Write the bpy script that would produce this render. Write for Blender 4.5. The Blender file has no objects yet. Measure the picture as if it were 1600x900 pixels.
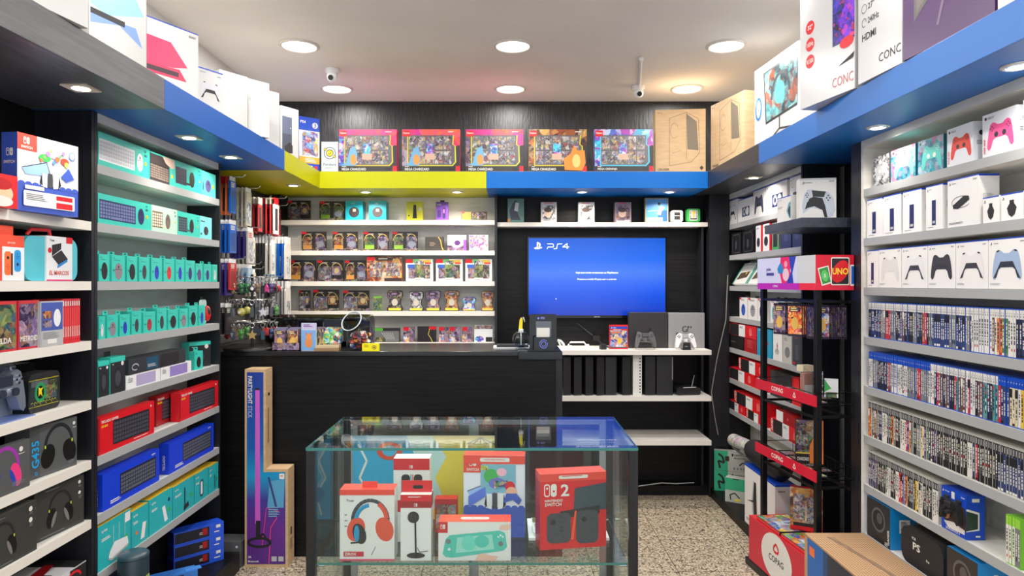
import bpy, math, random
from mathutils import Vector, Matrix
random.seed(7)
PI = math.pi
S = bpy.context.scene
COL = S.collection
# ------------------------------------------------------------------ camera, world, exposure
EYE = 1.52                      # lens height above the floor
F = 1067.0                      # focal length in pixels of the 1600x900 frame
CX, CY = 793.0, 443.0           # vanishing point of the straight-ahead direction
cam = bpy.data.cameras.new('camera'); camo = bpy.data.objects.new('camera', cam); COL.objects.link(camo)
camo.location = (0, 0, EYE); camo.rotation_euler = (PI/2, 0, 0)
cam.sensor_width = 36; cam.lens = 36*F/1600
cam.shift_x = (800-CX)/1600; cam.shift_y = -(450-CY)/1600
cam.clip_start = 0.02; S.camera = camo
S.view_settings.view_transform = 'Standard'; S.view_settings.look = 'None'
S.view_settings.exposure = 0.34; S.view_settings.gamma = 1; S.view_settings.use_curve_mapping = False
w = bpy.data.worlds.new('world'); S.world = w; w.use_nodes = True
w.node_tree.nodes['Background'].inputs[0].default_value = (0.86, 0.92, 1.0, 1)
w.node_tree.nodes['Background'].inputs[1].default_value = 1.2
LAMP_W = 6.8                    # each ceiling downlight
SPOT_W = 1.5                    # each small spotlight under the canopies

# ------------------------------------------------------------------ materials
def lin(c):
    return tuple(((v/255)/12.92 if v/255 <= .04045 else ((v/255+.055)/1.055)**2.4) for v in c)
_M = {}
def flat(c, rough=.45, metal=0., emit=0., alpha=None, coat=0., name=None):
    key = (c, rough, metal, emit, coat)
    if key in _M: return _M[key]
    m = bpy.data.materials.new(name or 'paint_%02x%02x%02x' % tuple(int(v) for v in c)); m.use_nodes = True
    b = m.node_tree.nodes['Principled BSDF']
    b.inputs['Base Color'].default_value = (*lin(c), 1)
    b.inputs['Roughness'].default_value = rough; b.inputs['Metallic'].default_value = metal
    b.inputs['Coat Weight'].default_value = coat
    if emit:
        b.inputs['Emission Color'].default_value = (*lin(c), 1); b.inputs['Emission Strength'].default_value = emit
    _M[key] = m; return m
def newmat(name, rough=.5):
    m = bpy.data.materials.new(name); m.use_nodes = True
    nt = m.node_tree; b = nt.nodes['Principled BSDF']; b.inputs['Roughness'].default_value = rough
    return m, nt, b
def N(nt, t, **kw):
    n = nt.nodes.new(t)
    for k, v in kw.items(): setattr(n, k, v)
    return n
def ramp(nt, stops, const=False):
    r = N(nt, 'ShaderNodeValToRGB'); cr = r.color_ramp
    if const: cr.interpolation = 'CONSTANT'
    while len(cr.elements) < len(stops): cr.elements.new(.5)
    for e, (p, c) in zip(cr.elements, stops): e.position = p; e.color = (*lin(c), 1)
    return r
def coords(nt, scale=(1, 1, 1), kind='Object', rnd=False):
    tc = N(nt, 'ShaderNodeTexCoord'); mp = N(nt, 'ShaderNodeMapping'); mp.inputs['Scale'].default_value = scale
    nt.links.new(tc.outputs[kind], mp.inputs['Vector'])
    if rnd:
        oi = N(nt, 'ShaderNodeObjectInfo'); mul = N(nt, 'ShaderNodeMath', operation='MULTIPLY'); mul.inputs[1].default_value = 37.
        nt.links.new(oi.outputs['Random'], mul.inputs[0]); add = N(nt, 'ShaderNodeVectorMath', operation='ADD')
        nt.links.new(mp.outputs[0], add.inputs[0]); nt.links.new(mul.outputs[0], add.inputs[1]); return add.outputs[0]
    return mp.outputs[0]
def grain(name, c1, c2, scale, rough=.4, bump=.1, coat=0.):
    m, nt, b = newmat(name, rough); co = coords(nt, scale)
    n = N(nt, 'ShaderNodeTexNoise'); n.inputs['Scale'].default_value = 1; n.inputs['Detail'].default_value = 6
    nt.links.new(co, n.inputs['Vector']); r = ramp(nt, [(.35, c1), (.65, c2)])
    nt.links.new(n.outputs['Fac'], r.inputs[0]); nt.links.new(r.outputs[0], b.inputs['Base Color'])
    if bump:
        bp = N(nt, 'ShaderNodeBump'); bp.inputs['Strength'].default_value = bump; bp.inputs['Distance'].default_value = .004
        nt.links.new(n.outputs['Fac'], bp.inputs['Height']); nt.links.new(bp.outputs[0], b.inputs['Normal'])
    b.inputs['Coat Weight'].default_value = coat
    return m
def art(name, pal, scale=40, rough=.3, warp=.02):
    """a busy printed picture: warped patches of the palette's colours, different on every object"""
    key = ('art', name)
    if key in _M: return _M[key]
    m, nt, b = newmat('printed_' + name, rough); co = coords(nt, (1, 1, 1), rnd=True)
    nz = N(nt, 'ShaderNodeTexNoise'); nz.inputs['Scale'].default_value = scale*.7; nz.inputs['Detail'].default_value = 3
    nt.links.new(co, nz.inputs['Vector'])
    sc = N(nt, 'ShaderNodeVectorMath', operation='MULTIPLY_ADD')
    sc.inputs[1].default_value = (warp*80/scale,)*3
    nt.links.new(nz.outputs['Color'], sc.inputs[0]); nt.links.new(co, sc.inputs[2])
    v = N(nt, 'ShaderNodeTexVoronoi'); v.inputs['Scale'].default_value = scale
    nt.links.new(sc.outputs[0], v.inputs['Vector'])
    sp = N(nt, 'ShaderNodeSeparateColor'); nt.links.new(v.outputs['Color'], sp.inputs[0])
    k = len(pal); r = ramp(nt, [(i/k, c) for i, c in enumerate(pal)], True)
    nt.links.new(sp.outputs[0], r.inputs[0])
    v2 = N(nt, 'ShaderNodeTexVoronoi'); v2.inputs['Scale'].default_value = scale*2.7
    nt.links.new(sc.outputs[0], v2.inputs['Vector'])
    sp2 = N(nt, 'ShaderNodeSeparateColor'); nt.links.new(v2.outputs['Color'], sp2.inputs[0])
    r2 = ramp(nt, [(i/k, c) for i, c in enumerate(pal[::-1])], True); nt.links.new(sp2.outputs[1], r2.inputs[0])
    mx = N(nt, 'ShaderNodeMix', data_type='RGBA'); mx.inputs[0].default_value = .42
    nt.links.new(r.outputs[0], mx.inputs[6]); nt.links.new(r2.outputs[0], mx.inputs[7])
    nt.links.new(mx.outputs[2], b.inputs['Base Color']); _M[key] = m; return m
def glass(name, tint=(240, 250, 248), f0=.04):
    if name in _M: return _M[name]
    m = bpy.data.materials.new(name); m.use_nodes = True; nt = m.node_tree; nt.nodes.clear()
    o = N(nt, 'ShaderNodeOutputMaterial'); t = N(nt, 'ShaderNodeBsdfTransparent'); g = N(nt, 'ShaderNodeBsdfGlossy')
    t.inputs[0].default_value = (*lin(tint), 1); g.inputs['Roughness'].default_value = .01
    fr = N(nt, 'ShaderNodeFresnel'); ge = N(nt, 'ShaderNodeNewGeometry'); mr = N(nt, 'ShaderNodeMapRange')
    mr.inputs[3].default_value = 1.45; mr.inputs[4].default_value = 1/1.45; nt.links.new(ge.outputs['Backfacing'], mr.inputs[0]); nt.links.new(mr.outputs[0], fr.inputs[0]); mx = N(nt, 'ShaderNodeMixShader')
    nt.links.new(fr.outputs[0], mx.inputs[0]); nt.links.new(t.outputs[0], mx.inputs[1]); nt.links.new(g.outputs[0], mx.inputs[2])
    nt.links.new(mx.outputs[0], o.inputs[0]); _M[name] = m; return m
WHITE = flat((238, 236, 232), .4); OFFW = flat((226, 224, 218), .45); BLACK = flat((14, 14, 16), .4); INK = flat((30, 30, 34), .5)
DARK = flat((38, 39, 43), .45); GREY = flat((120, 122, 126), .45); LGREY = flat((180, 182, 184), .45); RED = flat((214, 22, 34), .4)
DRED = flat((160, 18, 28), .4); BLUE = flat((18, 62, 186), .4); NAVY = flat((30, 40, 96), .4); PSB = flat((12, 70, 190), .4)
TEAL = flat((56, 198, 182), .4); CYAN = flat((40, 178, 208), .4); YELL = flat((236, 214, 30), .4); ORNG = flat((240, 112, 50), .4)
GREEN = flat((60, 176, 84), .4); PINK = flat((232, 60, 130), .4); PURP = flat((104, 58, 150), .4); SILV = flat((176, 178, 186), .3, .3)
CHROME = flat((205, 208, 212), .18, 1.); STEEL = flat((150, 153, 158), .35, .9); KRAFT = None
PLAST = glass('clear_plastic', (244, 247, 250)); GLASS = glass('clear_glass', (250, 254, 253))
GEDGE = flat((52, 124, 116), .15, name='green_glass_edge')
WOODK = grain('black_woodgrain_laminate', (11, 11, 12), (23, 23, 25), (3, 90, 90), .42, .15)
WOODK.node_tree.nodes['Principled BSDF'].inputs['Specular IOR Level'].default_value = .22
WOODKV = grain('black_laminate_upright', (18, 19, 25), (29, 30, 38), (60, 60, 3), .42, .1)
WOODG = grain('charcoal_laminate', (66, 68, 72), (86, 88, 92), (60, 4, 60), .38, .08)
LAMW = grain('white_laminate', (222, 220, 214), (232, 230, 225), (6, 6, 40), .42, .03)
LAMG = grain('pale_grey_laminate', (205, 208, 206), (218, 220, 218), (6, 6, 40), .45, .03)
LIPG = flat((168, 170, 172), .35, name='grey_shelf_edge'); LIPW = flat((226, 222, 214), .4, name='white_shelf_edge')
CANB = flat((0, 92, 182), .4, name='blue_laminate'); CANY = flat((196, 196, 0), .38, name='lime_yellow_laminate')
CANM, CANR = flat((0, 104, 192), .42, name='azure_laminate'), flat((16, 108, 194), .42, name='right_blue_laminate')
for _c in (CANB, CANY, CANM, CANR): _c.node_tree.nodes['Principled BSDF'].inputs['Specular IOR Level'].default_value = .25
CANR.node_tree.nodes['Principled BSDF'].inputs['Specular IOR Level'].default_value = .6
KRAFT = grain('kraft_cardboard', (196, 164, 124), (206, 176, 138), (12, 12, 60), .7, .05)
ARTS = {
 'cards': [(150, 70, 66), (196, 170, 110), (60, 58, 76), (160, 150, 158), (96, 116, 146), (206, 202, 198), (112, 84, 124), (90, 116, 96), (38, 34, 40), (120, 106, 100)],
 'darkcards': [(30, 26, 30), (60, 44, 60), (150, 110, 60), (30, 26, 30), (120, 90, 150), (190, 170, 150), (36, 30, 30), (90, 120, 80)],
 'fire': [(196, 112, 52), (214, 170, 90), (100, 46, 36), (54, 40, 38), (170, 82, 50), (206, 186, 156), (120, 96, 84)],
 'flame': [(236, 90, 30), (250, 150, 50), (210, 40, 50), (250, 220, 120), (60, 30, 60), (240, 120, 140)],
 'ocean': [(30, 140, 220), (70, 210, 230), (110, 60, 180), (20, 60, 140), (200, 60, 170), (220, 240, 250)],
 'magenta': [(236, 50, 120), (220, 40, 90), (190, 40, 150), (240, 110, 60), (230, 60, 150)],
 'jungle': [(66, 112, 68), (118, 146, 78), (38, 58, 46), (170, 158, 96), (62, 92, 108), (130, 92, 70), (44, 40, 42)],
 'violet': [(84, 66, 112), (132, 108, 156), (56, 44, 70), (176, 150, 180), (170, 120, 84), (40, 36, 48), (150, 140, 146)],
 'bluegame': [(40, 70, 180), (120, 170, 230), (240, 200, 90), (30, 40, 100), (230, 235, 245), (200, 90, 60)],
 'teallandscape': [(60, 150, 160), (110, 190, 195), (40, 80, 90), (170, 90, 60), (30, 50, 70), (150, 210, 210)],
 'neon': [(40, 20, 90), (90, 40, 190), (230, 60, 110), (30, 60, 200), (20, 14, 50), (130, 50, 220)],
 'party': [(90, 50, 160), (40, 120, 200), (170, 50, 150), (50, 30, 90), (60, 160, 210)],
 'blackwhite': [(230, 230, 230), (30, 30, 34), (120, 120, 125), (60, 60, 64), (200, 200, 205)],
 'aqua': [(50, 160, 170), (210, 70, 130), (110, 176, 190), (40, 90, 120), (170, 190, 200), (70, 130, 160)],
 'candy': [(60, 190, 210), (240, 220, 90), (90, 60, 140), (240, 130, 60), (90, 200, 90), (30, 50, 90), (235, 240, 240)],
 'badges': [(110, 40, 50), (220, 150, 60), (60, 40, 70), (180, 60, 50), (90, 80, 110), (200, 190, 180), (40, 30, 40)],
 'bag': [(170, 175, 185), (210, 214, 220), (120, 124, 134), (90, 92, 100), (225, 228, 232)],
 'stones': [(214, 200, 170), (196, 180, 150), (226, 216, 190)]}
def A(n, scale=40): return art('%s_%d' % (n, scale), ARTS[n], scale)

# ------------------------------------------------------------------ mesh builder
_TX = {}
def text_geo(s, bold):
    k = (s, bold)
    if k not in _TX:
        cu = bpy.data.curves.new('t', 'FONT'); cu.body = s; cu.size = 1; cu.offset = .022 if bold else 0.; cu.resolution_u = 2
        o = bpy.data.objects.new('t', cu); COL.objects.link(o)
        dg = bpy.context.evaluated_depsgraph_get(); me = o.evaluated_get(dg).to_mesh()
        vs = [(v.co.x, v.co.y) for v in me.vertices]; fs = [tuple(p.vertices) for p in me.polygons]
        o.evaluated_get(dg).to_mesh_clear(); bpy.data.objects.remove(o); bpy.data.curves.remove(cu)
        x0 = min(v[0] for v in vs); x1 = max(v[0] for v in vs); y0 = min(v[1] for v in vs); y1 = max(v[1] for v in vs)
        _TX[k] = ([((x-x0)/(x1-x0), (y-y0)/(y1-y0)) for x, y in vs], fs, (x1-x0)/(y1-y0))
    return _TX[k]
class MB:
    def __init__(s):
        s.V = []; s.F = []; s.M = []; s.SM = []; s.mats = []
        s.o = Vector((0, 0, 0)); s.u = Vector((1, 0, 0)); s.v = Vector((0, 0, 1)); s.n = Vector((0, -1, 0)); s.W = s.H = 1.; s.lay = 0
    def mi(s, m):
        if m not in s.mats: s.mats.append(m)
        return s.mats.index(m)
    def add(s, vs, fs, m, sm=False):
        b = len(s.V); s.V += [tuple(v) for v in vs]; i = s.mi(m)
        for f in fs: s.F.append(tuple(b+k for k in f)); s.M.append(i); s.SM.append(sm)
    def box(s, x0, x1, y0, y1, z0, z1, m):
        s.add([(x0, y0, z0), (x1, y0, z0), (x1, y1, z0), (x0, y1, z0), (x0, y0, z1), (x1, y0, z1), (x1, y1, z1), (x0, y1, z1)],
              [(0, 3, 2, 1), (4, 5, 6, 7), (0, 1, 5, 4), (1, 2, 6, 5), (2, 3, 7, 6), (3, 0, 4, 7)], m)
        return s
    # ---- a drawing frame on a face; all drawing is in 0..1 of that face
    def face(s, o, u, v, W, H):
        s.o = Vector(o); s.u = Vector(u); s.v = Vector(v); s.n = s.u.cross(s.v); s.W = W; s.H = H; s.lay = 0; return s
    def P(s, x, y, k=None):
        k = s.lay if k is None else k
        return s.o + s.u*(x*s.W) + s.v*(y*s.H) + s.n*(.0003+.00009*k)
    def poly(s, pts, m):
        s.add([s.P(x, y) for x, y in pts], [tuple(range(len(pts)))], m); s.lay += 1; return s
    def R(s, a, b, c, d, m): return s.poly([(a, b), (c, b), (c, d), (a, d)], m)
    def E(s, cx, cy, rx, ry, m, n=20, rot=0.):
        ca, sa = math.cos(rot), math.sin(rot); k = s.W/s.H
        pts = []
        for i in range(n):
            t = 2*PI*i/n; x = rx*math.cos(t)*s.W; y = ry*math.sin(t)*s.H
            pts.append((cx+(x*ca-y*sa)/s.W, cy+(x*sa+y*ca)/s.H))
        return s.poly(pts, m)
    def C(s, cx, cy, r, m, n=20): return s.E(cx, cy, r, r*s.W/s.H, m, n)      # round circle, r in widths
    def RR(s, a, b, c, d, r, m, n=5):
        ry = r*s.W/s.H; pts = []
        for (px, py, t0) in ((c-r, d-ry, 0), (a+r, d-ry, 90), (a+r, b+ry, 180), (c-r, b+ry, 270)):
            for i in range(n+1):
                t = math.radians(t0+90*i/n); pts.append((px+r*math.cos(t), py+ry*math.sin(t)))
        return s.poly(pts, m)
    def line(s, pts, wd, m):
        """a drawn stroke, width wd in face widths"""
        for (a, b), (c, d) in zip(pts, pts[1:]):
            dx, dy = (c-a)*s.W, (d-b)*s.H; L = math.hypot(dx, dy) or 1; nx, ny = -dy/L*wd*s.W/2, dx/L*wd*s.W/2
            s.add([s.P(a+nx/s.W, b+ny/s.H), s.P(a-nx/s.W, b-ny/s.H), s.P(c-nx/s.W, d-ny/s.H), s.P(c+nx/s.W, d+ny/s.H)], [(0, 1, 2, 3)], m)
        s.lay += 1; return s
    def arc(s, cx, cy, rx, ry, a0, a1, wd, m, n=16):
        return s.line([(cx+rx*math.cos(math.radians(a0+(a1-a0)*i/n)), cy+ry*math.sin(math.radians(a0+(a1-a0)*i/n))) for i in range(n+1)], wd, m)
    def T(s, txt, x, y, h, m, bold=True, al='l', maxw=None, vert=False, sx=1.):
        vs, fs, asp = text_geo(txt, bold); hh = h*s.H; ww = hh*asp*sx
        if vert:
            hh = h*s.W; ww = hh*asp*sx
            ww = min(ww, (maxw or .86)*s.H)
            s.add([s.P(x - b*hh/s.W, y + a*ww/s.H) for a, b in vs], fs, m)
        else:
            if maxw and ww > maxw*s.W: ww = maxw*s.W
            x0 = x if al == 'l' else (x-ww/s.W/2 if al == 'c' else x-ww/s.W)
            s.add([s.P(x0+a*ww/s.W, y+b*hh/s.H) for a, b in vs], fs, m)
        s.lay += 1; return s
    def bars(s, x, y, w, h, n, m, rnd=random):
        """lines of print too small to read"""
        for i in range(n):
            yy = y - i*h*1.9; s.add([s.P(x, yy), s.P(x+w*rnd.uniform(.6, 1), yy), s.P(x+w*rnd.uniform(.6, 1), yy+h), s.P(x, yy+h)], [(0, 1, 2, 3)], m)
        s.lay += 1; return s
    # ---- solids
    def ring(s, c, ax, r, n=12, ref=None):
        ax = Vector(ax).normalized(); t = Vector(ref) if ref else (Vector((0, 0, 1)) if abs(ax.z) < .9 else Vector((1, 0, 0)))
        a = ax.cross(t).normalized(); b = ax.cross(a)
        return [Vector(c)+a*(r*math.cos(2*PI*i/n))+b*(r*math.sin(2*PI*i/n)) for i in range(n)]
    def tube(s, pts, r, m, n=8, caps=True):
        pts = [Vector(p) for p in pts]; vs = []; fs = []
        for i, p in enumerate(pts):
            d = (pts[min(i+1, len(pts)-1)]-pts[max(i-1, 0)]); rr = r[i] if isinstance(r, (list, tuple)) else r
            vs += s.ring(p, d, rr, n)
        for i in range(len(pts)-1):
            for k in range(n): fs.append((i*n+k, i*n+(k+1) % n, (i+1)*n+(k+1) % n, (i+1)*n+k))
        s.add(vs, fs, m, True)
        if caps: s.add(vs[:n], [tuple(range(n))[::-1]], m); s.add(vs[-n:], [tuple(range(n))], m)
        return s
    def loop(s, c, ax, R_, r, m, n=16, k=6):
        ps = s.ring(c, ax, R_, n); ps += [ps[0], ps[1]]; return s.tube(ps, r, m, k, False)
    def lathe(s, prof, c, m, n=20):
        vs = []; fs = []
        for r, z in prof:
            for i in range(n): vs.append((c[0]+r*math.cos(2*PI*i/n), c[1]+r*math.sin(2*PI*i/n), c[2]+z))
        for j in range(len(prof)-1):
            for i in range(n): fs.append((j*n+i, j*n+(i+1) % n, (j+1)*n+(i+1) % n, (j+1)*n+i))
        s.add(vs, fs, m, True); return s
    def prism(s, pts, y0, y1, m, axis='y', sm=False):
        """polygon pts in x,z extruded along y (or x,y along z / y,z along x)"""
        f = {'y': lambda a, b, t: (a, t, b), 'z': lambda a, b, t: (a, b, t), 'x': lambda a, b, t: (t, a, b)}[axis]
        n = len(pts); vs = [f(a, b, y0) for a, b in pts]+[f(a, b, y1) for a, b in pts]
        s.add(vs, [(i, (i+1) % n, n+(i+1) % n, n+i) for i in range(n)], m, sm)
        s.add(vs, [tuple(range(n))[::-1], tuple(range(n, 2*n))], m); return s
    def ball(s, c, r, m, n=12, k=8, sc=(1, 1, 1)):
        prof = [(r*math.sin(PI*j/k)+1e-5, -r*math.cos(PI*j/k)) for j in range(k+1)]
        vs = []; fs = []
        for rr, z in prof:
            for i in range(n): vs.append((c[0]+rr*math.cos(2*PI*i/n)*sc[0], c[1]+rr*math.sin(2*PI*i/n)*sc[1], c[2]+z*sc[2]))
        for j in range(k):
            for i in range(n): fs.append((j*n+i, j*n+(i+1) % n, (j+1)*n+(i+1) % n, (j+1)*n+i))
        s.add(vs, fs, m, True); return s
    def mesh(s, name):
        me = bpy.data.meshes.new(name); me.from_pydata(s.V, [], s.F)
        for m in s.mats: me.materials.append(m)
        me.polygons.foreach_set('material_index', s.M); me.polygons.foreach_set('use_smooth', s.SM); me.update(); return me
    def build(s, name, parent=None, loc=(0, 0, 0), rz=0., bevel=0.):
        o = bpy.data.objects.new(name, s.mesh(name)); COL.objects.link(o); o.location = loc; o.rotation_euler = (0, 0, rz)
        if parent: o.parent = parent
        if bevel:
            b = o.modifiers.new('bevel', 'BEVEL'); b.width = bevel; b.segments = 2; b.limit_method = 'ANGLE'; b.angle_limit = math.radians(40)
        return o
def rounded(w, h, r, cx=0, cz=0, n=5):
    pts = []
    for (px, py, t0) in ((w/2-r, h/2-r, 0), (-w/2+r, h/2-r, 90), (-w/2+r, -h/2+r, 180), (w/2-r, -h/2+r, 270)):
        for i in range(n+1):
            t = math.radians(t0+90*i/n); pts.append((cx+px+r*math.cos(t), cz+py+r*math.sin(t)))
    return pts
def tag(o, label=None, cat=None, group=None, kind=None):
    if label: o['label'] = label
    if cat: o['category'] = cat
    if group: o['group'] = group
    if kind: o['kind'] = kind
    return o
def empty(name, loc, rz=0.):
    o = bpy.data.objects.new(name, None); COL.objects.link(o); o.location = loc; o.rotation_euler = (0, 0, rz); o.empty_display_size = .05
    return o
def copy_thing(o, loc, rz, label, group=None):
    c = o.copy(); COL.objects.link(c); c.location = loc; c.rotation_euler = (0, 0, rz); c['label'] = label
    if group: c['group'] = group
    for ch in list(o.children):
        d = ch.copy(); COL.objects.link(d); d.parent = c
        for g in list(ch.children):
            e = g.copy(); COL.objects.link(e); e.parent = d
    return c
def span(a, b):
    """a thing's front face runs from floor point a (its left, seen from the front) to b: place, turn and width"""
    return ((a[0]+b[0])/2, (a[1]+b[1])/2), math.atan2(b[1]-a[1], b[0]-a[0]), math.hypot(b[0]-a[0], b[1]-a[1])
def pbox(name, label, cat, a, b, z, h, d, body, front=None, left=None, right=None, top=None, group=None, gap=.0015, parts=None, w=None, bev=.0):
    """a printed carton standing on height z; front/left/right/top draw on its faces"""
    (x, y), rz, W = span(a, b); W = (w or W)-gap
    m = MB(); m.box(-W/2, W/2, 0, d, 0, h, body)
    if front: front(m.face((-W/2, 0, 0), (1, 0, 0), (0, 0, 1), W, h))
    if left: left(m.face((-W/2, d, 0), (0, -1, 0), (0, 0, 1), d, h))
    if right: right(m.face((W/2, 0, 0), (0, 1, 0), (0, 0, 1), d, h))
    if top: top(m.face((-W/2, 0, h), (1, 0, 0), (0, 1, 0), W, d))
    o = m.build(name, None, (x, y, z+.0008), rz); tag(o, label, cat, group)
    if parts: parts(o, W, h, d)
    return o
XL, XR = -1.52, 1.58            # front planes of the left and right shelving
def YL(x, X=-1.525): return X*F/(x-CX)
def YR(x, X=1.585): return X*F/(x-CX)
def onL(x0, x1, X=-1.525): return (X, YL(x0, X)), (X, YL(x1, X))
def onR(x0, x1, X=1.585): return (X, YR(x0, X)), (X, YR(x1, X))
def onB(x0, x1, Y=4.9): return ((x0-CX)/F*Y, Y), ((x1-CX)/F*Y, Y)
def Zp(y, Y): return EYE+(CY-y)/F*Y
# ------------------------------------------------------------------ the room
CEIL = 2.88; YB = 5.10; YF = -1.6; WL, WR = -1.75, 1.82
def struct(name, mb, bevel=0.):
    o = mb.build(name, bevel=bevel); o['kind'] = 'structure'; return o
def floor_mat():
    m, nt, b = newmat('polished_granite', .3); co = coords(nt, (1, 1, 1))
    v = N(nt, 'ShaderNodeTexVoronoi'); v.inputs['Scale'].default_value = 120; nt.links.new(co, v.inputs['Vector'])
    sp = N(nt, 'ShaderNodeSeparateColor'); nt.links.new(v.outputs['Color'], sp.inputs[0])
    r = ramp(nt, [(0, (64, 58, 52)), (.12, (180, 166, 144)), (.38, (150, 138, 120)), (.56, (200, 188, 168)), (.76, (120, 110, 98)), (.87, (172, 158, 138))], True)
    nt.links.new(sp.outputs[0], r.inputs[0])
    br = N(nt, 'ShaderNodeTexBrick'); br.inputs['Scale'].default_value = 1; br.offset = 0
    br.inputs['Brick Width'].default_value = .45; br.inputs['Row Height'].default_value = .45; br.inputs['Mortar Size'].default_value = .002
    br.inputs['Color1'].default_value = br.inputs['Color2'].default_value = (1, 1, 1, 1); br.inputs['Mortar'].default_value = (.18, .17, .15, 1)
    nt.links.new(co, br.inputs['Vector'])
    mx = N(nt, 'ShaderNodeMix', data_type='RGBA', blend_type='MULTIPLY'); mx.inputs[0].default_value = 1
    nt.links.new(r.outputs[0], mx.inputs[6]); nt.links.new(br.outputs['Color'], mx.inputs[7]); nt.links.new(mx.outputs[2], b.inputs['Base Color'])
    return m
struct('floor', MB().box(WL, WR, YF, YB, -.1, 0, floor_mat()))
struct('ceiling', MB().box(WL, WR, YF, YB, CEIL, CEIL+.1, grain('ceiling_plaster', (226, 220, 214), (231, 225, 219), (3, 3, 3), .8, 0)))
wallw = grain('white_plaster', (206, 204, 200), (214, 212, 208), (3, 3, 3), .8, 0)
struct('wall_left', MB().box(WL-.1, WL, YF, YB+.1, 0, CEIL, wallw))
struct('wall_right', MB().box(WR, WR+.1, YF, YB+.1, 0, CEIL, wallw))
struct('wall_back', MB().box(WL, WR, YB, YB+.1, 0, CEIL, grain('black_textured_wallpaper', (15, 16, 18), (42, 43, 46), (70, 70, 12), .42, .6)))

# ------------------------------------------------------------------ ceiling downlights
LAMPS = [(-1.19, 3.9, 'front row left'), (.03, 3.9, 'front row middle'), (1.25, 3.9, 'front row right'),
         (-1.19, 4.76, 'left one nearest the black wall'), (.02, 4.76, 'middle one nearest the black wall'), (1.25, 4.76, 'right one above the cardboard cartons')]
for yy, nm in ((3.04, 'third'), (2.18, 'fourth'), (1.32, 'fifth'), (.46, 'sixth')):
    for xx, sd in ((-1.19, 'left'), (.03, 'middle'), (1.25, 'right')): LAMPS.append((xx, yy, '%s row from the back %s' % (nm, sd)))
emitm = flat((255, 252, 246), .5, emit=9., name='lamp_diffuser')
me_ring = MB().lathe([(.112, 0), (.112, -.006), (.098, -.012), (.092, -.004), (.092, 0)], (0, 0, 0), flat((222, 214, 206), .3), 32).mesh('trim_ring')
me_dif = MB().lathe([(.0001, -.004), (.092, -.004)], (0, 0, 0), emitm, 32).mesh('diffuser')
ldat = bpy.data.lights.new('downlight', 'AREA'); ldat.shape = 'DISK'; ldat.size = .18; ldat.energy = LAMP_W; ldat.color = (1, .965, .92)
ldat2 = ldat.copy(); ldat2.energy = LAMP_W*.8
for i, (x, y, nm) in enumerate(LAMPS):
    e = empty('ceiling_downlight', (x, y, CEIL-.0005)); tag(e, 'round recessed ceiling light, ' + nm, 'ceiling light', 'recessed ceiling lights')
    for nme, me in (('trim_ring', me_ring), ('diffuser', me_dif)):
        o = bpy.data.objects.new(nme, me); COL.objects.link(o); o.parent = e
    L = bpy.data.objects.new('lamp', ldat); COL.objects.link(L); L.parent = e; L.location = (0, 0, -.014)

# ------------------------------------------------------------------ canopies over the shelving
CZ0, CZ1, XFL, XFR, YFB = 2.155, 2.268, -1.25, 1.336, 4.55
def thingbox(name, label, cat, mb, bevel=0., group=None):
    o = mb.build(name, bevel=bevel); tag(o, label, cat, group); return o
g = .001
thingbox('shelf_canopy', 'charcoal overhead canopy board on the near left side', 'canopy', MB().box(WL+g, XFL, .9, 2.49-g, CZ0, CZ1-.002, WOODG), .001)
thingbox('shelf_canopy', 'blue overhead canopy board above the left teal boxes', 'canopy', MB().box(WL+g, XFL, 2.49, 3.83-g, CZ0, CZ1-.002, CANB), .001)
m = MB().prism([(WL+g, 3.83), (XFL, 3.83), (XFL, YFB), (-.14-g, YFB), (-.14-g, YB-g), (WL+g, YB-g)], CZ0, CZ1-.002, CANY, 'z')
thingbox('shelf_canopy', 'lime yellow canopy board turning the back left corner', 'canopy', m, .001)
thingbox('shelf_canopy', 'blue overhead canopy board above the television', 'canopy', MB().box(-.14, XFR-g, YFB, YB-g, CZ0, CZ1-.002, CANM), .001)
thingbox('shelf_canopy', 'dark charcoal canopy board under the plain cardboard cartons', 'canopy', MB().box(XFR, WR-g, 3.63+g, YB-g, CZ0, CZ1-.002, grain('black_laminate_canopy', (40, 41, 45), (56, 57, 62), (60, 4, 60), .38, .08)), .001)
thingbox('shelf_canopy', 'blue overhead canopy board above the right hand game shelves', 'canopy', MB().box(XFR, WR-g, .9, 3.63, CZ0, CZ1-.002, CANR), .001)
tb = grain('grey_bounce_cover', (150, 146, 140), (162, 158, 152), (20, 20, 3), .7, .02)
for cn_, poly in zip([o for o in bpy.data.objects if o.name.startswith('shelf_canopy')], None or [
    [(WL+g, .9), (XFL-.003, .9), (XFL-.003, 2.49-g), (WL+g, 2.49-g)], [(WL+g, 2.49), (XFL-.003, 2.49), (XFL-.003, 3.83-g), (WL+g, 3.83-g)],
    [(WL+g, 3.83), (XFL-.003, 3.83), (XFL-.003, YFB+.003), (-.14-g, YFB+.003), (-.14-g, YB-g), (WL+g, YB-g)], [(-.14, YFB+.003), (XFR-g, YFB+.003), (XFR-g, YB-g), (-.14, YB-g)],
    [(XFR+.003, 3.63+g), (WR-g, 3.63+g), (WR-g, YB-g), (XFR+.003, YB-g)], [(XFR+.003, .9), (WR-g, .9), (WR-g, 3.63), (XFR+.003, 3.63)]]):
    MB().prism(poly, CZ1-.0018, CZ1, tb, 'z').build('top_board', cn_)  # unseen grey cover added so canopy colour does not bounce onto the ceiling
sdat = bpy.data.lights.new('spot', 'AREA'); sdat.shape = 'DISK'; sdat.size = .05; sdat.energy = SPOT_W; sdat.color = (1, .93, .82); sdat.spread = math.radians(150); sdat_b = sdat.copy(); sdat_b.energy = SPOT_W*2.6; sdat_b.color = (1, .88, .74)
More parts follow.
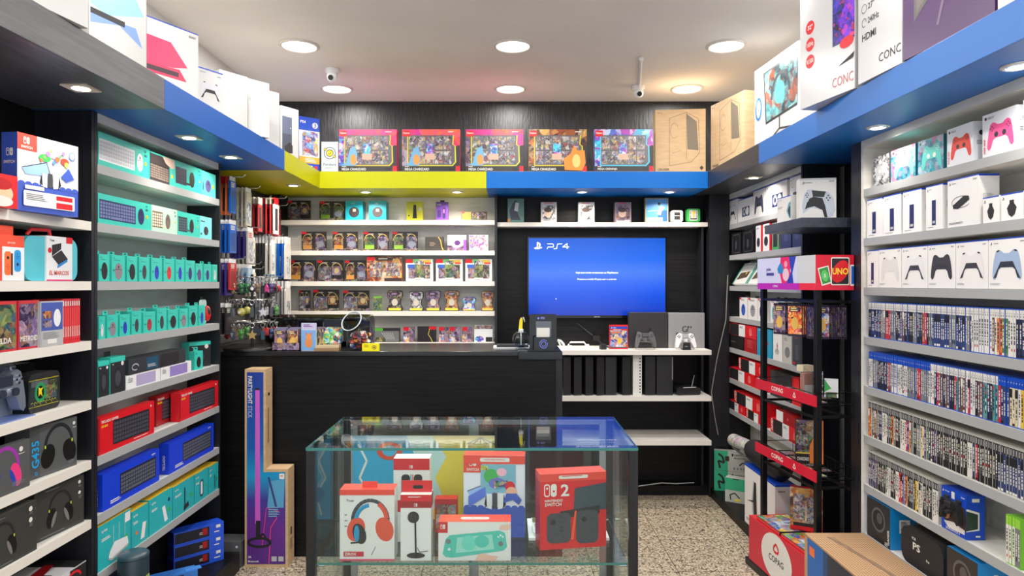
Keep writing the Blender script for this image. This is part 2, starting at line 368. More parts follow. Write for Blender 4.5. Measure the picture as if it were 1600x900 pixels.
SPOTS = [(-1.38, 2.21, 1, 'charcoal canopy'), (-1.38, 2.96, 1, 'blue canopy, nearer of two'), (-1.385, 3.42, 1, 'blue canopy, farther of two'), (-1.38, 4.40, 0, 'yellow canopy corner'),
         (-.98, 4.72, 0, 'yellow canopy, left of two'), (-.35, 4.72, 0, 'yellow canopy, right of two'), (.515, 4.72, 0, 'blue canopy left above the television'),
         (1.12, 4.72, 0, 'blue canopy right above the television'), (1.47, 4.08, 1, 'dark canopy at the right'), (1.50, 2.766, 0, 'blue right canopy, farther'), (1.487, 1.99, 0, 'blue right canopy, nearer'),
         (-1.38, 1.5, 1, 'charcoal canopy, nearest')]
cream = flat((214, 206, 190), .4); sp_em = flat((255, 250, 235), .5, emit=10.)
for x, y, sq, nm in SPOTS:
    e = empty('canopy_spotlight', (x, y, CZ0-.0005)); tag(e, ('square ' if sq else 'round ')+'spotlight set under the '+nm, 'spotlight', 'small canopy spotlights')
    m = MB()
    if sq: m.box(-.042, .042, -.042, .042, -.005, 0, cream)
    else: m.lathe([(.045, 0), (.045, -.004), (.034, -.007), (.03, -.001)], (0, 0, 0), flat((225, 225, 225), .25, .5), 24)
    m.build('bezel', e)
    MB().lathe([(.0001, -.006), (.026, -.006)], (0, 0, 0), sp_em, 20).build('bulb', e)
    L = bpy.data.objects.new('lamp', sdat_b if y > 4.3 and not sq else sdat); COL.objects.link(L); L.parent = e; L.location = (0, 0, -.012)

# ------------------------------------------------------------------ shelving units
TL = .033
ZL = [1.528+.2175*k for k in (2, 1, 0, -1, -2, -3, -4, -5)]     # shelf tops, top to bottom
ZR = [1.502+.2175*k for k in (2, 1, 0, -1, -2, -3, -4, -5)]
def shelf_part(parent, x0, x1, y0, y1, z, t, edge_side, top, lip):
    m = MB(); e = .004
    a = [x0, x1, y0, y1]
    if edge_side == '+x': m.box(x0, x1-e, y0, y1, z-t, z, top).box(x1-e, x1, y0, y1, z-t, z, lip)
    if edge_side == '-x': m.box(x0+e, x1, y0, y1, z-t, z, top).box(x0, x0+e, y0, y1, z-t, z, lip)
    if edge_side == '-y': m.box(x0, x1, y0+e, y1, z-t, z, top).box(x0, x1, y0, y0+e, z-t, z, lip)
    return m.build('shelf', parent)
# left near unit (dark, white shelves)
u = empty('shelving_unit', (XL, 2.0, 0)); u['label'] = 'black open shelving with white shelves at the left edge'; u['category'] = 'shelving unit'
u.location = (0, 0, 0)
MB().box(XL-.21, XL, 2.495, 2.512, .1, CZ0-g, WOODKV).build('side_panel', u)
MB().box(XL-.21, XL, 1.28, 1.297, .1, CZ0-g, WOODKV).build('side_panel', u)
MB().box(XL-.225, XL-.211, 1.28, 2.512, .1, CZ0-g, WOODK).build('back_panel', u)
for z in ZL[1:7]: shelf_part(u, XL-.21, XL, 1.298, 2.494, z, .032, '+x', LAMW, LIPW)
MB().box(XL-.21, XL-.01, 1.298, 2.494, 0, .10, WOODK).build('plinth', u)
# left far unit
u = empty('shelving_unit', (0, 0, 0)); tag(u, 'open wall shelving full of teal mouse and keyboard boxes', 'shelving unit')
MB().box(XL-.17, XL, 3.602, 3.618, .1, CZ0-g, WOODKV).build('side_panel', u)
MB().box(XL-.17, XL, 2.514, 2.531, .1, CZ0-g, WOODKV).build('side_panel', u)
MB().box(XL-.185, XL-.171, 2.514, 3.618, .40, CZ0-g, LAMG).build('back_panel', u)
MB().box(XL-.185, XL-.171, 2.514, 3.618, .10, .399, WOODK).build('lower_back_panel', u)
for z in ZL: shelf_part(u, XL-.17, XL, 2.532, 3.601, z, TL, '+x', LAMG, LIPG)
MB().box(XL-.17, XL-.004, 2.532, 3.601, 2.12, CZ0-g, LAMG).build('top_board', u)
MB().box(XL-.17, XL+.10, 2.514, 3.618, 0, .099, WOODK).build('plinth', u)
# back unit, white
YS = 4.88
ZB = [1.973, 1.755, 1.5355, 1.3215, 1.099]
u = empty('shelving_unit', (0, 0, 0)); tag(u, 'white wall shelving of card packs behind the counter', 'shelving unit')
xa, xb = -1.62, -.092
MB().box(xa, xb, YS+.16, YS+.175, .3, CZ0-g, LAMW).build('back_panel', u)
MB().box(xb+.001, xb+.018, YS-.012, YS+.175, .3, CZ0-g, WOODKV).build('side_panel', u)
MB().box(xa-.03, xa-.001, YS-.012, YS+.175, .3, CZ0-g, WOODKV).build('side_panel', u)
for z in ZB: shelf_part(u, xa, xb, YS, YS+.159, z, TL, '-y', LAMW, LIPW)
shelf_part(u, xa, xb, YS-.01, YS+.159, 1.043, .035, '-y', LAMW, LIPW)
# television bay
u = empty('television_bay', (0, 0, 0)); tag(u, 'black panelled bay holding the television and consoles', 'wall panel')
ba, bb = xb+.019, 1.435
MB().box(ba, bb, YS+.14, YS+.175, .07, CZ0-g, WOODK).build('back_panel', u)
shelf_part(u, ba, bb-.004, YS, YS+.139, 1.957, .03, '-y', LAMW, LIPW)
MB().box(bb, XR-.002, YS-.02, YS+.175, .0, CZ0-g, WOODKV).build('side_panel', u)
YC = 4.66
for z in (1.064, .749, .447): shelf_part(u, .27, 1.392, YC, YS+.139, z, .032, '-y', LAMW, LIPW)
MB().box(1.3925, 1.41, YS+.03, YS+.139, .07, 1.95, WOODKV).build('bay_upright', u)
# white perforated divider between the two console rows
m = MB().box(.865, .879, YC+.06, YS+.139, .75, 1.031, flat((214, 214, 210), .4)).box(.865, .925, YC+.045, YC+.059, .75, 1.031, flat((214, 214, 210), .4))
m.face((.90, YC+.045, .75), (1, 0, 0), (0, 0, 1), .025, .281)
for k in range(12): m.R(.3, .06+k*.075, .7, .09+k*.075, INK)
m.build('perforated_divider', u)
# right far unit
u = empty('shelving_unit', (0, 0, 0)); tag(u, 'narrow grey shelving of boxed accessories beyond the display rack', 'shelving unit')
MB().box(XR, XR+.20, 3.66, 3.677, .07, CZ0-g, WOODKV).build('side_panel', u)
MB().box(XR, XR+.20, 4.925, 4.942, .07, CZ0-g, WOODKV).build('side_panel', u)
MB().box(XR+.171, XR+.185, 3.678, 4.924, .07, CZ0-g, LAMW).build('back_panel', u)
for z in ZR[:7]: shelf_part(u, XR, XR+.17, 3.678, 4.924, z, TL, '-x', LAMG, LIPG)
MB().box(XR, XR+.17, 3.678, 4.924, 2.12, CZ0-g, LAMG).build('top_board', u)
# right near unit
u = empty('shelving_unit', (0, 0, 0)); tag(u, 'white shelving packed with video games on the right', 'shelving unit')
MB().box(XR, WR-g, 3.052, 3.14, 0, CZ0-g, WOODKV).build('dark_side_column', u)
MB().box(XR, XR+.19, 3.030, 3.051, .1, CZ0-g, LAMW).build('side_panel', u)
MB().box(XR, XR+.19, 1.45, 1.47, .1, CZ0-g, LAMW).build('side_panel', u)
MB().box(XR+.191, XR+.205, 1.45, 3.051, .1, CZ0-g, LAMW).build('back_panel', u)
for z in ZR: shelf_part(u, XR, XR+.19, 1.471, 3.029, z, TL, '-x', LAMW, LIPG)
MB().box(XR, XR+.19, 1.471, 3.029, 2.12, CZ0-g, LAMW).build('top_board', u)
MB().box(XR+.01, XR+.19, 1.471, 3.029, 0, .09, WOODK).build('plinth', u)
# recess between the two right hand units
thingbox('recess_lining', 'black panels lining the recess behind the display rack', 'wall panel', MB().box(WR-.016, WR-g, 3.142, 3.658, 0, CZ0-g, WOODKV))
thingbox('corner_shelf', 'thick dark floating shelf carrying the controller cartons', 'shelf', MB().box(1.377, WR-.017, 3.2, 3.657, 1.784, 1.829, grain('slate_laminate', (48, 52, 66), (60, 64, 80), (60, 4, 60), .38, .05)), .001)
# plinths along the walls
thingbox('floor_plinth', 'low black plinth running under the right hand shelves', 'plinth', MB().box(1.445, XR+.19, 3.142, 4.86, 0, .065, WOODK).box(1.445, XR-.002, 4.8601, 4.857, 0, .065, WOODK), 0)
thingbox('floor_plinth', 'low black plinth at the foot of the television bay', 'plinth', MB().box(.35, bb-.001, 4.90, YS+.139, 0, .069, WOODK), 0)
# slatted wall left behind the counter
sl = MB().box(WL+g, WL+.02, 3.6, YB-g, 0, CZ0-g, grain('dark_slatwall', (54, 52, 54), (70, 67, 69), (60, 3, 60), .5, .1))
for k in range(9):
    z = 1.16+k*.11; sl.box(WL+.0201, WL+.032, 3.6, YB-.01, z, z+.092, grain('dark_slatwall_board', (62, 59, 60), (78, 74, 75), (60, 3, 60), .5, .1))
thingbox('slatted_wall_panel', 'dark slatted wall panel carrying the hanging accessories', 'wall panel', sl)
# counter
u = empty('sales_counter', (0, 0, 0)); tag(u, 'long black sales counter with a woodgrain front', 'counter')
CT = Zp(549, 3.8)
MB().box(-1.72, .267, 3.80, 3.83, 0, CT-.026, WOODK).build('front_panel', u, bevel=.001)
MB().box(-1.72, .06, 3.79, 4.32, CT-.025, CT, grain('black_counter_top', (16, 16, 18), (32, 32, 35), (3, 60, 60), .22, .03)).build('counter_top', u, bevel=.002)
MB().box(.0605, .305, 3.79, 4.30, CT-.045, CT-.003, grain('black_gloss_top', (16, 16, 18), (28, 28, 31), (3, 60, 60), .15, .03)).build('counter_top', u, bevel=.002)
MB().box(.268, .305, 3.80, 4.29, 0, CT-.046, WOODKV).build('side_panel', u, bevel=.001)
# ------------------------------------------------------------------ printed pictures shared by the cartons
def d_keyboard(m, a, b, c, d, body, key, rows=5, cols=15, shear=0.):
    """keyboard picture filling a..c, b..d; shear lifts its right end"""
    f = lambda x, y: (a+(c-a)*x, b+(d-b)*y+shear*(x-.5))
    m.poly([f(0, 0), f(1, 0), f(1, 1), f(0, 1)], body)
    for r in range(rows):
        y0 = .07+r*.88/rows
        for k in range(cols):
            x0 = .02+k*.965/cols; ww = .965/cols*.8
            if r == 0 and 4 <= k <= 8:
                if k > 4: continue
                ww = .965/cols*4.8
            q = [f(x0, y0), f(x0+ww, y0), f(x0+ww, y0+.88/rows*.76), f(x0, y0+.88/rows*.76)]
            m.add([m.P(*p) for p in q], [(0, 1, 2, 3)], key)
    m.lay += 1
def d_mouse(m, cx, cy, rx, ry, col, wheel=INK):
    m.E(cx, cy, rx, ry, col); m.E(cx, cy+ry*.52, rx*.16, ry*.18, wheel, 10); m.line([(cx-rx*.85, cy+ry*.2), (cx, cy+ry*.26), (cx+rx*.85, cy+ry*.2)], rx*.07, wheel)
PADL = [(0, .30), (-.10, .31), (-.20, .38), (-.29, .40), (-.38, .34), (-.44, .14), (-.49, -.16), (-.50, -.34), (-.44, -.42), (-.36, -.36), (-.28, -.14), (-.20, -.08), (0, -.08)]
PAD = PADL + [(-x, y) for x, y in PADL[::-1][1:-1]]
CENT = [(-.17, .36), (.17, .36), (.15, .10), (.20, .06), (.22, -.10), (.33, -.40), (.25, -.10), (.2, -.085), (-.2, -.085), (-.25, -.10), (-.33, -.40), (-.22, -.10), (-.20, .06), (-.15, .10)]
def d_pad(m, cx, cy, s, body, mid=None, stick=INK, asp=None, face='front'):
    k = m.W/m.H; t = lambda pts: [(cx+x*s, cy+y*s*k*.92) for x, y in pts]
    m.poly(t(PAD), body)
    if mid:
        m.poly(t([(-.21, .08), (.21, .08), (.26, -.02), (.47, -.38), (.36, -.36), (.28, -.14), (.2, -.08), (-.2, -.08), (-.28, -.14), (-.36, -.36), (-.47, -.38), (-.26, -.02)]), mid)
    if face == 'front':
        for sx in (-1, 1): m.C(cx+sx*.15*s, cy+.02*s*k, .075*s, stick, 14)
        for dx, dy in ((0, .055), (0, -.055), (.055, 0), (-.055, 0)):
            m.C(cx+(.31+dx)*s, cy+(.2+dy)*s*k, .02*s, stick, 8); m.R(cx+(-.31+dx-.016)*s, cy+(.2+dy-.016)*s*k, cx+(-.31+dx+.016)*s, cy+(.2+dy+.016)*s*k, stick)
    else:
        for sx in (-1, 1): m.E(cx+sx*.30*s, cy+.34*s*k, .06*s, .022*s*k, INK, 10, -sx*.25)
def d_headset(m, cx, cy, s, band, cup, pad=None, mark=None, tilt=0.):
    k = m.W/m.H; s = s*min(1, 1/k); cup_s = s
    m.arc(cx, cy, .36*s, .42*s*k, -8, 188, .075*s, band)
    for sx in (-1, 1):
        m.E(cx+sx*.29*s, cy-.17*s*k, (.15 if pad else .18)*s, .25*s*k, cup, 18, sx*.28)
        if pad: m.E(cx+sx*.21*s, cy-.22*s*k, .055*s, .2*s*k, pad, 14, sx*.4)
        if mark: m.E(cx+sx*.36*s, cy+.03*s*k, .022*s, .04*s*k, mark, 8)
def ps_mark(m, x, y, h, col):
    """the two-letter symbol: upright P over a flat S"""
    k = m.W/m.H; H = h; w = h/k
    m.poly([(x+w*.36, y+H*.1), (x+w*.50, y+H*.04), (x+w*.50, y+H*.78), (x+w*.62, y+H*.72), (x+w*.62, y+H*.45), (x+w*.82, y+H*.5), (x+w*.8, y+H*.8), (x+w*.6, y+H*.94), (x+w*.36, y+H)], col)
    m.poly([(x, y+H*.22), (x+w*.31, y+H*.36), (x+w*.31, y+H*.27), (x+w*.17, y+H*.2), (x+w*.31, y+H*.17), (x+w*.31, y+H*.08), (x+w*.08, y+H*.1)], col)
    m.poly([(x+w*1.02, y+H*.24), (x+w*.55, y+H*.08), (x+w*.55, y+H*.18), (x+w*.83, y+H*.27), (x+w*.55, y+H*.32), (x+w*.6, y+H*.4), (x+w*.98, y+H*.34)], col)
def joycon_mark(m, x, y, h, col, bg):
    k = m.W/m.H; w = h/k
    m.RR(x, y, x+w*.46, y+h, w*.2, col); m.RR(x+w*.08, y+h*.1, x+w*.40, y+h*.9, w*.13, bg); m.C(x+w*.24, y+h*.66, w*.09, col, 10)
    m.RR(x+w*.54, y, x+w, y+h, w*.2, col); m.C(x+w*.77, y+h*.42, w*.09, bg, 10)
def hangtab(col, z=.03, w=.5, hole=True, name='hang_tab'):
    def f(o, W, h, d):
        t = MB(); y = d*.6; a = W*w/2
        t.box(-a, a, y-.0006, y+.0006, h, h+z, col)
        if hole: t.face((-a, y-.0006, h), (1, 0, 0), (0, 0, 1), 2*a, z).RR(.3, .45, .7, .75, .08, DARK)
        t.build(name, o)
    return f

# ------------------------------------------------------------------ left far unit: keyboards, mice, routers
MCOL = {'black': INK, 'silver grey': flat((140, 130, 140), .4), 'charcoal': flat((58, 60, 70), .4), 'blue': flat((36, 60, 190), .4), 'red': flat((214, 44, 44), .4),
        'navy': flat((44, 50, 120), .4), 'purple grey': flat((92, 84, 140), .4), 'white': flat((226, 216, 220), .4), 'dark red': flat((170, 50, 60), .4)}
def side_teal(m): m.bars(.15, .8, .7, .02, 4, DARK)
def kb_front(body, key, mouse, keys=True, logo='logi', ext=True, num=False):
    def f(m):
        if num: d_keyboard(m, .03, .16, .42, .78, body, key, 5, 5); d_mouse(m, .62, .45, .10, .3, mouse)
        else:
            d_keyboard(m, .02, .15, .68, .8, body, key, 5, 14, -.02); d_mouse(m, .79, .46, .065, .3, mouse)
        m.C(.91, .48, .022, YELL, 10); m.C(.91, .48, .012, ORNG, 8); m.T(logo, .92, .84, .08, DARK, al='r'); m.bars(.88, .75, .08, .02, 2, DARK)
    return f
LW = flat((232, 234, 236), .4); LK = flat((196, 200, 208), .4); TEAL2 = flat((88, 216, 206), .4); MINT = flat((190, 236, 206), .4)
z = ZL[0]
pbox('keyboard_carton', 'teal keyboard set carton showing a white keyboard and mouse', 'keyboard box', *onL(153, 234), z, .125, .045, TEAL, kb_front(LW, LK, LW))
def f(m):
    m.R(0, .0, .78, .95, flat((60, 50, 50), .5)); d_keyboard(m, .0, .06, .76, .62, INK, flat((140, 122, 112), .5), 6, 11, -.03)
    m.poly([(.5, .95), (.62, .75), (.86, .62), (1, .66), (1, .98), (.5, .98)], flat((226, 196, 176), .5)); m.R(.8, 0, 1, .62, TEAL); m.C(.88, .34, .045, YELL, 10)
pbox('keyboard_carton', 'brown and black keyboard carton with a hand pictured typing', 'keyboard box', *onL(234, 273), z, .122, .045, TEAL, f, gap=.003)
pbox('keypad_carton', 'teal carton with a dark number keypad and black mouse, upper shelf', 'keyboard box', *onL(273, 315), z, .124, .045, TEAL, kb_front(NAVY, INK, INK, num=True))
pbox('mouse_carton', 'small teal carton with one grey mouse at the end of the top shelf', 'mouse box', *onL(315, 337), z, .122, .045, TEAL2, lambda m: (d_mouse(m, .45, .42, .2, .26, MCOL['purple grey']), m.line([(.08, .2), (.12, .55)], .06, NAVY), m.C(.8, .45, .07, YELL, 8)))
z = ZL[1]
pbox('keyboard_carton', 'teal keyboard set carton showing a navy keyboard and mouse', 'keyboard box', *onL(153, 236), z, .112, .045, TEAL, kb_front(NAVY, flat((110, 124, 170), .4), NAVY, logo='logi'))
pbox('keypad_carton', 'white and mint carton with a brown keypad and mouse', 'keyboard box', *onL(236.5, 277), z, .112, .045, MINT, kb_front(flat((110, 84, 66), .4), flat((226, 214, 196), .4), flat((120, 104, 96), .4), num=True))
pbox('keypad_carton', 'teal carton with a grey keypad and charcoal mouse, second shelf', 'keyboard box', *onL(277.5, 312), z, .11, .045, TEAL, kb_front(INK, flat((76, 96, 110), .4), DARK, num=True))
pbox('mouse_carton', 'pale aqua carton with one grey mouse at the end of the second shelf', 'mouse box', *onL(312.5, 331), z, .11, .045, flat((126, 226, 226), .4), lambda m: (d_mouse(m, .5, .36, .2, .2, MCOL['charcoal']), m.R(.05, .75, .4, .8, DARK), m.C(.1, .2, .05, INK, 8)))
ORD = ['nearest the dark pillar', 'second from the pillar', 'third from the pillar', 'fourth from the pillar', 'fifth from the pillar', 'sixth from the pillar', 'sixth from the far end', 'fifth from the far end', 'fourth from the far end', 'third from the far end', 'second from the far end', 'at the far end']
ra = [153, 173, 197, 216, 235, 254.5, 273.5, 289, 305, 317.5, 331, 340.5]
ca = ['black', 'silver grey', 'black', 'charcoal', 'blue', 'red', 'blue', 'navy', 'purple grey', 'navy', 'white']
def mbox(x0, x1, z, h, c, row, i, n):
    slim = c in ('blue', 'red', 'navy', 'charcoal', 'white', 'dark red')
    def f(m):
        d_mouse(m, .5, .38, .2 if slim else .29, .29 if slim else .32, MCOL[c]); m.T('logi', .12, .86, .05, DARK); m.bars(.12, .8, .6, .012, 1, DARK); m.R(.08, .38, .2, .46, flat((40, 130, 120), .4))
    w = 'teal box picturing a %s mouse, %s row, %s' % (c, row, ORD[i] if i < 6 else ORD[12-(n-i)])
    pbox('mouse_carton', w, 'mouse box', *onL(x0, x1), z, h, .05, TEAL, f, left=lambda m: m.bars(.2, .7, .6, .02, 4, flat((30, 140, 124), .4)), group='teal mouse boxes', parts=hangtab(TEAL, .014, .5), gap=.015)
for i, c in enumerate(ca): mbox(ra[i], ra[i+1], ZL[2], .102 if i < 8 else .09, c, 'upper', i, len(ca))
rb = [153, 166, 186, 204.5, 222.5, 244, 261.5, 279.5, 294.5, 309.5, 321.5]
cb = ['white', 'silver grey', 'blue', 'charcoal', 'dark red', 'charcoal', 'black', 'silver grey', 'black', 'blue']
for i, c in enumerate(cb): mbox(rb[i], rb[i+1], ZL[3], [.085, .088, .085, .095, .088, .1, .09, .09, .1, .1][i], c, 'lower', i, len(cb))
# red mouse in a clear blister
(a, b) = onL(322, 336); (x, y), rz, W = span(a, b)
e = empty('blister_pack', (x-.01, y, ZL[3]+.001), rz); tag(e, 'red and black mouse in a clear blister pack', 'mouse pack')
MB().prism(rounded(.085, .125, .02, 0, .0635), .03, .032, flat((200, 226, 222), .3), 'y').build('backing_card', e)
MB().ball((0, .008, .055), .03, RED, sc=(.75, .6, 1.35)).build('mouse_shell', e)
MB().ball((-.008, .006, .065), .02, INK, sc=(.5, 1.0, 1.2)).build('mouse_button', e)
MB().prism(rounded(.05, .02, .008, 0, .13), .03, .031, PLAST, 'y').build('hanger', e)
# shelf e: speaker boxes
z = ZL[4]
def spk(m):
    m.R(.0, .0, 1, .86, DARK); m.E(.5, .4, .28, .3, flat((26, 28, 34), .5)); m.E(.5, .4, .2, .22, flat((60, 62, 70), .5)); m.C(.8, .8, .09, OFFW, 10); m.T('logi', .12, .78, .05, OFFW)
pbox('speaker_carton', 'black and teal speaker carton beside the dark pillar', 'speaker box', *onL(153, 171), z, .134, .07, TEAL, spk, parts=hangtab(INK, .02, .4), group='black and teal speaker cartons', gap=.004)
pbox('speaker_carton', 'black and teal speaker carton beside the white and lilac box', 'speaker box', *onL(172, 196), z, .14, .07, TEAL, spk, parts=hangtab(INK, .02, .4), group='black and teal speaker cartons', gap=.004)
lil = flat((178, 166, 206), .4)
for x0, x1, nm in ((197, 250, 'white and lilac'), (251, 299, 'white and violet')):
    pbox('long_speaker_carton', nm+' long box lying under the black speaker box', 'speaker box', *onL(x0, x1), z, .055, .07, LW,
         (lambda c: lambda m: (m.R(.28, .08, .86, .92, c), m.bars(.05, .7, .15, .06, 3, GREY), m.T('logi', .07, .8, .1, DARK)))(lil if x0 < 200 else flat((150, 130, 200), .4)))
pbox('soundbar_carton', 'long black speaker box lying across the lilac boxes', 'speaker box', *onL(201, 290), z+.0565, .062, .07, flat((52, 54, 60), .4),
     lambda m: (m.R(.28, .1, .48, .9, flat((30, 80, 110), .4)), m.bars(.3, .4, .16, .04, 3, LGREY), m.R(.52, .08, .86, .92, flat((36, 34, 40), .5)), m.arc(.1, .45, .05, .2, 0, 300, .01, LGREY)))
pbox('speaker_carton', 'tall teal and black carton at the far end of its shelf', 'speaker box', (-1.60, 3.43), (-1.545, 3.555), z, .128, .05, TEAL, spk, group='black and teal speaker cartons')
pbox('mouse_carton', 'small teal mouse box in front of the tall teal carton', 'mouse box', (-1.54, 3.36), (-1.53, 3.43), z, .09, .03, TEAL, lambda m: (d_mouse(m, .5, .4, .26, .3, MCOL['black']), m.T('logi', .15, .84, .07, DARK)), parts=hangtab(TEAL, .02))
# shelf f: red gaming keyboards
z = ZL[5]
def redkb(txt):
    def f(m):
        m.R(0, 0, .03, 1, DRED); m.T(txt, .05, .84, .075, OFFW); m.T('GK-810', .05, .72, .07, YELL); d_keyboard(m, .24, .14, .9, .82, INK, flat((70, 70, 82), .4), 5, 14, -.02)
        m.C(.93, .88, .012, OFFW, 8); m.bars(.6, .07, .3, .02, 1, OFFW); m.T('(', .02, .03, .06, YELL)
    return f
pbox('gaming_keyboard_carton', 'red gaming keyboard carton nearest the dark pillar', 'keyboard box', *onL(153, 241), z, .138, .035, RED, redkb('TECLADO GAMER'), group='red gaming keyboard cartons')
pbox('gaming_keyboard_carton', 'red gaming keyboard carton set back between two others', 'keyboard box', *onL(244, 280, -1.575), z, .136, .035, DRED, redkb('TECLADO'), group='red gaming keyboard cartons')
pbox('gaming_keyboard_carton', 'red gaming keyboard carton at the far end', 'keyboard box', *onL(280, 341), z, .134, .04, RED, redkb('TECLADO GAMER'), group='red gaming keyboard cartons')
# shelf g: blue keyboards
z = ZL[6]
kb = flat((22, 62, 214), .35)
def bluekb(m):
    d_keyboard(m, .28, .18, .93, .80, INK, flat((90, 96, 116), .4), 5, 15); m.T('RAPOO', .92, .88, .05, OFFW, al='r'); m.bars(.12, .16, .2, .03, 2, OFFW)
pbox('keyboard_carton', 'large royal blue keyboard carton nearest the dark pillar', 'keyboard box', *onL(160, 249), z, .14, .045, kb, bluekb, left=lambda m: m.T('TECLADO', .6, .12, .25, OFFW, vert=True, maxw=.5), group='royal blue keyboard cartons')
pbox('keyboard_carton', 'royal blue keyboard carton at the far end of its shelf', 'keyboard box', *onL(264, 334), z, .138, .045, kb, bluekb, left=lambda m: m.T('TECLADO', .6, .12, .25, OFFW, vert=True, maxw=.5), group='royal blue keyboard cartons')
# shelf h: network boxes
z = ZL[7]
net = flat((40, 176, 184), .4); yt = flat((236, 198, 60), .4)
def netf(kind):
    def f(m):
        m.T('tp-link', .1, .8, .08, OFFW); m.bars(.1, .66, .3, .02, 2, OFFW); m.C(.85, .42, .04 if kind == 'router' else .06, GREEN, 8)
        if kind == 'router':
            for x in (.45, .62, .8): m.line([(x, .45), (x, .85)], .014, flat((180, 214, 220), .4))
            m.poly([(.34, .3), (.48, .46), (.88, .4), (.92, .22), (.4, .12), (.3, .18)], LW); m.poly([(.3, .18), (.4, .12), (.92, .22), (.9, .17), (.4, .07), (.3, .13)], LGREY); m.R(.8, .74, .97, .96, LW)
        elif kind == 'dongle': m.poly([(.52, .1), (.74, .1), (.86, .52), (.64, .54)], LW); m.C(.28, .36, .07, ORNG, 8)
        elif kind == 'stick': m.poly([(.66, .12), (.8, .14), (.66, .6), (.54, .58)], LW); m.C(.85, .7, .05, NAVY, 8)
        elif kind == 'antenna': m.line([(.55, .14), (.55, .78)], .05, INK); m.poly([(.5, .05), (.75, .12), (.72, .28), (.5, .2)], DARK)
        elif kind == 'bar': m.RR(.38, .12, .64, .72, .12, flat((40, 80, 100), .4)); m.RR(.44, .2, .58, .64, .06, LW)
        else: m.line([(.6, .1), (.6, .6)], .06, INK); m.line([(.75, .1), (.75, .5)], .05, INK)
    return f
for x0, x1, h, k, nm in ((153, 204.5, .17, 'router', 'white three antenna router'), (205.5, 232, .15, 'dongle', 'white adapter, orange dot'), (233, 269, .155, 'stick', 'slanting white adapter'),
                         (270, 303, .148, 'antenna', 'black aerial adapter'), (304, 325, .145, 'bar', 'white bar in a dark oval'), (326, 341, .14, 'two', 'two black aerials')):
    pbox('network_carton', 'teal and yellow network carton picturing a '+nm, 'network box', *onL(x0, x1), z, h, .06, net, netf(k), top=lambda m: m.R(0, 0, 1, 1, yt), left=lambda m: m.bars(.2, .8, .6, .02, 5, flat((30, 130, 140), .4)), group='network equipment cartons')
# floor of the left side
bl = flat((34, 84, 214), .4)
def stackf(m): m.R(.02, .12, .70, .88, flat((24, 26, 40), .4)); m.bars(.5, .5, .14, .06, 2, LGREY); m.R(.56, .3, .66, .8, DRED); m.R(.84, .62, .93, .85, OFFW); m.bars(.8, .3, .14, .08, 1, OFFW)
for k, nm in enumerate(('bottom', 'middle', 'top')):
    pbox('webcam_carton', 'long blue and black carton, %s of the stack of three on the floor' % nm, 'accessory box', (-1.63, 3.335), (-1.46, 3.515), .1+k*.066, .065, .075, bl, stackf, left=lambda m: m.R(.1, .1, .9, .9, flat((22, 50, 140), .4)), group='three stacked blue cartons')
pbox('headset_carton', 'grey carton with a blue letter mark standing on the floor by the counter', 'accessory box', (-1.65, 3.66), (-1.425, 3.65), .0, .135, .12, flat((92, 94, 98), .5), lambda m: (m.R(.05, .1, .5, .86, flat((40, 42, 46), .5)), m.C(.9, .82, .03, OFFW, 10), m.arc(.88, .3, .04, .12, 30, 330, .014, flat((40, 120, 160), .4))))
def f(m): m.R(.05, .1, .7, .9, flat((40, 60, 120), .4)); m.R(.3, .45, .6, .62, LW); m.R(.74, .15, .92, .6, LW)
pbox('accessory_carton', 'blue carton lying flat in front of the blue stack', 'accessory box', (-1.62, 3.10), (-1.46, 3.22), .1, .07, .07, flat((60, 130, 220), .4), f, parts=lambda o, W, h, d: MB().box(W/2-.05, W/2+.02, .01, .05, h, h+.002, flat((80, 150, 235), .4)).build('open_flap', o))
thingbox('storage_crate', 'black crate under the speaker tin', 'crate', MB().box(-1.518, -1.36, 2.56, 2.74, .1, .27, BLACK).box(-1.522, -1.356, 2.556, 2.744, .25, .268, DARK), .001)
m = MB().lathe([(.0001, 0), (.052, 0), (.055, .006), (.055, .185), (.052, .19)], (0, 0, 0), flat((34, 52, 62), .35), 28)
e = m.build('speaker_tin', None, (-1.452, 2.65, .2712)); tag(e, 'round dark slate tin in front of the router carton', 'tin')
MB().lathe([(.0001, .206), (.05, .206), (.056, .20), (.056, .191)], (0, 0, 0), flat((48, 70, 82), .3), 28).build('lid', e)
MB().box(.0545, .0565, -.012, .012, .08, .12, flat((150, 170, 80), .4)).build('green_tag', e)

# ------------------------------------------------------------------ left near unit
z = ZL[1]
wv = flat((60, 90, 190), .4)
def console_front(m, big=True):
    m.R(0, 0, 1, 1, flat((228, 232, 244), .35)); m.R(0, 0, 1, .36, wv)
    for k in range(9): m.E(.06+k*.11, .36, .055, .03, wv, 12)
    m.R(0, .79, .30, 1, flat((226, 66, 52), .35)); joycon_mark(m, .09, .87, .09, OFFW, flat((226, 66, 52), .35)); m.T('SWITCH', .05, .81, .035, OFFW, maxw=.2)
    m.poly([(.06, .56), (.45, .68), (.50, .50), (.12, .48)], flat((150, 190, 240), .3)); m.line([(.06, .56), (.45, .68), (.52, .50)], .012, INK)
    m.poly([(.36, .36), (.38, .53), (.46, .53), (.46, .34)], LW); m.R(.47, .35, .55, .54, flat((64, 66, 72), .4)); m.poly([(.56, .34), (.56, .53), (.64, .53), (.67, .36)], LW)
    m.poly([(.34, .40), (.37, .53), (.385, .36)], INK); m.poly([(.69, .40), (.655, .53), (.64, .34)], INK)
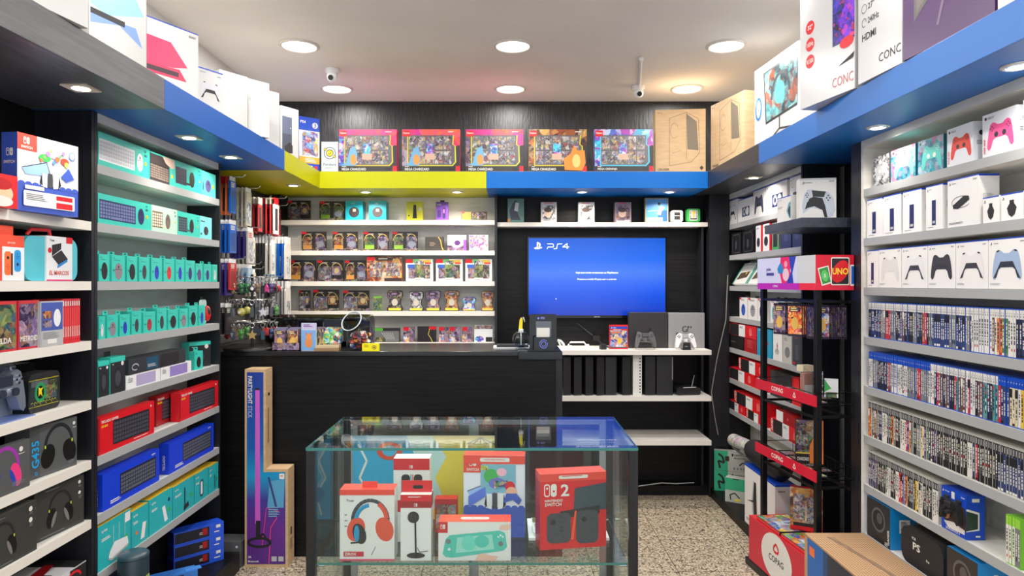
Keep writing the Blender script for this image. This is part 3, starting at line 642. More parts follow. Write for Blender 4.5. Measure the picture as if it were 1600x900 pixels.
def oled(m):
    console_front(m); m.E(.42, .74, .1, .05, GREEN); m.E(.56, .80, .09, .05, flat((200, 160, 200), .4)); m.E(.75, .74, .075, .05, flat((220, 70, 50), .4)); m.poly([(.68, .52), (.82, .66), (.92, .52), (.78, .46)], wv)
    m.C(.88, .84, .06, flat((120, 140, 210), .4)); m.C(.88, .84, .04, LW); [m.C(.36+.052*k, .70+.05*((k*5) % 4), .022+.008*(k % 3), flat(((226, 110, 60), (110, 170, 90), (150, 120, 190), (240, 200, 90), (90, 140, 200))[k % 5], .4), 10) for k in range(9)]; m.RR(.08, .07, .92, .27, .02, LW); m.R(.60, .19, .88, .25, RED); m.R(.60, .08, .88, .16, RED); m.bars(.12, .22, .4, .012, 4, GREY); m.R(.1, .29, .4, .34, OFFW)
pbox('console_carton', 'large white and blue handheld console carton on the top left shelf', 'console box', (-1.505, 2.095), (-1.468, 2.335), z, .24, .055, wv, oled,
     left=lambda m: (joycon_mark(m, .3, .7, .1, OFFW, wv), m.T('SWITCH', .15, .6, .04, OFFW, maxw=.7), m.bars(.2, .3, .6, .02, 2, OFFW)))
pbox('figure_carton', 'small red carton with a round cream window at the far left', 'toy box', (-1.50, 1.93), (-1.488, 2.075), z, .098, .05, flat((222, 30, 34), .35), lambda m: (m.E(.58, .42, .3, .3, flat((236, 196, 160), .5)), m.E(.58, .7, .28, .18, flat((190, 20, 26), .35)), m.E(.58, .18, .3, .16, OFFW)))
z = ZL[2]
def joy(m):
    m.R(0, 0, 1, .74, LW); m.R(0, 0, .36, .74, flat((226, 80, 60), .4)); m.T('JOY-CON', .62, .8, .05, OFFW, al='c')
    m.RR(.42, .12, .62, .64, .07, ORNG); m.RR(.70, .2, .9, .68, .07, flat((40, 150, 220), .4)); m.R(.61, .12, .66, .60, INK); m.C(.52, .5, .035, INK, 10); m.C(.8, .36, .035, INK, 10)
    for dx, dy in ((0, .05), (0, -.05), (.03, 0), (-.03, 0)): m.C(.52+dx, .3+dy, .013, DRED, 6); m.C(.8+dx, .54+dy, .013, NAVY, 6)
pbox('joystick_carton', 'red and white carton picturing an orange and a blue joystick', 'controller box', *onL(-18, 38), z, .14, .05, flat((236, 84, 54), .4), joy,
     parts=lambda o, W, h, d: MB().box(-W/2+.02, W/2-.02, .02, .022, h, h+.03, flat((236, 84, 54), .4)).build('hang_tab', o))
(a, b) = onL(40, 123); (x, y), rz, W = span(a, b)
e = empty('console_travel_case', (x-.005, y, z+.001), rz); tag(e, 'teal hard travel case wrapped in a white card sleeve', 'travel case')
m = MB().prism(rounded(W, .145, .035, 0, .0725), 0, .062, flat((84, 190, 206), .45), 'y', False); m.build('shell', e, bevel=.008)
m = MB().box(-W*.14, W*.36, -.006, .064, .0, .15, LW); m.face((-W*.14, -.006, 0), (1, 0, 0), (0, 0, 1), W*.5, .15)
m.poly([(.2, .55), (.55, .72), (.56, .86), (.2, .8)], INK); m.poly([(.2, .54), (.56, .7), (.82, .5), (.45, .36)], DARK); m.poly([(.4, .28), (.8, .44), (.8, .5), (.42, .36)], flat((40, 140, 210), .4)); m.C(.12, .68, .07, RED, 12); m.R(.75, .86, 1, 1, RED); m.T('Trust', .12, .88, .05, INK)
m.T('EL MARCOS', .1, .13, .1, flat((220, 90, 80), .4), maxw=.75); m.R(0, 0, 1, .03, PINK); m.build('card_sleeve', e)
MB().tube([(-W*.3, .03, .15), (-W*.25, .025, .168), (W*.05, .02, .172), (W*.12, .03, .153)], .006, RED, 8).build('carry_strap', e)
z = ZL[3]
def case_parts(o, W, h, d): pass
def gcase(x0, x1, label, cov, z=z, h=.155, X=-1.535, lean=0., title=None, tc=OFFW):
    def f(m): m.R(.05, .04, .95, .93, A(cov, 26)); m.R(.05, .93, .95, .99, flat((210, 60, 60), .4)); 
    def g(m):
        f(m)
        if title: m.T(title, .5, .16, .11, tc, al='c', maxw=.8)
    o = pbox('game_case', label, 'video game', *onL(x0, x1, X), z, h, .011, flat((196, 44, 54), .3), g); o.rotation_euler[0] = 0; return o
gcase(-20, 27, 'red framed game case with a green cover leaning at far left', 'jungle', title='ZELDA')
gcase(28, 62, 'red framed game case with a violet armoured cover', 'violet', title='METROID')
def backcover(m): m.R(.03, .35, .97, .97, flat((70, 90, 170), .4)); m.R(.1, .62, .48, .78, A('fire', 60)); m.R(.1, .42, .48, .58, A('violet', 60)); m.E(.72, .62, .16, .2, LW); m.R(.03, .03, .97, .35, LGREY); m.bars(.1, .3, .8, .012, 7, GREY); m.R(.3, .06, .7, .16, OFFW)
pbox('game_case', 'game case turned to show its printed white and blue back', 'video game', *onL(63, 99), z, .15, .011, LGREY, backcover)
me = MB().box(-.0058, .0058, 0, .105, 0, .155, flat((206, 44, 52), .3)); me.face((-.0058, 0, 0), (1, 0, 0), (0, 0, 1), .0116, .155).R(.2, .1, .8, .8, flat((222, 70, 70), .4)).R(.25, .84, .75, .95, OFFW); me.T('SWITCH', .85, .15, .6, OFFW, vert=True, maxw=.5)
me = me.mesh('game_case')
for k in range(8):
    o = bpy.data.objects.new('game_case', me); COL.objects.link(o); o.location = (-1.532, YL(100.5)+.0065+k*.0122, z+.001); o.rotation_euler = (0, 0, PI/2)
    tag(o, 'red handheld game case standing spine out beside the white back cover', 'video game', 'red spined handheld games')
# shelf d: clear packed controller, dark case
z = ZL[4]
def pad3d(name, parent, loc, rx, rz, body, dark, s=.155, stick=INK, light=None):
    """a game controller as solid parts"""
    e = bpy.data.objects.new(name, None); COL.objects.link(e); e.location = loc; e.rotation_euler = (rx, 0, rz); e.empty_display_size = .03
    if parent: e.parent = parent
    pts = [(x*s, y*s*.92) for x, y in PAD]
    b = MB().prism(pts, -.016, .018, body, 'y'); b.build('body', e, bevel=.008)
    q = MB().box(-.16*s, .16*s, -.022, -.012, .1*s, .3*s, dark)
    q.build('touchpad', e, bevel=.003)
    for sx in (-1, 1):
        t = MB().tube([(sx*.15*s, -.013, .0), (sx*.15*s, -.03, .0)], .055*s, stick, 14); t.tube([(sx*.15*s, -.026, 0), (sx*.15*s, -.034, 0)], .07*s, dark, 14); t.build('thumbstick', e)
    t = MB()
    for dx, dy in ((0, .06), (0, -.06), (.06, 0), (-.06, 0)):
        t.tube([((.31+dx)*s, -.014, (.19+dy)*s), ((.31+dx)*s, -.021, (.19+dy)*s)], .023*s, stick, 10)
        t.box((-.31+dx-.02)*s, (-.31+dx+.02)*s, -.021, -.014, (.19+dy-.02)*s, (.19+dy+.02)*s, stick)
    t.build('buttons', e)
    for sx in (-1, 1): MB().box(sx*.3*s-.012, sx*.3*s+.012, -.004, .018, .33*s, .42*s, stick).build('shoulder_button', e, bevel=.003)
    return e
(a, b) = onL(-15, 58); (x, y), rz, W = span(a, b)
e = empty('controller_blister_pack', (x-.035, y, z+.001), rz); tag(e, 'silver controller sealed in a clear plastic blister at far left', 'controller')
MB().box(-W/2, W/2, .045, .047, 0, .175, flat((180, 186, 200), .35)).build('backing_card', e)
p = pad3d('controller', e, (0, .012, .087), 0, 0, flat((176, 182, 196), .2, .5), flat((80, 84, 100), .2, .4), s=W*.92, stick=CHROME)
m = MB().prism(rounded(W, .172, .02, 0, .087), -.03, .044, PLAST, 'y'); m.build('blister', e, bevel=.004)
MB().box(-W/2, W/2, -.0305, .0465, -.0001, .003, flat((120, 140, 200), .3)).build('blue_edge', e)
(a, b) = onL(59, 107); (x, y), rz, W = span(a, b)
e = empty('console_travel_case', (x-.03, y, z+.001), rz); tag(e, 'black travel case with a green round emblem and yellow lines', 'travel case')
MB().prism(rounded(W, .128, .022, 0, .064), 0, .07, flat((32, 32, 34), .55), 'y').build('shell', e, bevel=.008)
m = MB(); m.face((-W/2, -.0, 0), (1, 0, 0), (0, 0, 1), W, .128)
m.R(.03, .15, .92, .84, flat((38, 44, 42), .5)); m.R(.5, .3, .9, .78, A('jungle', 60)); m.R(.08, .66, .6, .8, flat((90, 96, 100), .5)); m.E(.36, .5, .18, .26, flat((40, 150, 90), .4)); m.E(.36, .5, .11, .17, BLACK); m.poly([(.3, .4), (.36, .46), (.42, .38), (.4, .54), (.45, .62), (.36, .6), (.3, .64)], YELL)
m.R(.0, .82, .95, .845, flat((170, 160, 40), .4)); m.R(0, .14, .95, .16, flat((170, 160, 40), .4))
for k in range(9): m.arc(.1+k*.09, .23, .03, .04, 0, 270 if k % 2 else 180, .012, flat((190, 190, 70), .4), 6)
m.build('front_print', e)
# shelf e headsets
z = ZL[5]
hg = flat((84, 86, 88), .45); CYB = flat((20, 160, 226), .4)
def g435(m): m.R(.0, 0, .2, 1, flat((74, 76, 78), .45)); m.T('G435', .19, .2, .15, CYB, vert=True, maxw=.72); d_headset(m, .6, .52, .95, INK, BLACK, None, flat((190, 210, 60), .4)); m.C(.93, .88, .03, OFFW, 12); m.bars(.9, .79, .08, .012, 1, OFFW); m.T('G', .12, .06, .07, CYB, al='c'); m.bars(.8, .14, .14, .01, 4, GREY)
pbox('headset_carton', 'grey headset carton with bright blue G435 lettering down its side', 'headset box', (-1.558, 2.225), (-1.532, 2.43), z, .172, .09, hg, g435, top=lambda m: m.R(0, 0, 1, 1, flat((96, 98, 96), .5)))
def pinkh(m): m.R(0, 0, 1, 1, hg); d_headset(m, .62, .52, 1.02, flat((160, 50, 170), .4), PINK, flat((40, 70, 170), .4)); m.C(.86, .84, .03, OFFW, 12); m.bars(.82, .74, .12, .014, 1, OFFW); m.bars(.72, .2, .24, .01, 5, GREY)
pbox('headset_carton', 'grey headset carton picturing a pink and purple headset', 'headset box', (-1.528, 1.90), (-1.524, 2.18), z, .15, .02, hg, pinkh, gap=.004)
z = ZL[6]
def darkh(m): d_headset(m, .5, .5, .8, INK, BLACK, flat((120, 116, 116), .5), flat((200, 210, 60), .4)); m.C(.9, .88, .028, OFFW, 12); m.C(.9, .66, .028, OFFW, 12); m.bars(.88, .8, .07, .012, 2, GREY); m.bars(.88, .58, .07, .012, 3, GREY); m.bars(.2, .93, .4, .014, 1, GREY); m.bars(.1, .05, .6, .014, 1, GREY)
dk = flat((56, 56, 54), .45)
pbox('headset_carton', 'charcoal headset carton in the row below the pink one, farther of two', 'headset box', (-1.56, 2.25), (-1.535, 2.475), z, .17, .09, dk, darkh, left=lambda m: m.T('A10', .8, .15, .5, RED, vert=True), top=lambda m: m.R(0, 0, 1, 1, flat((78, 78, 72), .5)), group='charcoal headset cartons')
pbox('headset_carton', 'charcoal headset carton in the row below the pink one, nearer of two', 'headset box', (-1.53, 1.92), (-1.526, 2.215), z, .16, .05, dk, darkh, top=lambda m: m.R(0, 0, 1, 1, flat((78, 78, 72), .5)), group='charcoal headset cartons')
z = ZL[7]+.06
shelf_l = MB().box(XL-.21, XL, 1.298, 2.494, ZL[7]-.032, ZL[7], LAMW); shelf_l.build('shelf', bpy.data.objects['shelving_unit'])
z = ZL[7]
def f(m): m.R(.8, .1, 1, .95, INK); m.arc(.85, .5, .08, .3, 0, 200, .02, RED)
pbox('wheel_carton', 'white and black carton lying flat on the lowest left shelf', 'accessory box', (-1.53, 2.02), (-1.53, 2.48), z, .075, .17, flat((206, 206, 212), .4), f,
     top=lambda m: (m.C(.45, .45, .06, INK), m.C(.45, .45, .04, LGREY), m.R(.86, 0, 1, 1, INK), m.poly([(.6, .3), (.9, .5), (.9, .7), (.6, .6)], DRED)), parts=lambda o, W, h, d: MB().box(W*.05, W*.16, .02, .05, h, h+.012, INK).build('handle', o, bevel=.003))
# ------------------------------------------------------------------ things on top of the canopies, left
cz = CZ1
cart = flat((206, 206, 206), .4); cart2 = flat((182, 182, 181), .45)
def fins(c1, c2):
    def f(m):
        m.poly([(-.0+.02, .72), (.62, .88), (.95, .60), (.3, .46), (.02, .5)], c1); m.poly([(.02, .34), (.5, .42), (.92, .30), (.80, .46), (.02, .42)], c2); m.R(.02, .42, .6, .47, DARK); m.T('SONY', .95, .93, .03, DARK, al='r')
    return f
pbox('console_carton', 'large plain white carton overhanging the charcoal canopy', 'carton', (-1.30, 1.60), (-1.231, 2.005), cz, .42, .22, cart)
pbox('console_carton', 'white console carton with pale blue fin shapes', 'console box', (-1.41, 2.30), (-1.348, 2.55), cz, .40, .16, cart2, fins(flat((130, 180, 226), .4), flat((110, 140, 210), .4)))
pbox('cover_plate_carton', 'white console carton with red and pink plates printed, blue top edge', 'console box', (-1.357, 2.567), (-1.254, 2.77), cz, .26, .16, cart, lambda m: (m.poly([(0, .74), (.45, .73), (.78, .42), (.5, .36), (0, .32)], flat((226, 54, 98), .4)), m.poly([(.0, .2), (.45, .2), (.76, .2), (.62, .36), (0, .33)], flat((196, 44, 84), .4)), m.R(0, .24, .6, .31, flat((70, 50, 60), .5)), m.T('SONY', .95, .9, .035, DARK, al='r'), m.R(0, .985, 1, 1, PSB)))
pbox('controller_carton', 'white controller carton on the left blue canopy', 'controller box', (-1.312, 2.889), (-1.25, 3.0), cz, .172, .08, cart, lambda m: (d_pad(m, .5, .46, .8, flat((206, 206, 216), .4), INK, face='back'), m.R(0, .97, 1, 1, PSB), m.T('SONY', .92, .86, .03, DARK, al='r'), m.bars(.08, .89, .25, .014, 1, GREY)))
for (a, b, h, nm, c) in (((-1.36, 3.22), (-1.273, 3.345), .262, 'greyish blank white carton beside the controller carton', cart2), ((-1.30, 3.42), (-1.226, 3.516), .28, 'bright blank white carton, middle of the three blank ones', cart),
                      ((-1.34, 3.70), (-1.27, 3.80), .31, 'tall blank white carton farthest along the blue canopy', cart)):
    pbox('console_carton', nm, 'carton', a, b, cz, h, .14, c, lambda m: (m.R(.0, .4, 1, .405, LGREY), m.R(.05, .62, .14, .68, LGREY)))
pbox('console_carton', 'white carton with a black console pictured, above the yellow canopy', 'console box', (-1.372, 4.13), (-1.30, 4.25), cz, .33, .1, cart2, lambda m: (m.R(.08, .18, .62, .82, flat((60, 66, 84), .4)), m.R(.08, .5, .62, .82, flat((80, 88, 110), .4)), m.poly([(.2, .26), (.5, .36), (.66, .3), (.66, .16), (.3, .14)], INK), m.C(.54, .62, .03, LGREY, 8)))
def f(m):
    m.R(0, 0, 1, 1, PSB); m.T('PS4', .06, .88, .05, OFFW, sx=1.1); m.C(.78, .86, .14, OFFW); m.T('3', .78, .82, .08, PSB, al='c'); m.R(.0, .16, 1, .75, LW); m.R(.15, .28, .92, .74, A('bluegame', 26)); m.R(.0, .14, 1, .26, flat((236, 176, 40), .4)); m.bars(.3, .22, .6, .014, 3, OFFW)
    m.R(.5, .04, .66, .1, OFFW); m.R(.75, .04, .9, .1, RED)
pbox('console_carton', 'blue console bundle carton with a yellow band at the corner', 'console box', (-1.373, 4.495), (-1.262, 4.585), cz, .355, .1, PSB, f)
pbox('brand_sign', 'small white sign with a ringed yellow circle beside the card boxes', 'sign', *onB(502, 528.5, 4.57), cz, .2, .012, flat((206, 218, 222), .3), lambda m: (m.RR(.03, .03, .97, .97, .04, flat((214, 226, 230), .3)), m.C(.5, .62, .36, INK, 28), m.C(.5, .62, .32, flat((214, 226, 230), .3), 28), m.C(.5, .62, .22, INK, 24), m.C(.5, .62, .18, YELL, 24), m.T('UP', .5, .58, .06, INK, al='c'), m.C(.22, .74, .09, INK, 14), m.C(.22, .74, .06, YELL, 14), m.C(.78, .5, .09, INK, 14), m.C(.78, .5, .06, YELL, 14), m.T('Pandora', .5, .2, .09, DARK, False, al='c'), m.bars(.2, .12, .6, .015, 1, GREY)))
# five collectable card boxes on the back canopy
def tcg(title, frame, edge, fig):
    def f(m):
        m.R(0, 0, 1, 1, frame); m.R(0, 0, 1, .13, flat((38, 36, 40), .35)); m.poly([(.93, 0), (1, 0), (1, .3), (.96, .3), (.96, .13), (.93, .13)], RED if fig else flat((30, 30, 40), .4))
        m.R(.0, .13, .16, .86, A(fig or 'ocean', 18)); m.poly([(.97, .13), (.84, .13), (.90, .2), (.90, .55), (.96, .62), (1, .62), (1, .13)], flat((44, 42, 46), .4))
        m.poly([(.09, .13), (.88, .13), (.94, .22), (.93, .6), (.89, .64), (.9, .86), (.09, .86)], edge)
        m.poly([(.11, .155), (.87, .155), (.915, .23), (.91, .6), (.87, .64), (.88, .86), (.11, .86)], flat((96, 92, 96), .3))
        xs = [.12, .27, .42, .57, .72]
        for i, x in enumerate(xs):
            m.R(x, .52, x+.135, .83, A('cards', 46)); m.R(x, .18, x+.135, .48, A('cards', 46))
        m.R(.42, .3, .55, .66, A('ocean', 40)); m.R(.40, .28, .57, .42, flat((206, 170, 150), .4))
        m.R(.02, .86, .10, .97, RED); m.RR(.01, .83, .14, .97, .02, RED); m.T('Pokemon', .02, .89, .045, OFFW, maxw=.11); m.bars(.8, .93, .12, .02, 1, OFFW)
        m.T(title, .05, .025, .06, OFFW, maxw=.42); m.bars(.05, .105, .08, .015, 1, OFFW); m.T('EX', .82, .02, .07, BLACK)
    return f
fr = {'magenta': A('magenta', 6)}
for (x0, x1, title, frame, edge, fig, lab) in (
    (529.5, 620, 'MEGA CHARIZARD', A('magenta', 7), flat((216, 190, 40), .3), 'ocean', 'pink framed card box next to the small white sign'),
    (628, 718.5, 'MEGA CHARIZARD', A('magenta', 7), flat((206, 200, 50), .3), 'violet', 'pink framed card box, second from the small white sign'),
    (727.5, 818, 'MEGA CHARIZARD', A('magenta', 7), flat((206, 200, 50), .3), 'violet', 'pink framed card box, middle of the five on the canopy'),
    (826, 917, 'MEGA CHARIZARD', A('fire', 8), flat((216, 190, 40), .3), 'fire', 'orange framed card box with an orange figure patch'),
    (929, 1021, 'MEGA GRENINJA', A('ocean', 9), flat((60, 190, 230), .3), 'ocean', 'blue and purple framed card box beside the cardboard carton')):
    def front(m, title=title, frame=frame, edge=edge, fig=fig):
        tcg(title, frame, edge, fig)(m)
        if fig == 'fire': m.poly([(.62, .04), (.6, .3), (.72, .42), (.78, .62), (.84, .5), (.96, .5), (.98, .2), (.92, .02)], flat((236, 140, 50), .4)); m.E(.82, .25, .07, .16, flat((240, 200, 120), .4), 14)
        elif fig == 'ocean' and 'CHAR' in title or fig == 'violet': m.poly([(.04, .16), (.12, .2), (.2, .55), (.28, .6), (.32, .4), (.3, .14), (.16, .13)], flat((110, 170, 210), .4)); m.E(.25, .28, .055, .13, flat((226, 150, 70), .4), 12)
    pbox('card_collection_box', lab, 'card box', *onB(x0, x1, 4.565), cz, .282, .06, frame, front, group='collectable card boxes on the back canopy')
# cardboard cartons and monitor cartons, right
ink = flat((110, 90, 66), .6)
def cruiser(m):
    m.line([(.28, .86), (.28, .1), (.72, .16), (.88, .3)], .008, ink); m.line([(.28, .86), (.62, .95), (.86, .84), (.88, .3)], .008, ink); m.line([(.62, .95), (.62, .2)], .006, ink)
    m.poly([(.62, .93), (.82, .80), (.86, .34), (.64, .36)], flat((120, 108, 92), .6)); m.arc(.38, .66, .08, .12, 20, 320, .006, ink); m.line([(.34, .3), (.52, .34)], .006, ink)
    m.T('CRUISER', .05, .025, .035, flat((70, 56, 40), .6)); m.T('ROYAL', .05, .94, .018, ink, maxw=.2); m.poly([(.88, .06), (.92, .1), (.96, .06), (.92, .02)], flat((70, 56, 40), .6))
pbox('computer_case_carton', 'brown cardboard computer case carton facing the shop front', 'cardboard box', (.995, 4.60), (1.325, 4.565), cz, .42, .16, KRAFT, cruiser, group='plain cardboard cartons')
pbox('computer_case_carton', 'brown cardboard computer case carton turned along the right canopy', 'cardboard box', (1.340, 4.50), (1.43, 4.12), cz, .42, .16, KRAFT, cruiser, group='plain cardboard cartons')
def teal_mon(m):
    m.R(0, .78, 1, 1, flat((190, 220, 236), .4)); m.poly([(.28, .26), (.98, .3), (1, .92), (.22, .90)], INK); m.poly([(.3, .29), (.97, .33), (.985, .9), (.25, .88)], A('teallandscape', 14))
    m.arc(.62, .52, .2, .26, 0, 180, .04, flat((50, 60, 70), .4)); m.C(.6, .56, .12, flat((90, 190, 200), .4)); m.line([(.6, .28), (.6, .14), (.35, .04)], .02, DARK); m.line([(.6, .14), (.85, .1)], .02, DARK)
    m.arc(.1, .5, .07, .13, 0, 360, .03, flat((30, 120, 200), .4)); m.T('concordia', .06, .03, .06, flat((30, 120, 200), .4), maxw=.4)
pbox('monitor_carton', 'blue and white monitor carton with a teal archway screen', 'monitor box', (1.40, 3.868), (1.434, 3.365), cz, .45, .14, cart, teal_mon)
def mon32(m):
    m.R(.62, .36, 1, .98, flat((40, 50, 120), .3)); m.R(.635, .375, 1, .96, A('neon', 22)); 
    for k, t in enumerate(('32"', '165Hz', 'R1500')): m.C(.2, .60-k*.13, .085, RED, 20); m.T(t, .2, .585-k*.13, .035, OFFW, al='c', maxw=.13)
    m.arc(.16, .9, .05, .05, 0, 300, .02, flat((30, 120, 200), .4)); m.E(.87, .35, .12, .04, RED, 16); m.T('CONC', .62, .06, .07, flat((200, 120, 120), .5), False, maxw=.36); m.poly([(.72, .2), (.98, .22), (1, .26)], INK)
pbox('monitor_carton', 'white monitor carton with three red discs, 32 inch', 'monitor box', (1.262, 2.945), (1.33, 2.615), cz, .55, .15, flat((208, 208, 210), .25), mon32)
def mon27(m):
    m.T('27"', .24, .50, .045, INK); m.T('240Hz', .24, .40, .045, INK, maxw=.26); m.T('HDMI', .1, .29, .05, INK); m.arc(.15, .52, .06, .03, 0, 360, .01, INK); m.arc(.15, .42, .05, .03, 0, 300, .01, INK)
    m.R(.72, .5, 1, 1, A('neon', 22)); m.T('CONC', .5, .08, .06, DARK, False, maxw=.48); m.arc(.35, .75, .05, .05, 0, 300, .01, GREY)
pbox('monitor_carton', 'white monitor carton printed 27 and 240 hertz', 'monitor box', (1.322, 2.575), (1.338, 2.315), cz, .52, .15, flat((202, 202, 204), .25), mon27)
pur = flat((78, 48, 98), .35)
def monp(m):
    m.poly([(.14, .22), (.62, .5), (1, .62), (1, 1), (.14, 1)], flat((96, 92, 92), .4)); m.poly([(.17, .27), (.6, .53), (1, .66), (1, 1), (.17, 1)], flat((112, 106, 102), .4)); m.line([(.60, .52), (.42, .12)], .03, flat((120, 100, 130), .4)); m.line([(.60, .52), (.98, .62)], .02, flat((150, 130, 160), .4)); m.C(.6, .5, .02, OFFW, 10); m.R(0, .46, .13, .8, OFFW)
pbox('monitor_carton', 'purple monitor carton with a grey screen and thin stand', 'monitor box', (1.332, 2.30), (1.36, 1.905), cz, .5, .15, pur, monp)
pbox('monitor_carton', 'plain white carton beside the purple monitor carton', 'carton', (1.36, 1.895), (1.38, 1.55), cz, .5, .15, cart)
# security cameras
for x, y, nm, s in ((-1.11, 4.33, 'white dome security camera near the left ceiling light', 1), (.90, 4.70, 'white dome security camera fed by a thin ceiling conduit', 1)):
    e = empty('security_camera', (x, y, CEIL-.001)); tag(e, nm, 'security camera', 'ceiling security cameras')
    MB().lathe([(.045, 0), (.045, -.02), (.036, -.03), (.02, -.034), (.0001, -.034)], (0, 0, 0), LW, 24).build('mount', e)
    MB().ball((0, -.012, -.052), .034, LW, 16, 10).build('dome', e)
    MB().tube([(0, -.036, -.062), (0, -.05, -.068)], .016, BLACK, 14).build('lens', e)
    if 'conduit' in nm: MB().tube([(-.0, -.05, -.012), (-.10, -.61, -.012)], .009, LW, 8).ball((-.10, -.61, -.014), .016, LW, 10, 6).build('conduit', e)

# ------------------------------------------------------------------ right near unit
z = ZR[0]
def xbox(col, txt, bgm=None):
    def f(m):
        if bgm: m.R(0, 0, 1, 1, bgm)
        m.C(.1, .9, .035, INK, 10); m.T('XBOX', .16, .87, .055, GREY if not bgm else OFFW); d_pad(m, .54, .46, .78, col, None, stick=DARK if not bgm else OFFW)
        if txt: m.T(txt, .1, .08, .05, RED, vert=True, maxw=.5)
    return f
side_mark = lambda m: (m.C(.5, .72, .16, DARK, 10), m.bars(.2, .5, .6, .02, 3, GREY))  # printed dark disc and small print on a carton's side
wht = flat((228, 230, 236), .4)
pbox('controller_carton', 'dark grey controller carton at the far end of the top games shelf', 'controller box', *onR(1364, 1390), z, .125, .05, flat((80, 84, 90), .4), xbox(LGREY, None, A('blackwhite', 60)), right=side_mark, group='controller cartons on the top right shelf', gap=.006)
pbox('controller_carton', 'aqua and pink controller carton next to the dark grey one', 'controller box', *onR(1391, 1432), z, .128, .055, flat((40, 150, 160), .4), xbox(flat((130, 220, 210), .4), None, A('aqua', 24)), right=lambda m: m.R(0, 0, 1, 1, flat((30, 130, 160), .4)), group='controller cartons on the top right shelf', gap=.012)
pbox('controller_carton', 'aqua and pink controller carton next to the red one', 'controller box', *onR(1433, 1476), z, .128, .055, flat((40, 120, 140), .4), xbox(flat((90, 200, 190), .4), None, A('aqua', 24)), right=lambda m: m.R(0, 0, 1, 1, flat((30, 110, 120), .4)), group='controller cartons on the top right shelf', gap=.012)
pbox('controller_carton', 'white carton picturing a red controller', 'controller box', *onR(1477, 1524), z, .135, .055, wht, xbox(flat((226, 62, 44), .4), 'PULSE RED'), right=side_mark, group='controller cartons on the top right shelf', gap=.02)
pbox('controller_carton', 'white carton picturing a hot pink controller', 'controller box', *onR(1532, 1592), z, .14, .055, wht, xbox(flat((240, 84, 150), .4), 'DEEP PINK'), right=side_mark, group='controller cartons on the top right shelf', gap=.02)
pbox('controller_carton', 'plain white controller carton at the near end of the top games shelf', 'controller box', *onR(1597, 1650), z, .145, .055, wht, xbox(LGREY, None), group='controller cartons on the top right shelf', gap=.01)
z = ZR[1]
pk = flat((238, 236, 236), .4); psidec = lambda m: (m.R(0, .96, 1, 1, PSB), m.bars(.2, .6, .6, .012, 6, LGREY))
def remote(m): m.R(0, .975, 1, 1, PSB); m.R(.36, .1, .6, .66, NAVY); m.R(.4, .14, .56, .2, LGREY); ps_mark(m, .06, .86, .06, INK); m.bars(.18, .9, .2, .012, 1, GREY); m.bars(.1, .05, .5, .012, 1, GREY)
nm = ['nearest the dark column', 'second from the dark column', 'third from the dark column', 'next to the big earpiece carton']
for i, (x0, x1) in enumerate(((1354, 1379), (1380, 1409), (1410, 1441), (1446, 1474))):
    pbox('remote_carton', 'narrow white carton with a tall navy bar printed, %s' % nm[i], 'accessory box', *onR(x0, x1), z, .166, .07, pk, remote, right=psidec, group='tall white accessory cartons', gap=.008)
def earp(m): m.R(0, .975, 1, 1, PSB); ps_mark(m, .05, .87, .06, INK); m.T('PlayStation', .15, .885, .03, DARK); m.T('SONY', .95, .9, .03, DARK, al='r'); m.arc(.45, .5, .3, .12, 30, 330, .012, DARK); m.poly([(.18, .45), (.55, .62), (.7, .6), (.72, .52), (.36, .36), (.2, .38)], INK); m.bars(.05, .08, .5, .012, 2, GREY)
pbox('accessory_carton', 'big white carton picturing a black handheld remote with a loop', 'accessory box', *onR(1479, 1531), z, .17, .07, pk, earp, right=psidec, gap=.012)
def dang(m): m.R(0, .95, 1, 1, PSB); ps_mark(m, .06, .76, .12, INK); m.poly([(.36, .2), (.5, .1), (.64, .2), (.72, .45), (.6, .62), (.6, .74), (.4, .74), (.4, .62), (.28, .45)], INK)
for i, (x0, x1) in enumerate(((1535, 1562), (1563, 1600), (1601, 1642))):
    pbox('earphone_carton', 'low white carton with a small dark device printed, %s' % ['beside the big remote carton', 'middle of the three', 'nearest the frame edge'][i], 'accessory box', *onR(x0, x1), z, .085, .06, pk, dang, group='low white accessory cartons', gap=.006)
z = ZR[2]
def dsf(body, mid, face='back'):
    return lambda m: (m.R(0, .975, 1, 1, PSB), ps_mark(m, .05, .87, .055, INK), m.T('PlayStation', .15, .885, .028, DARK), m.T('SONY', .95, .9, .028, DARK, al='r'), d_pad(m, .5, .48, .78, body, mid, face=face), m.bars(.05, .1, .3, .012, 2, LGREY))
pbox('remote_carton', 'narrow white carton with a navy bar in the row of controller cartons', 'accessory box', *onR(1355, 1372.5), z, .162, .07, pk, remote, right=psidec, group='tall white accessory cartons')
for x0, x1, c1, c2, nm in ((1373, 1408.5, flat((222, 222, 224), .4), None, 'all pale grey'), (1409, 1449.5, flat((232, 232, 236), .4), flat((60, 62, 72), .4), 'white and dark, beside the all grey'), (1450, 1493, flat((58, 58, 66), .4), flat((48, 48, 56), .4), 'solid black'),
                           (1493.5, 1544, flat((232, 228, 230), .4), flat((60, 58, 66), .4), 'white and dark, beside the solid black'), (1544.5, 1604, flat((160, 182, 214), .4), flat((44, 50, 64), .4), 'blue grey')):
    pbox('controller_carton', 'white carton picturing a %s controller' % nm, 'controller box', *onR(x0, x1), z, .163, .07, pk, dsf(c1, c2), right=psidec, group='row of white controller cartons')
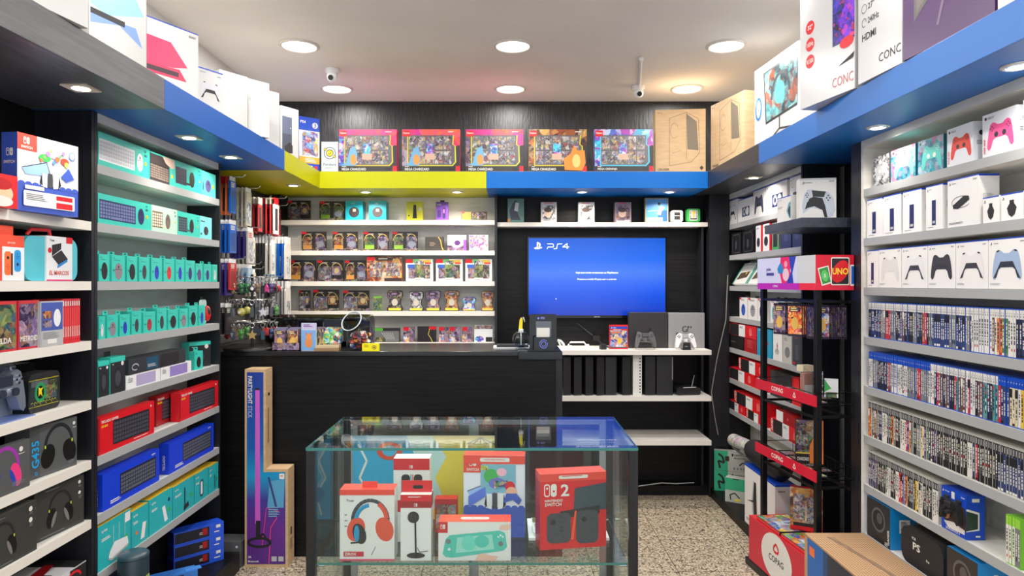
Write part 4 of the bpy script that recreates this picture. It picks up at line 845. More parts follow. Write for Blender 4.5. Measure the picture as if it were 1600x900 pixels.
# game cases, one mesh for each look, copied along the shelves
SP = {'black': (34, 34, 38), 'grey': (120, 122, 124), 'white': (226, 224, 218), 'red': (200, 40, 44), 'navy': (48, 62, 110), 'brown': (104, 72, 56), 'teal': (90, 150, 150), 'orange': (230, 130, 50), 'green': (80, 120, 80), 'cream': (220, 206, 170), 'purple': (90, 60, 130), 'yellow': (226, 190, 60)}
def case_mesh(cap, spine, v, th=.0116, h=.154, d=.12):
    shell = {'white': flat((60, 100, 200), .25), 'blue': flat((24, 84, 200), .25), 'clear': flat((206, 204, 196), .25), 'green': flat((120, 200, 50), .25)}[cap]
    capm = {'white': OFFW, 'blue': flat((24, 76, 190), .35), 'clear': flat((44, 44, 48), .4), 'green': flat((150, 210, 70), .4)}[cap]
    m = MB(); m.box(-th/2, th/2, 0, d, 0, h, shell); m.face((-th/2, 0, 0), (1, 0, 0), (0, 0, 1), th, h)
    c = flat(SP[spine], .4); m.R(.04, .02, .96, .80, c)
    r = random.Random(v); other = [flat(SP[k], .4) for k in ('white', 'black', 'cream', 'grey', 'red')]
    ink2 = OFFW if spine in ('black', 'navy', 'brown', 'red', 'purple', 'green', 'grey') else INK
    m.R(.04, .80, .96, .98, capm)
    if cap == 'white': ps_mark(m, .3, .89, .03, INK); m.R(.35, .83, .65, .87, GREY)
    if cap == 'blue': ps_mark(m, .3, .89, .03, OFFW)
    if cap == 'clear': m.R(.35, .83, .65, .95, LGREY); m.R(0, .98, 1, 1, flat((190, 190, 186), .3))
    y = .12+r.random()*.1
    while y < .7:
        k = r.uniform(.02, .09); m.R(.32, y, .68, y+k, ink2 if r.random() < .75 else other[r.randrange(5)]); y += k+r.uniform(.008, .03)
    if r.random() < .5: m.R(.1, .03, .9, .08, other[r.randrange(5)])
    if r.random() < .35: m.R(.04, .60, .96, .78, other[r.randrange(5)])
    return m.mesh('game_case')
CM = {}
def cases(z, y_far, y_near, cap, palette, row, rnd, h=1., x=1.586):
    y = y_far; last = None
    while y > y_near:
        if last and rnd.random() < .45: c = last
        else: c = rnd.choice(palette)
        last = c; v = rnd.randrange(3); k = (cap, c, v)
        if k not in CM: CM[k] = case_mesh(cap, c, hash(c) % 7+v if False else sum(map(ord, c))+v*11)
        o = bpy.data.objects.new('game_case', CM[k]); COL.objects.link(o); o.location = (x+rnd.uniform(0, .003), y, z+.001); o.rotation_euler = (0, 0, -PI/2)
        o.scale = (1, 1, h)
        tag(o, '%s spined game case %s' % (c, row), 'video game', 'video games '+row); y -= .0122
    return y
rn = random.Random(3)
nat = ['black', 'black', 'grey', 'white', 'red', 'navy', 'brown', 'teal', 'cream', 'green', 'orange', 'purple']
y0 = YR(1357.5)
cases(ZR[3], y0, YR(1517), 'white', ['black', 'black', 'grey', 'red', 'navy', 'brown', 'orange'], 'with a white cap, farther part of the upper games shelf', rn)
cases(ZR[3], YR(1517)-.007, YR(1549), 'white', ['white', 'white', 'white', 'navy'], 'with a white cap, pale stretch of the upper games shelf', rn)
cases(ZR[3], YR(1549)-.004, 2.06, 'white', nat, 'with a white cap, near part of the upper games shelf', rn)
ya = cases(ZR[4], y0, YR(1454), 'blue', ['grey', 'navy', 'black', 'white', 'red', 'brown', 'grey'], 'with a blue cap, far part of the second games shelf', rn)
ya = cases(ZR[4], ya, YR(1560), 'white', ['black', 'brown', 'teal', 'white', 'red', 'black'], 'with a white cap, middle of the second games shelf', rn)
cases(ZR[4], ya, 2.06, 'blue', ['cream', 'red', 'white', 'navy', 'grey', 'yellow'], 'with a blue cap, near part of the second games shelf', rn)
cases(ZR[5], y0, 2.05, 'clear', nat+['black', 'yellow', 'white'], 'with a black cap on the third games shelf', rn, 1.)
yb = cases(ZR[6], y0, YR(1466), 'clear', nat+['white', 'yellow'], 'with a black cap on the lowest games shelf', rn, .98)
cases(ZR[6], YR(1573), YR(1573)-.06, 'green', ['green', 'grey', 'black', 'white'], 'in a bright green case at the near end', rn, 1.)
# blue windowed controller carton
(a, b) = onR(1471, 1510); (x, y), rz, W = span(a, b)
def f(m):
    m.R(0, .78, 1, 1, PSB); ps_mark(m, .04, .88, .06, OFFW); m.T('PlayStation', .16, .9, .035, OFFW); m.T('SONY', .95, .9, .035, OFFW, al='r'); m.R(.42, .8, .55, .96, OFFW)
    m.poly([(.06, .26), (.06, .74), (.94, .70), (1, .5), (1, .2), (.7, .12)], flat((60, 44, 44), .4)); m.E(.2, .4, .16, .14, flat((200, 140, 110), .5), 12); m.poly([(.1, .2), (.5, .26), (.95, .2), (.95, .10), (.3, .08)], OFFW); m.T('DUALSHOCK 4', .2, .035, .055, OFFW, maxw=.6)
o = pbox('controller_carton', 'blue windowed carton with a black controller on the lowest games shelf', 'controller box', a, b, ZR[6], .152, .065, PSB, f,
     right=lambda m: (m.poly([(0, .18), (.7, .22), (.7, .62), (.1, .7), (0, .7)], OFFW), m.poly([(0, .2), (.62, .25), (.62, .58), (0, .66)], flat((40, 60, 50), .4)), m.R(.3, .86, .7, .94, OFFW), m.R(.5, .06, .75, .1, OFFW)))
pd = pad3d('controller', o, (0, -.004, .082), 0, 0, INK, DARK, s=W*.8)
# lowest shelf
z = ZR[7]
def hs(m): m.R(0, 0, 1, 1, flat((46, 46, 48), .4)); m.E(.5, .55, .3, .3, flat((90, 90, 94), .3), 22, .2); m.E(.5, .55, .24, .24, flat((30, 30, 32), .3), 22, .2); m.E(.55, .6, .12, .14, flat((80, 80, 84), .3), 16); m.bars(.78, .1, .16, .012, 4, OFFW); m.T('GAMER', .97, .08, .08, OFFW, vert=True, maxw=.4)
cb = flat((20, 140, 214), .35)
pbox('headset_carton', 'black and sky blue headset carton at the far end of the lowest shelf', 'headset box', *onR(1354, 1392), z, .172, .11, cb, hs, right=lambda m: (m.R(.35, .4, .75, .72, LW), m.bars(.4, .66, .3, .02, 6, INK)), group='black and sky blue headset cartons', gap=.012)
(a, b) = onR(1408, 1474); (x, y), rz, W = span(a, b)
e = empty('controller_case', (x-.0, y, z+.001), rz); tag(e, 'black zip case with large white PS letters', 'controller case')
MB().prism(rounded(W, .145, .045, 0, .0725), 0, .07, flat((34, 34, 38), .6), 'y').build('shell', e, bevel=.012)
MB().box(-W/2+.01, W/2-.01, .033, .037, .144, .1465, BLACK).build('zip', e)
m = MB(); m.face((-W/2, 0, 0), (1, 0, 0), (0, 0, 1), W, .145); m.T('PS', .30, .46, .2, OFFW, True, sx=1.3); m.T('FOR', .28, .72, .07, OFFW); m.T('Pro', .62, .34, .07, OFFW); m.build('lettering', e)
pbox('headset_carton', 'black and sky blue headset carton beside the black zip case', 'headset box', *onR(1477, 1531), z, .16, .11, cb, hs, right=lambda m: m.R(.5, .7, .62, .76, LW), group='black and sky blue headset cartons', gap=.02)
# ------------------------------------------------------------------ back shelves
def bz(k): return ZB[k] if k < 5 else 1.043
def blister(x0, x1, k, h, label, pal='darkcards', c1='fire', c2='violet', one=False, tilt=0.):
    def f(m):
        m.R(0, 0, 1, 1, flat((34, 30, 30), .35)); m.R(0, 0, 1, .12, A(pal, 60)); m.R(0, .88, .2, 1, RED)
        m.arc(.25, .45, .22, .42, 30, 170, .03, flat((190, 160, 80), .3)); m.arc(.75, .45, .22, .42, 10, 150, .03, flat((190, 160, 80), .3))
        if one: m.R(.04, .12, .55, .7, A('cards', 60)); m.R(.58, .3, .92, .72, A(c1, 50)); m.E(.76, .5, .1, .14, flat((220, 190, 130), .4), 12)
        else:
            m.R(.06, .1, .42, .72, A(c1, 50)); m.R(.06, .1, .42, .3, flat({'fire': (226, 150, 60), 'jungle': (150, 190, 50), 'violet': (150, 100, 180)}[c1], .4)); m.R(.56, .1, .94, .74, A(c2, 50)); m.E(.75, .35, .15, .16, flat((160, 160, 170), .25), 16)
        for j in range(2): m.R(.22+j*.36, .86, .4+j*.36, .9, LGREY)
    def parts(o, W, hh, d):
        q = MB()
        if one: q.box(-W*.45, W*.45, -.010, -.002, h*.1, h*.74, PLAST)
        else: q.box(-W*.45, -W*.06, -.010, -.002, h*.08, h*.75, PLAST).box(W*.05, W*.45, -.010, -.002, h*.08, h*.75, PLAST)
        q.build('clear_blister', o)
    return pbox('card_blister_pack', label, 'card pack', *onB(x0, x1, 4.93), bz(k), h, .012, flat((34, 30, 30), .4), f, group='black card blister packs', parts=parts)
blister(449, 485, 0, .145, 'black blister pack with a lilac card, left end of the top white shelf', c1='violet', one=True)
blister(499, 538.5, 0, .14, 'black blister pack touching the left teal smart speaker box', c1='jungle', c2='jungle')
def echo(m): m.C(.5, .42, .3, flat((40, 60, 72), .4), 24); m.C(.5, .42, .27, flat((60, 50, 58), .5), 24); m.R(.42, .45, .6, .6, flat((200, 190, 180), .5)); m.T('echo', .36, .84, .06, OFFW)
cy = flat((20, 170, 200), .35)
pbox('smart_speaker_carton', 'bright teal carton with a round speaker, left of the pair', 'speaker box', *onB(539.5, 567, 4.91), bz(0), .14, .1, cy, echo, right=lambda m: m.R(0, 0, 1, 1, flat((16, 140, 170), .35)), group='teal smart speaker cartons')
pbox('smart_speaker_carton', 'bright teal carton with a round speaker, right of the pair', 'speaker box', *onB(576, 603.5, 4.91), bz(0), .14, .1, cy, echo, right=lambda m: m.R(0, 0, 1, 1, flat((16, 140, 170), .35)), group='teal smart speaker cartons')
pbox('adapter_carton', 'lime yellow carton with a black adapter stick', 'accessory box', *onB(635, 660.5), bz(0), .135, .04, flat((200, 200, 20), .35), lambda m: (m.poly([(.38, .1), (.64, .1), (.6, .82), (.44, .82)], INK), m.C(.15, .25, .05, INK, 8), m.C(.84, .6, .1, OFFW, 12), m.bars(.1, .92, .5, .02, 1, GREY)))
pbox('adapter_carton', 'purple carton with a dark streaming stick and remote', 'accessory box', *onB(681, 700.5), bz(0), .132, .04, flat((110, 66, 170), .35), lambda m: (m.RR(.12, .15, .42, .55, .1, flat((70, 40, 110), .4)), m.RR(.55, .1, .78, .68, .08, flat((60, 34, 100), .4)), m.R(.6, .4, .7, .6, flat((220, 120, 200), .4)), m.T('Roku', .1, .82, .08, OFFW)), parts=hangtab(INK, .014, .35))
pbox('card_tin_box', 'small low dark box with a yellow corner, right end of the top shelf', 'card box', *onB(721, 761), bz(0), .062, .05, flat((70, 58, 44), .4), lambda m: (m.R(.02, .05, .38, .95, flat((130, 120, 50), .4)), m.R(.42, .1, .95, .9, A('darkcards', 60)), m.R(0, .8, .12, 1, RED)))
for x0, x1, c1, nm in ((471, 510, 'fire', 'leftmost on the second white shelf'), (519.5, 559, 'fire', 'second from left on the second white shelf'), (567.5, 608, 'jungle', 'third from left on the second white shelf'), (613, 653, 'jungle', 'fourth from left, beside the low dark box')):
    blister(x0, x1, 1, .138, 'black blister pack with two cards, '+nm, c1=c1)
pbox('card_tin_box', 'low charcoal box with a gold curve', 'card box', *onB(664, 693), bz(1), .098, .06, flat((66, 62, 58), .35), lambda m: (m.line([(.72, 1), (.86, .7), (.9, .3), (1, .02)], .05, flat((220, 170, 70), .3)), m.bars(.25, .55, .35, .05, 3, flat((150, 130, 120), .4))))
pbox('card_tin_box', 'violet and white card box with a pale swirl', 'card box', *onB(699, 729), bz(1), .112, .06, PURP, lambda m: (m.R(0, 0, 1, 1, flat((224, 196, 214), .35)), m.R(0, 0, 1, .34, A('violet', 50)), m.E(.5, .5, .34, .3, flat((240, 226, 200), .4), 18), m.E(.52, .5, .16, .17, flat((90, 50, 120), .4), 12), m.R(.84, 0, 1, .7, flat((140, 80, 180), .4))))
pbox('card_tin_box', 'white card box splashed with red and blue', 'card box', *onB(733, 763), bz(1), .112, .06, LW, lambda m: m.R(.02, .02, .98, .98, art('splash', [(230, 232, 240), (214, 70, 90), (80, 120, 210), (240, 236, 236), (150, 110, 190), (220, 150, 120)], 60)))
blister(452, 493.5, 2, .152, 'black blister pack, left end of the third white shelf', c1='fire')
blister(495.5, 536, 2, .152, 'black blister pack with a lilac card on the third white shelf', c1='violet', one=True)
blister(539, 573, 2, .15, 'black blister pack beside the large orange card box', c1='fire')
def orangebox(m): m.R(0, 0, 1, 1, A('fire', 22)); m.R(.1, .18, .44, .78, A('cards', 60)); m.R(.55, .22, .95, .76, A('cards', 60)); m.R(.5, 0, 1, .13, flat((50, 34, 34), .4)); m.R(.25, .84, .75, .97, flat((60, 36, 30), .4)); m.bars(.33, .9, .34, .03, 1, OFFW); m.R(0, .85, .22, 1, RED)
pbox('card_collection_box', 'large orange card box standing among the black packs', 'card box', *onB(573, 628), bz(2), .176, .03, ORNG, orangebox)
def etb(m):
    m.R(0, 0, 1, 1, flat((226, 224, 224), .35)); m.R(0, .82, .5, 1, flat((110, 190, 110), .4)); m.R(.5, .82, .92, .97, flat((230, 190, 60), .4)); m.R(0, .82, .26, 1, RED); m.R(.7, .78, .94, .86, flat((220, 60, 50), .4))
    m.R(.10, .12, .33, .76, A('violet', 60)); m.R(.66, .12, .9, .76, A('darkcards', 60)); m.R(.33, .16, .66, .9, A('jungle', 50)); m.R(.36, .76, .64, .93, A('blackwhite', 60)); m.bars(.34, .06, .3, .03, 1, GREY); m.R(.06, .6, .32, .76, flat((50, 90, 180), .4))
for x0, x1, nm in ((634, 676.5, 'left'), (681, 723, 'middle'), (727, 769, 'right')): pbox('card_collection_box', 'white and green card box picturing a green card, %s of the three' % nm, 'card box', *onB(x0, x1), bz(2), .158, .05, LW, etb, group='white and green card boxes')
blister(467, 484.5, 3, .15, 'narrow black blister pack, left end of the fourth white shelf', c1='violet', one=True)
blister(489, 529.5, 3, .152, 'black blister pack with an orange card on the fourth white shelf', c1='fire', one=True)
blister(536, 577, 3, .148, 'black blister pack with an orange card beside the shaped tins', c1='fire', one=True)
def tin(x0, x1, k, h, label, pal, top=(60, 40, 60), low=False):
    (a, b) = onB(x0, x1, 4.92); (x, y), rz, W = span(a, b)
    hw = W/2; pts = [(-hw*.92, 0), (hw*.92, 0), (hw, h*.12), (hw*.72, h*.32), (hw*.72, h*.55), (hw*.98, h*.72), (hw*.95, h*.95), (hw*.7, h), (-hw*.7, h), (-hw*.95, h*.95), (-hw*.98, h*.72), (-hw*.72, h*.55), (-hw*.72, h*.32), (-hw, h*.12)]
    m = MB().prism(pts, 0, .035, flat((46, 36, 40), .3, .3)); m.face((-hw, 0, 0), (1, 0, 0), (0, 0, 1), W, h)
    m.poly([(.5+px/W*.94, .03+pz/h*.94) for px, pz in pts], A(pal, 60)); m.E(.5, .84, .34, .1, flat(top, .35), 14); m.bars(.3, .85, .4, .03, 2, flat((190, 160, 200), .4)); m.E(.5, .42, .2, .17, flat((216, 206, 190), .35), 14)
    m.R(.1, .03, .9, .14, flat((200, 190, 60), .4) if not low else flat((240, 180, 80), .4))
    o = m.build('card_tin', None, (x, y, bz(k)+.001), rz, bevel=.002); tag(o, label, 'card tin', 'shaped card tins'); return o
pbox('card_pack', 'small green and silver card packet beside the shaped tins', 'card pack', *onB(583, 597.5), bz(3), .11, .008, flat((90, 130, 70), .3), lambda m: (m.R(.04, .04, .96, .96, A('jungle', 60)), m.R(.04, .86, .96, .97, flat((120, 170, 70), .3))))
tin(604.5, 629, 3, .148, 'shaped card tin with a black and gold front, leftmost tin', 'darkcards')
tin(639, 661.5, 3, .143, 'shaped card tin with a white figure patch, second tin', 'blackwhite')
tin(665, 688.5, 3, .147, 'shaped card tin in purple and olive, middle tin', 'violet')
tin(694, 717.5, 3, .147, 'shaped card tin with olive top and pinkish front', 'fire', (70, 84, 56))
tin(722, 744, 3, .10, 'low card tin with blue and violet front', 'ocean', (90, 80, 60), True)
tin(752, 771.5, 3, .143, 'card tin with an orange star shape at the right end', 'fire', (70, 40, 30), True)
def longb(m): m.R(0, .8, .35, 1, flat((90, 180, 60), .4)); m.R(.02, .05, .98, .8, flat((110, 112, 114), .4)); m.R(.02, .05, .45, .35, A('jungle', 60)); [m.line([(.3+i*.08, .7), (.5+i*.06, .2)], .03, flat((160, 162, 164), .4)) for i in range(6)]
pbox('long_carton', 'grey and green long box on the lowest white shelf', 'accessory box', *onB(584, 624.5), bz(4), .1, .04, DARK, longb)
def smallcard(m): m.R(0, 0, 1, 1, A('violet', 60)); m.R(0, 0, .5, .5, A('bluegame', 60)); m.R(0, .76, .5, 1, RED)
for x0, x1, nm in ((630, 647.5, 'left of the black box'), (685.5, 701.5, 'first right of the black box'), (702, 719.5, 'second right of the black box'), (722, 738, 'beside the white art box')):
    pbox('card_pack', 'small purple card box with a red corner, '+nm, 'card pack', *onB(x0, x1), bz(4), .108, .02, flat((70, 50, 70), .4), smallcard, group='small purple card boxes')
pbox('card_tin_box', 'black box with a red corner and gold line', 'card box', *onB(652, 681.5), bz(4), .112, .03, flat((40, 32, 38), .35), lambda m: (m.R(.62, .8, 1, 1, RED), m.line([(.66, .85), (.58, .5), (.72, .25), (.8, .02)], .03, flat((220, 190, 80), .3))))
pbox('card_tin_box', 'white box with a red and blue printed edge at the right end', 'card box', *onB(741, 770), bz(4), .12, .03, LW, lambda m: (m.R(0, .78, 1, 1, A('cards', 60)), m.E(.28, .18, .24, .18, A('ocean', 50)), m.R(.62, .02, .98, .3, DARK)))
# tv bay top shelf
z = 1.957
pbox('art_book', 'tall green and grey book standing above the television', 'book', *onB(793, 819), z, .172, .02, flat((70, 110, 104), .4), lambda m: (m.R(.02, .02, .98, .98, flat((84, 128, 118), .4)), m.poly([(.2, .1), (.1, .5), (.3, .8), (.5, .95), (.7, .7), (.6, .4), (.8, .1)], flat((50, 56, 76), .4)), m.poly([(.4, .5), (.48, .85), (.7, .8), (.62, .45)], flat((200, 206, 200), .4)), m.R(0, .02, .15, .16, flat((190, 120, 60), .4))))
def pop(pal, c):
    return lambda m: (m.R(0, 0, 1, 1, c), m.R(.1, .14, .9, .84, A(pal, 40)), m.E(.45, .45, .24, .2, flat((230, 200, 176), .4), 14), m.E(.45, .62, .25, .12, flat((70, 50, 44), .4), 14), m.R(.1, .02, .9, .12, OFFW if c != OFFW else flat((200, 190, 190), .4)), m.bars(.2, .94, .6, .03, 1, RED), m.bars(.15, .09, .6, .03, 1, GREY))
pbox('figure_carton', 'white figure carton with a brown window, left of the three', 'toy box', *onB(845, 870), z, .146, .07, LGREY, pop('blackwhite', flat((206, 196, 196), .4)))
pbox('figure_carton', 'bright white figure carton under the canopy spotlight', 'toy box', *onB(904, 929), z, .146, .07, LW, pop('blackwhite', OFFW))
pbox('figure_carton', 'mauve figure carton, right of the three', 'toy box', *onB(960.5, 986.5), z, .146, .07, flat((120, 100, 110), .4), pop('violet', flat((150, 130, 140), .4)))
pbox('figure_carton', 'large blue figure carton with a sportsman in white', 'toy box', *onB(1008, 1044.5), z, .176, .05, flat((150, 140, 110), .4), lambda m: (m.R(.05, .05, .95, .95, flat((70, 150, 214), .35)), m.R(.55, .05, .95, .5, flat((20, 80, 190), .4)), m.poly([(.5, .35), (.62, .65), (.75, .68), (.85, .6), (.7, .45), (.66, .3)], LW), m.E(.6, .76, .06, .06, INK, 10), m.line([(.1, .45), (.5, .5)], .02, OFFW), m.R(.08, .08, .75, .2, OFFW)))
def clockish(x0, x1, h, body, frame, label, cat):
    (a, b) = onB(x0, x1); (x, y), rz, W = span(a, b)
    m = MB().prism(rounded(W, h-.012, .014, 0, h/2), 0, .05, body); 
    for sx in (-1, 1): m.box(sx*W*.3-.008, sx*W*.3+.008, .005, .045, -.0001, .01, body)
    m.face((-W/2, 0, 0), (1, 0, 0), (0, 0, 1), W, h); m.RR(.18, .14, .82, .84, .1, frame); m.RR(.24, .2, .76, .5, .05, INK if frame != OFFW else DARK); m.RR(.24, .54, .76, .78, .05, INK if frame != OFFW else DARK)
    o = m.build('desk_gadget', None, (x, y, z+.001), rz, bevel=.002); tag(o, label, cat); return o
clockish(1049, 1067, .093, LW, OFFW, 'small white gadget with dark windows beside the green one', 'gadget')
o = clockish(1073.5, 1094, .105, GREEN, OFFW, 'small green framed trophy gadget at the shelf end', 'gadget')
m = MB(); m.face((-.03, -.004, .03), (1, 0, 0), (0, 0, 1), .06, .05); m.R(.15, 0, .85, 1, OFFW); m.poly([(.3, 1), (.7, 1), (.55, .5), (.6, .1), (.4, .1), (.45, .5)], YELL); m.build('front_print', o)
# television
def tvmat():
    m, nt, b = newmat('television_picture', .2); co = coords(nt, (1, 1, 1), 'Object')
    sx = N(nt, 'ShaderNodeSeparateXYZ'); nt.links.new(co, sx.inputs[0])
    mr = N(nt, 'ShaderNodeMapRange'); mr.inputs[1].default_value = 0; mr.inputs[2].default_value = .57; nt.links.new(sx.outputs[2], mr.inputs[0])
    r = ramp(nt, [(0, (0, 50, 190)), (.3, (0, 88, 240)), (.42, (40, 106, 252)), (.58, (70, 130, 252)), (.76, (0, 110, 250)), (1, (0, 96, 226))]); nt.links.new(mr.outputs[0], r.inputs[0])
    nt.links.new(r.outputs[0], b.inputs['Emission Color']); b.inputs['Emission Strength'].default_value = .75; b.inputs['Base Color'].default_value = (.005, .005, .01, 1); return m
xa_, xb_ = (823.5-CX)/F*4.975, (1042-CX)/F*4.975; za, zb = Zp(497, 4.975), Zp(369.5, 4.975); W = xb_-xa_; H = zb-za
e = empty('television', ((xa_+xb_)/2, 4.975, za)); tag(e, 'wall mounted flat television showing a blue start screen', 'television')
bez = flat((12, 12, 14), .18)
MB().box(-W/2, W/2, .0005, .03, 0, H, bez).box(-W*.3, W*.3, .03, .034, H*.2, H*.8, BLACK).build('casing', e, bevel=.002)
MB().box(-.2, .2, .0341, .035, .1, H-.1, DARK).build('wall_bracket', e)
m = MB().box(-W/2+.012, W/2-.012, -.0015, 0, .02, H-.012, tvmat()); m.build('screen', e)
tw = flat((235, 240, 255), .5, emit=1.1)
m = MB(); m.face((-W/2+.012, -.0016, .02), (1, 0, 0), (0, 0, 1), W-.024, H-.032)
ps_mark(m, .04, .85, .10, tw)
def stroke(pts): m.line(pts, .0045, tw)
stroke([(.135, .925), (.178, .925), (.182, .90), (.178, .885), (.14, .885), (.135, .86)]); stroke([(.245, .925), (.212, .925), (.208, .90), (.205, .865), (.182, .862)]); stroke([(.282, .862), (.282, .93), (.248, .885), (.296, .885)])
m.T('Seja bem-vindo novamente ao PlayStation', .5, .535, .030, tw, False, al='c', maxw=.42); m.T('Pressione o botão PS para usar o controle.', .5, .452, .027, tw, False, al='c', maxw=.34); m.C(.20, .215, .003, tw, 8)
m.build('screen_lettering', e)
m = MB(); m.face((-.03, -.0002, .004), (1, 0, 0), (0, 0, 1), .06, .01); m.T('SAMSUNG', .5, .1, .7, LGREY, al='c', maxw=.9); m.build('maker_lettering', e)
# consoles on the white shelf
zc = 1.064
def console(x0, x1, Y, h, body, label, logo, d=.05, turn=0.):
    (a, b) = onB(x0, x1, Y); W = b[0]-a[0]
    e = empty('game_console', ((a[0]+b[0])/2, Y, zc+.001), turn); tag(e, label, 'game console')
    m = MB().box(-W/2, W/2, 0, d*.46, 0, h, body).box(-W/2+.003, W/2-.003, d*.46, d*.54, .003, h-.003, BLACK).box(-W/2, W/2, d*.54, d, 0, h, body)
    m.build('shell', e, bevel=.003); q = MB(); q.face((-W/2, -.0003, 0), (1, 0, 0), (0, 0, 1), W, h); logo(q); q.build('logo', e); return e
console(982.5, 1043, 4.81, .252, flat((44, 43, 45), .42), 'flat black game console standing upright under the television', lambda m: ps_mark(m, .5, .46, .1, flat((16, 16, 18), .2)))
def gt(m):
    c = flat((70, 70, 74), .3); m.arc(.46, .54, .075, .075, 60, 330, .03, c); m.line([(.46, .52), (.53, .52)], .02, c); m.poly([(.53, .61), (.56, .61), (.53, .46), (.50, .46)], c); m.R(.52, .585, .58, .625, c); m.R(.6, .57, .64, .62, c); m.C(.9, .9, .012, GREY, 8)
console(1044.5, 1101, 4.81, .248, flat((158, 158, 160), .35, .3), 'silver grey game console standing upright beside the black one', gt)
p = pad3d('game_controller', None, ((1008-CX)/F*4.72, 4.72, zc+.065), -.35, 0, flat((52, 52, 56), .3), DARK, s=.148); tag(p, 'black game controller leaning on the black console', 'game controller')
p = pad3d('game_controller', None, ((1070.5-CX)/F*4.72, 4.72, zc+.060), -.35, 0, flat((216, 214, 216), .35), flat((150, 150, 156), .35), s=.142); tag(p, 'white game controller on a small black stand', 'game controller')
st = MB().prism([(-.028, 0), (.028, 0), (.022, .05), (-.022, .05)], -.028, -.018, INK).box(-.028, .028, -.028, .03, 0, .006, INK); st.face((-.026, -.028, 0), (1, 0, 0), (0, 0, 1), .052, .045).bars(.25, .5, .5, .08, 1, LGREY)
o = st.build('controller_stand', None, ((1072-CX)/F*4.70, 4.705, zc+.0005), 0); tag(o, 'small black stand holding the white controller', 'stand')
def ps4cov(m): m.R(.03, .83, .97, .93, PSB); m.T('PS4', .22, .85, .055, OFFW); ps_mark(m, .08, .845, .07, OFFW); m.R(.05, .77, .95, .83, RED); m.bars(.2, .79, .6, .02, 1, OFFW); m.R(.04, .04, .96, .77, A('bluegame', 40)); m.poly([(.45, .2), (.42, .4), (.55, .5), (.66, .42), (.6, .2)], flat((230, 180, 70), .4)); m.R(.04, .04, .96, .1, flat((90, 60, 70), .4)); m.R(.1, .66, .6, .72, flat((220, 120, 60), .4))
pbox('game_case', 'red framed game case with a blue cover in front of the black console', 'video game', *onB(952, 981.5, 4.74), zc, .168, .013, RED, ps4cov)
o = MB().box(-.02, .02, -.02, .02, 0, .034, INK).box(-.012, .012, -.012, .012, .034, .04, DARK).build('cable_adapter', None, ((942-CX)/F*4.72, 4.72, zc+.0005), .2, bevel=.002); tag(o, 'small black cable adapter on the white shelf', 'adapter')
X = lambda px, Y: (px-CX)/F*Y
cb_ = MB().tube([(X(902, 5.01), 5.01, Zp(505, 5.01)), (X(915, 5.0), 5.0, Zp(516, 5.0)), (X(930, 4.97), 4.97, Zp(527, 4.97)), (X(940, 4.9), 4.9, Zp(537, 4.9)), (X(945, 4.85), 4.85, zc+.012), (X(952, 4.82), 4.82, zc+.006), (X(975, 4.80), 4.80, zc+.006)], .0055, BLACK, 8)
cb_.box(X(926, 4.95), X(937, 4.95), 4.93, 4.95, Zp(532, 4.95), Zp(524, 4.95), BLACK)
tag(cb_.build('power_cable'), 'black cable drooping from the wall to the console shelf', 'cable')
def handle(px0, px1, label, one=False):
    Y = 4.70; a, b = X(px0, Y), X(px1, Y); h = .052
    m = MB().tube([(a, Y, zc+.006), (a+.004, Y, zc+h*.7), (a+.016, Y, zc+h), (b-.016, Y, zc+h), (b-.004, Y, zc+h*.7), (b, Y, zc+.006)], .006, LW, 8)
    m.lathe([(.0001, .03), (.008, .03), (.009, 0)], (a+.02, Y+.012, zc+.001), LW, 10).lathe([(.0001, .036), (.009, .036), (.011, 0)], (b+.012, Y+.012, zc+.001), LW, 10)
    o = m.build('charging_cradle'); tag(o, label, 'charging cradle'); return o
handle(887.5, 916, 'white wire charging cradle on the console shelf')
m = MB().tube([(X(871, 4.70), 4.70, zc+.065), (X(876, 4.70), 4.70, zc+.06), (X(880.5, 4.69), 4.69, zc+.04), (X(881.5, 4.69), 4.69, zc+.006)], .009, LW, 8).tube([(X(873, 4.74), 4.74, zc+.05), (X(878, 4.74), 4.74, zc+.006)], .006, LW, 8)
tag(m.build('headset_band'), 'white curved band at the left end of the console shelf', 'headset band')
# dark consoles filed upright on the second shelf
z2 = .749
sl_ = [(883, 'at the left end'), (900, 'second from left'), (918, 'third from left'), (935.5, 'fourth from left')]
for px, nm in sl_:
    o = MB().box(-.034, .0202, 0, .20, 0, .262, flat((30, 30, 33), .4)).box(-.0342, -.0338, .01, .19, .01, .25, BLACK).build('game_console', None, (X(px, 4.70)+.02, 4.70, z2+.001), -.0+.22, bevel=.002)
    m = MB(); m.face((.0202, 0, 0), (0, 1, 0), (0, 0, 1), .2, .262); m.R(.0, .45, .03, .55, LGREY); m.build('button', o); tag(o, 'black console filed upright on the second shelf, '+nm, 'game console', 'black consoles filed upright')
for px, wd, nm, tn in ((955, .078, 'fifth from left, wider', .05), (979.5, .06, 'next to the white divider', .12)):
    o = MB().box(-wd/2, wd/2, 0, .19, 0, .262, flat((28, 28, 31), .4)).build('game_console', None, (X(px, 4.70), 4.705, z2+.001), tn, bevel=.002)
    m = MB(); m.face((-wd/2, 0, 0), (1, 0, 0), (0, 0, 1), wd, .262)
    for k in range(14): m.R(.86, .1+k*.06, .98, .125+k*.06, BLACK)
    m.build('vents', o); tag(o, 'black console filed upright on the second shelf, '+nm, 'game console', 'black consoles filed upright')
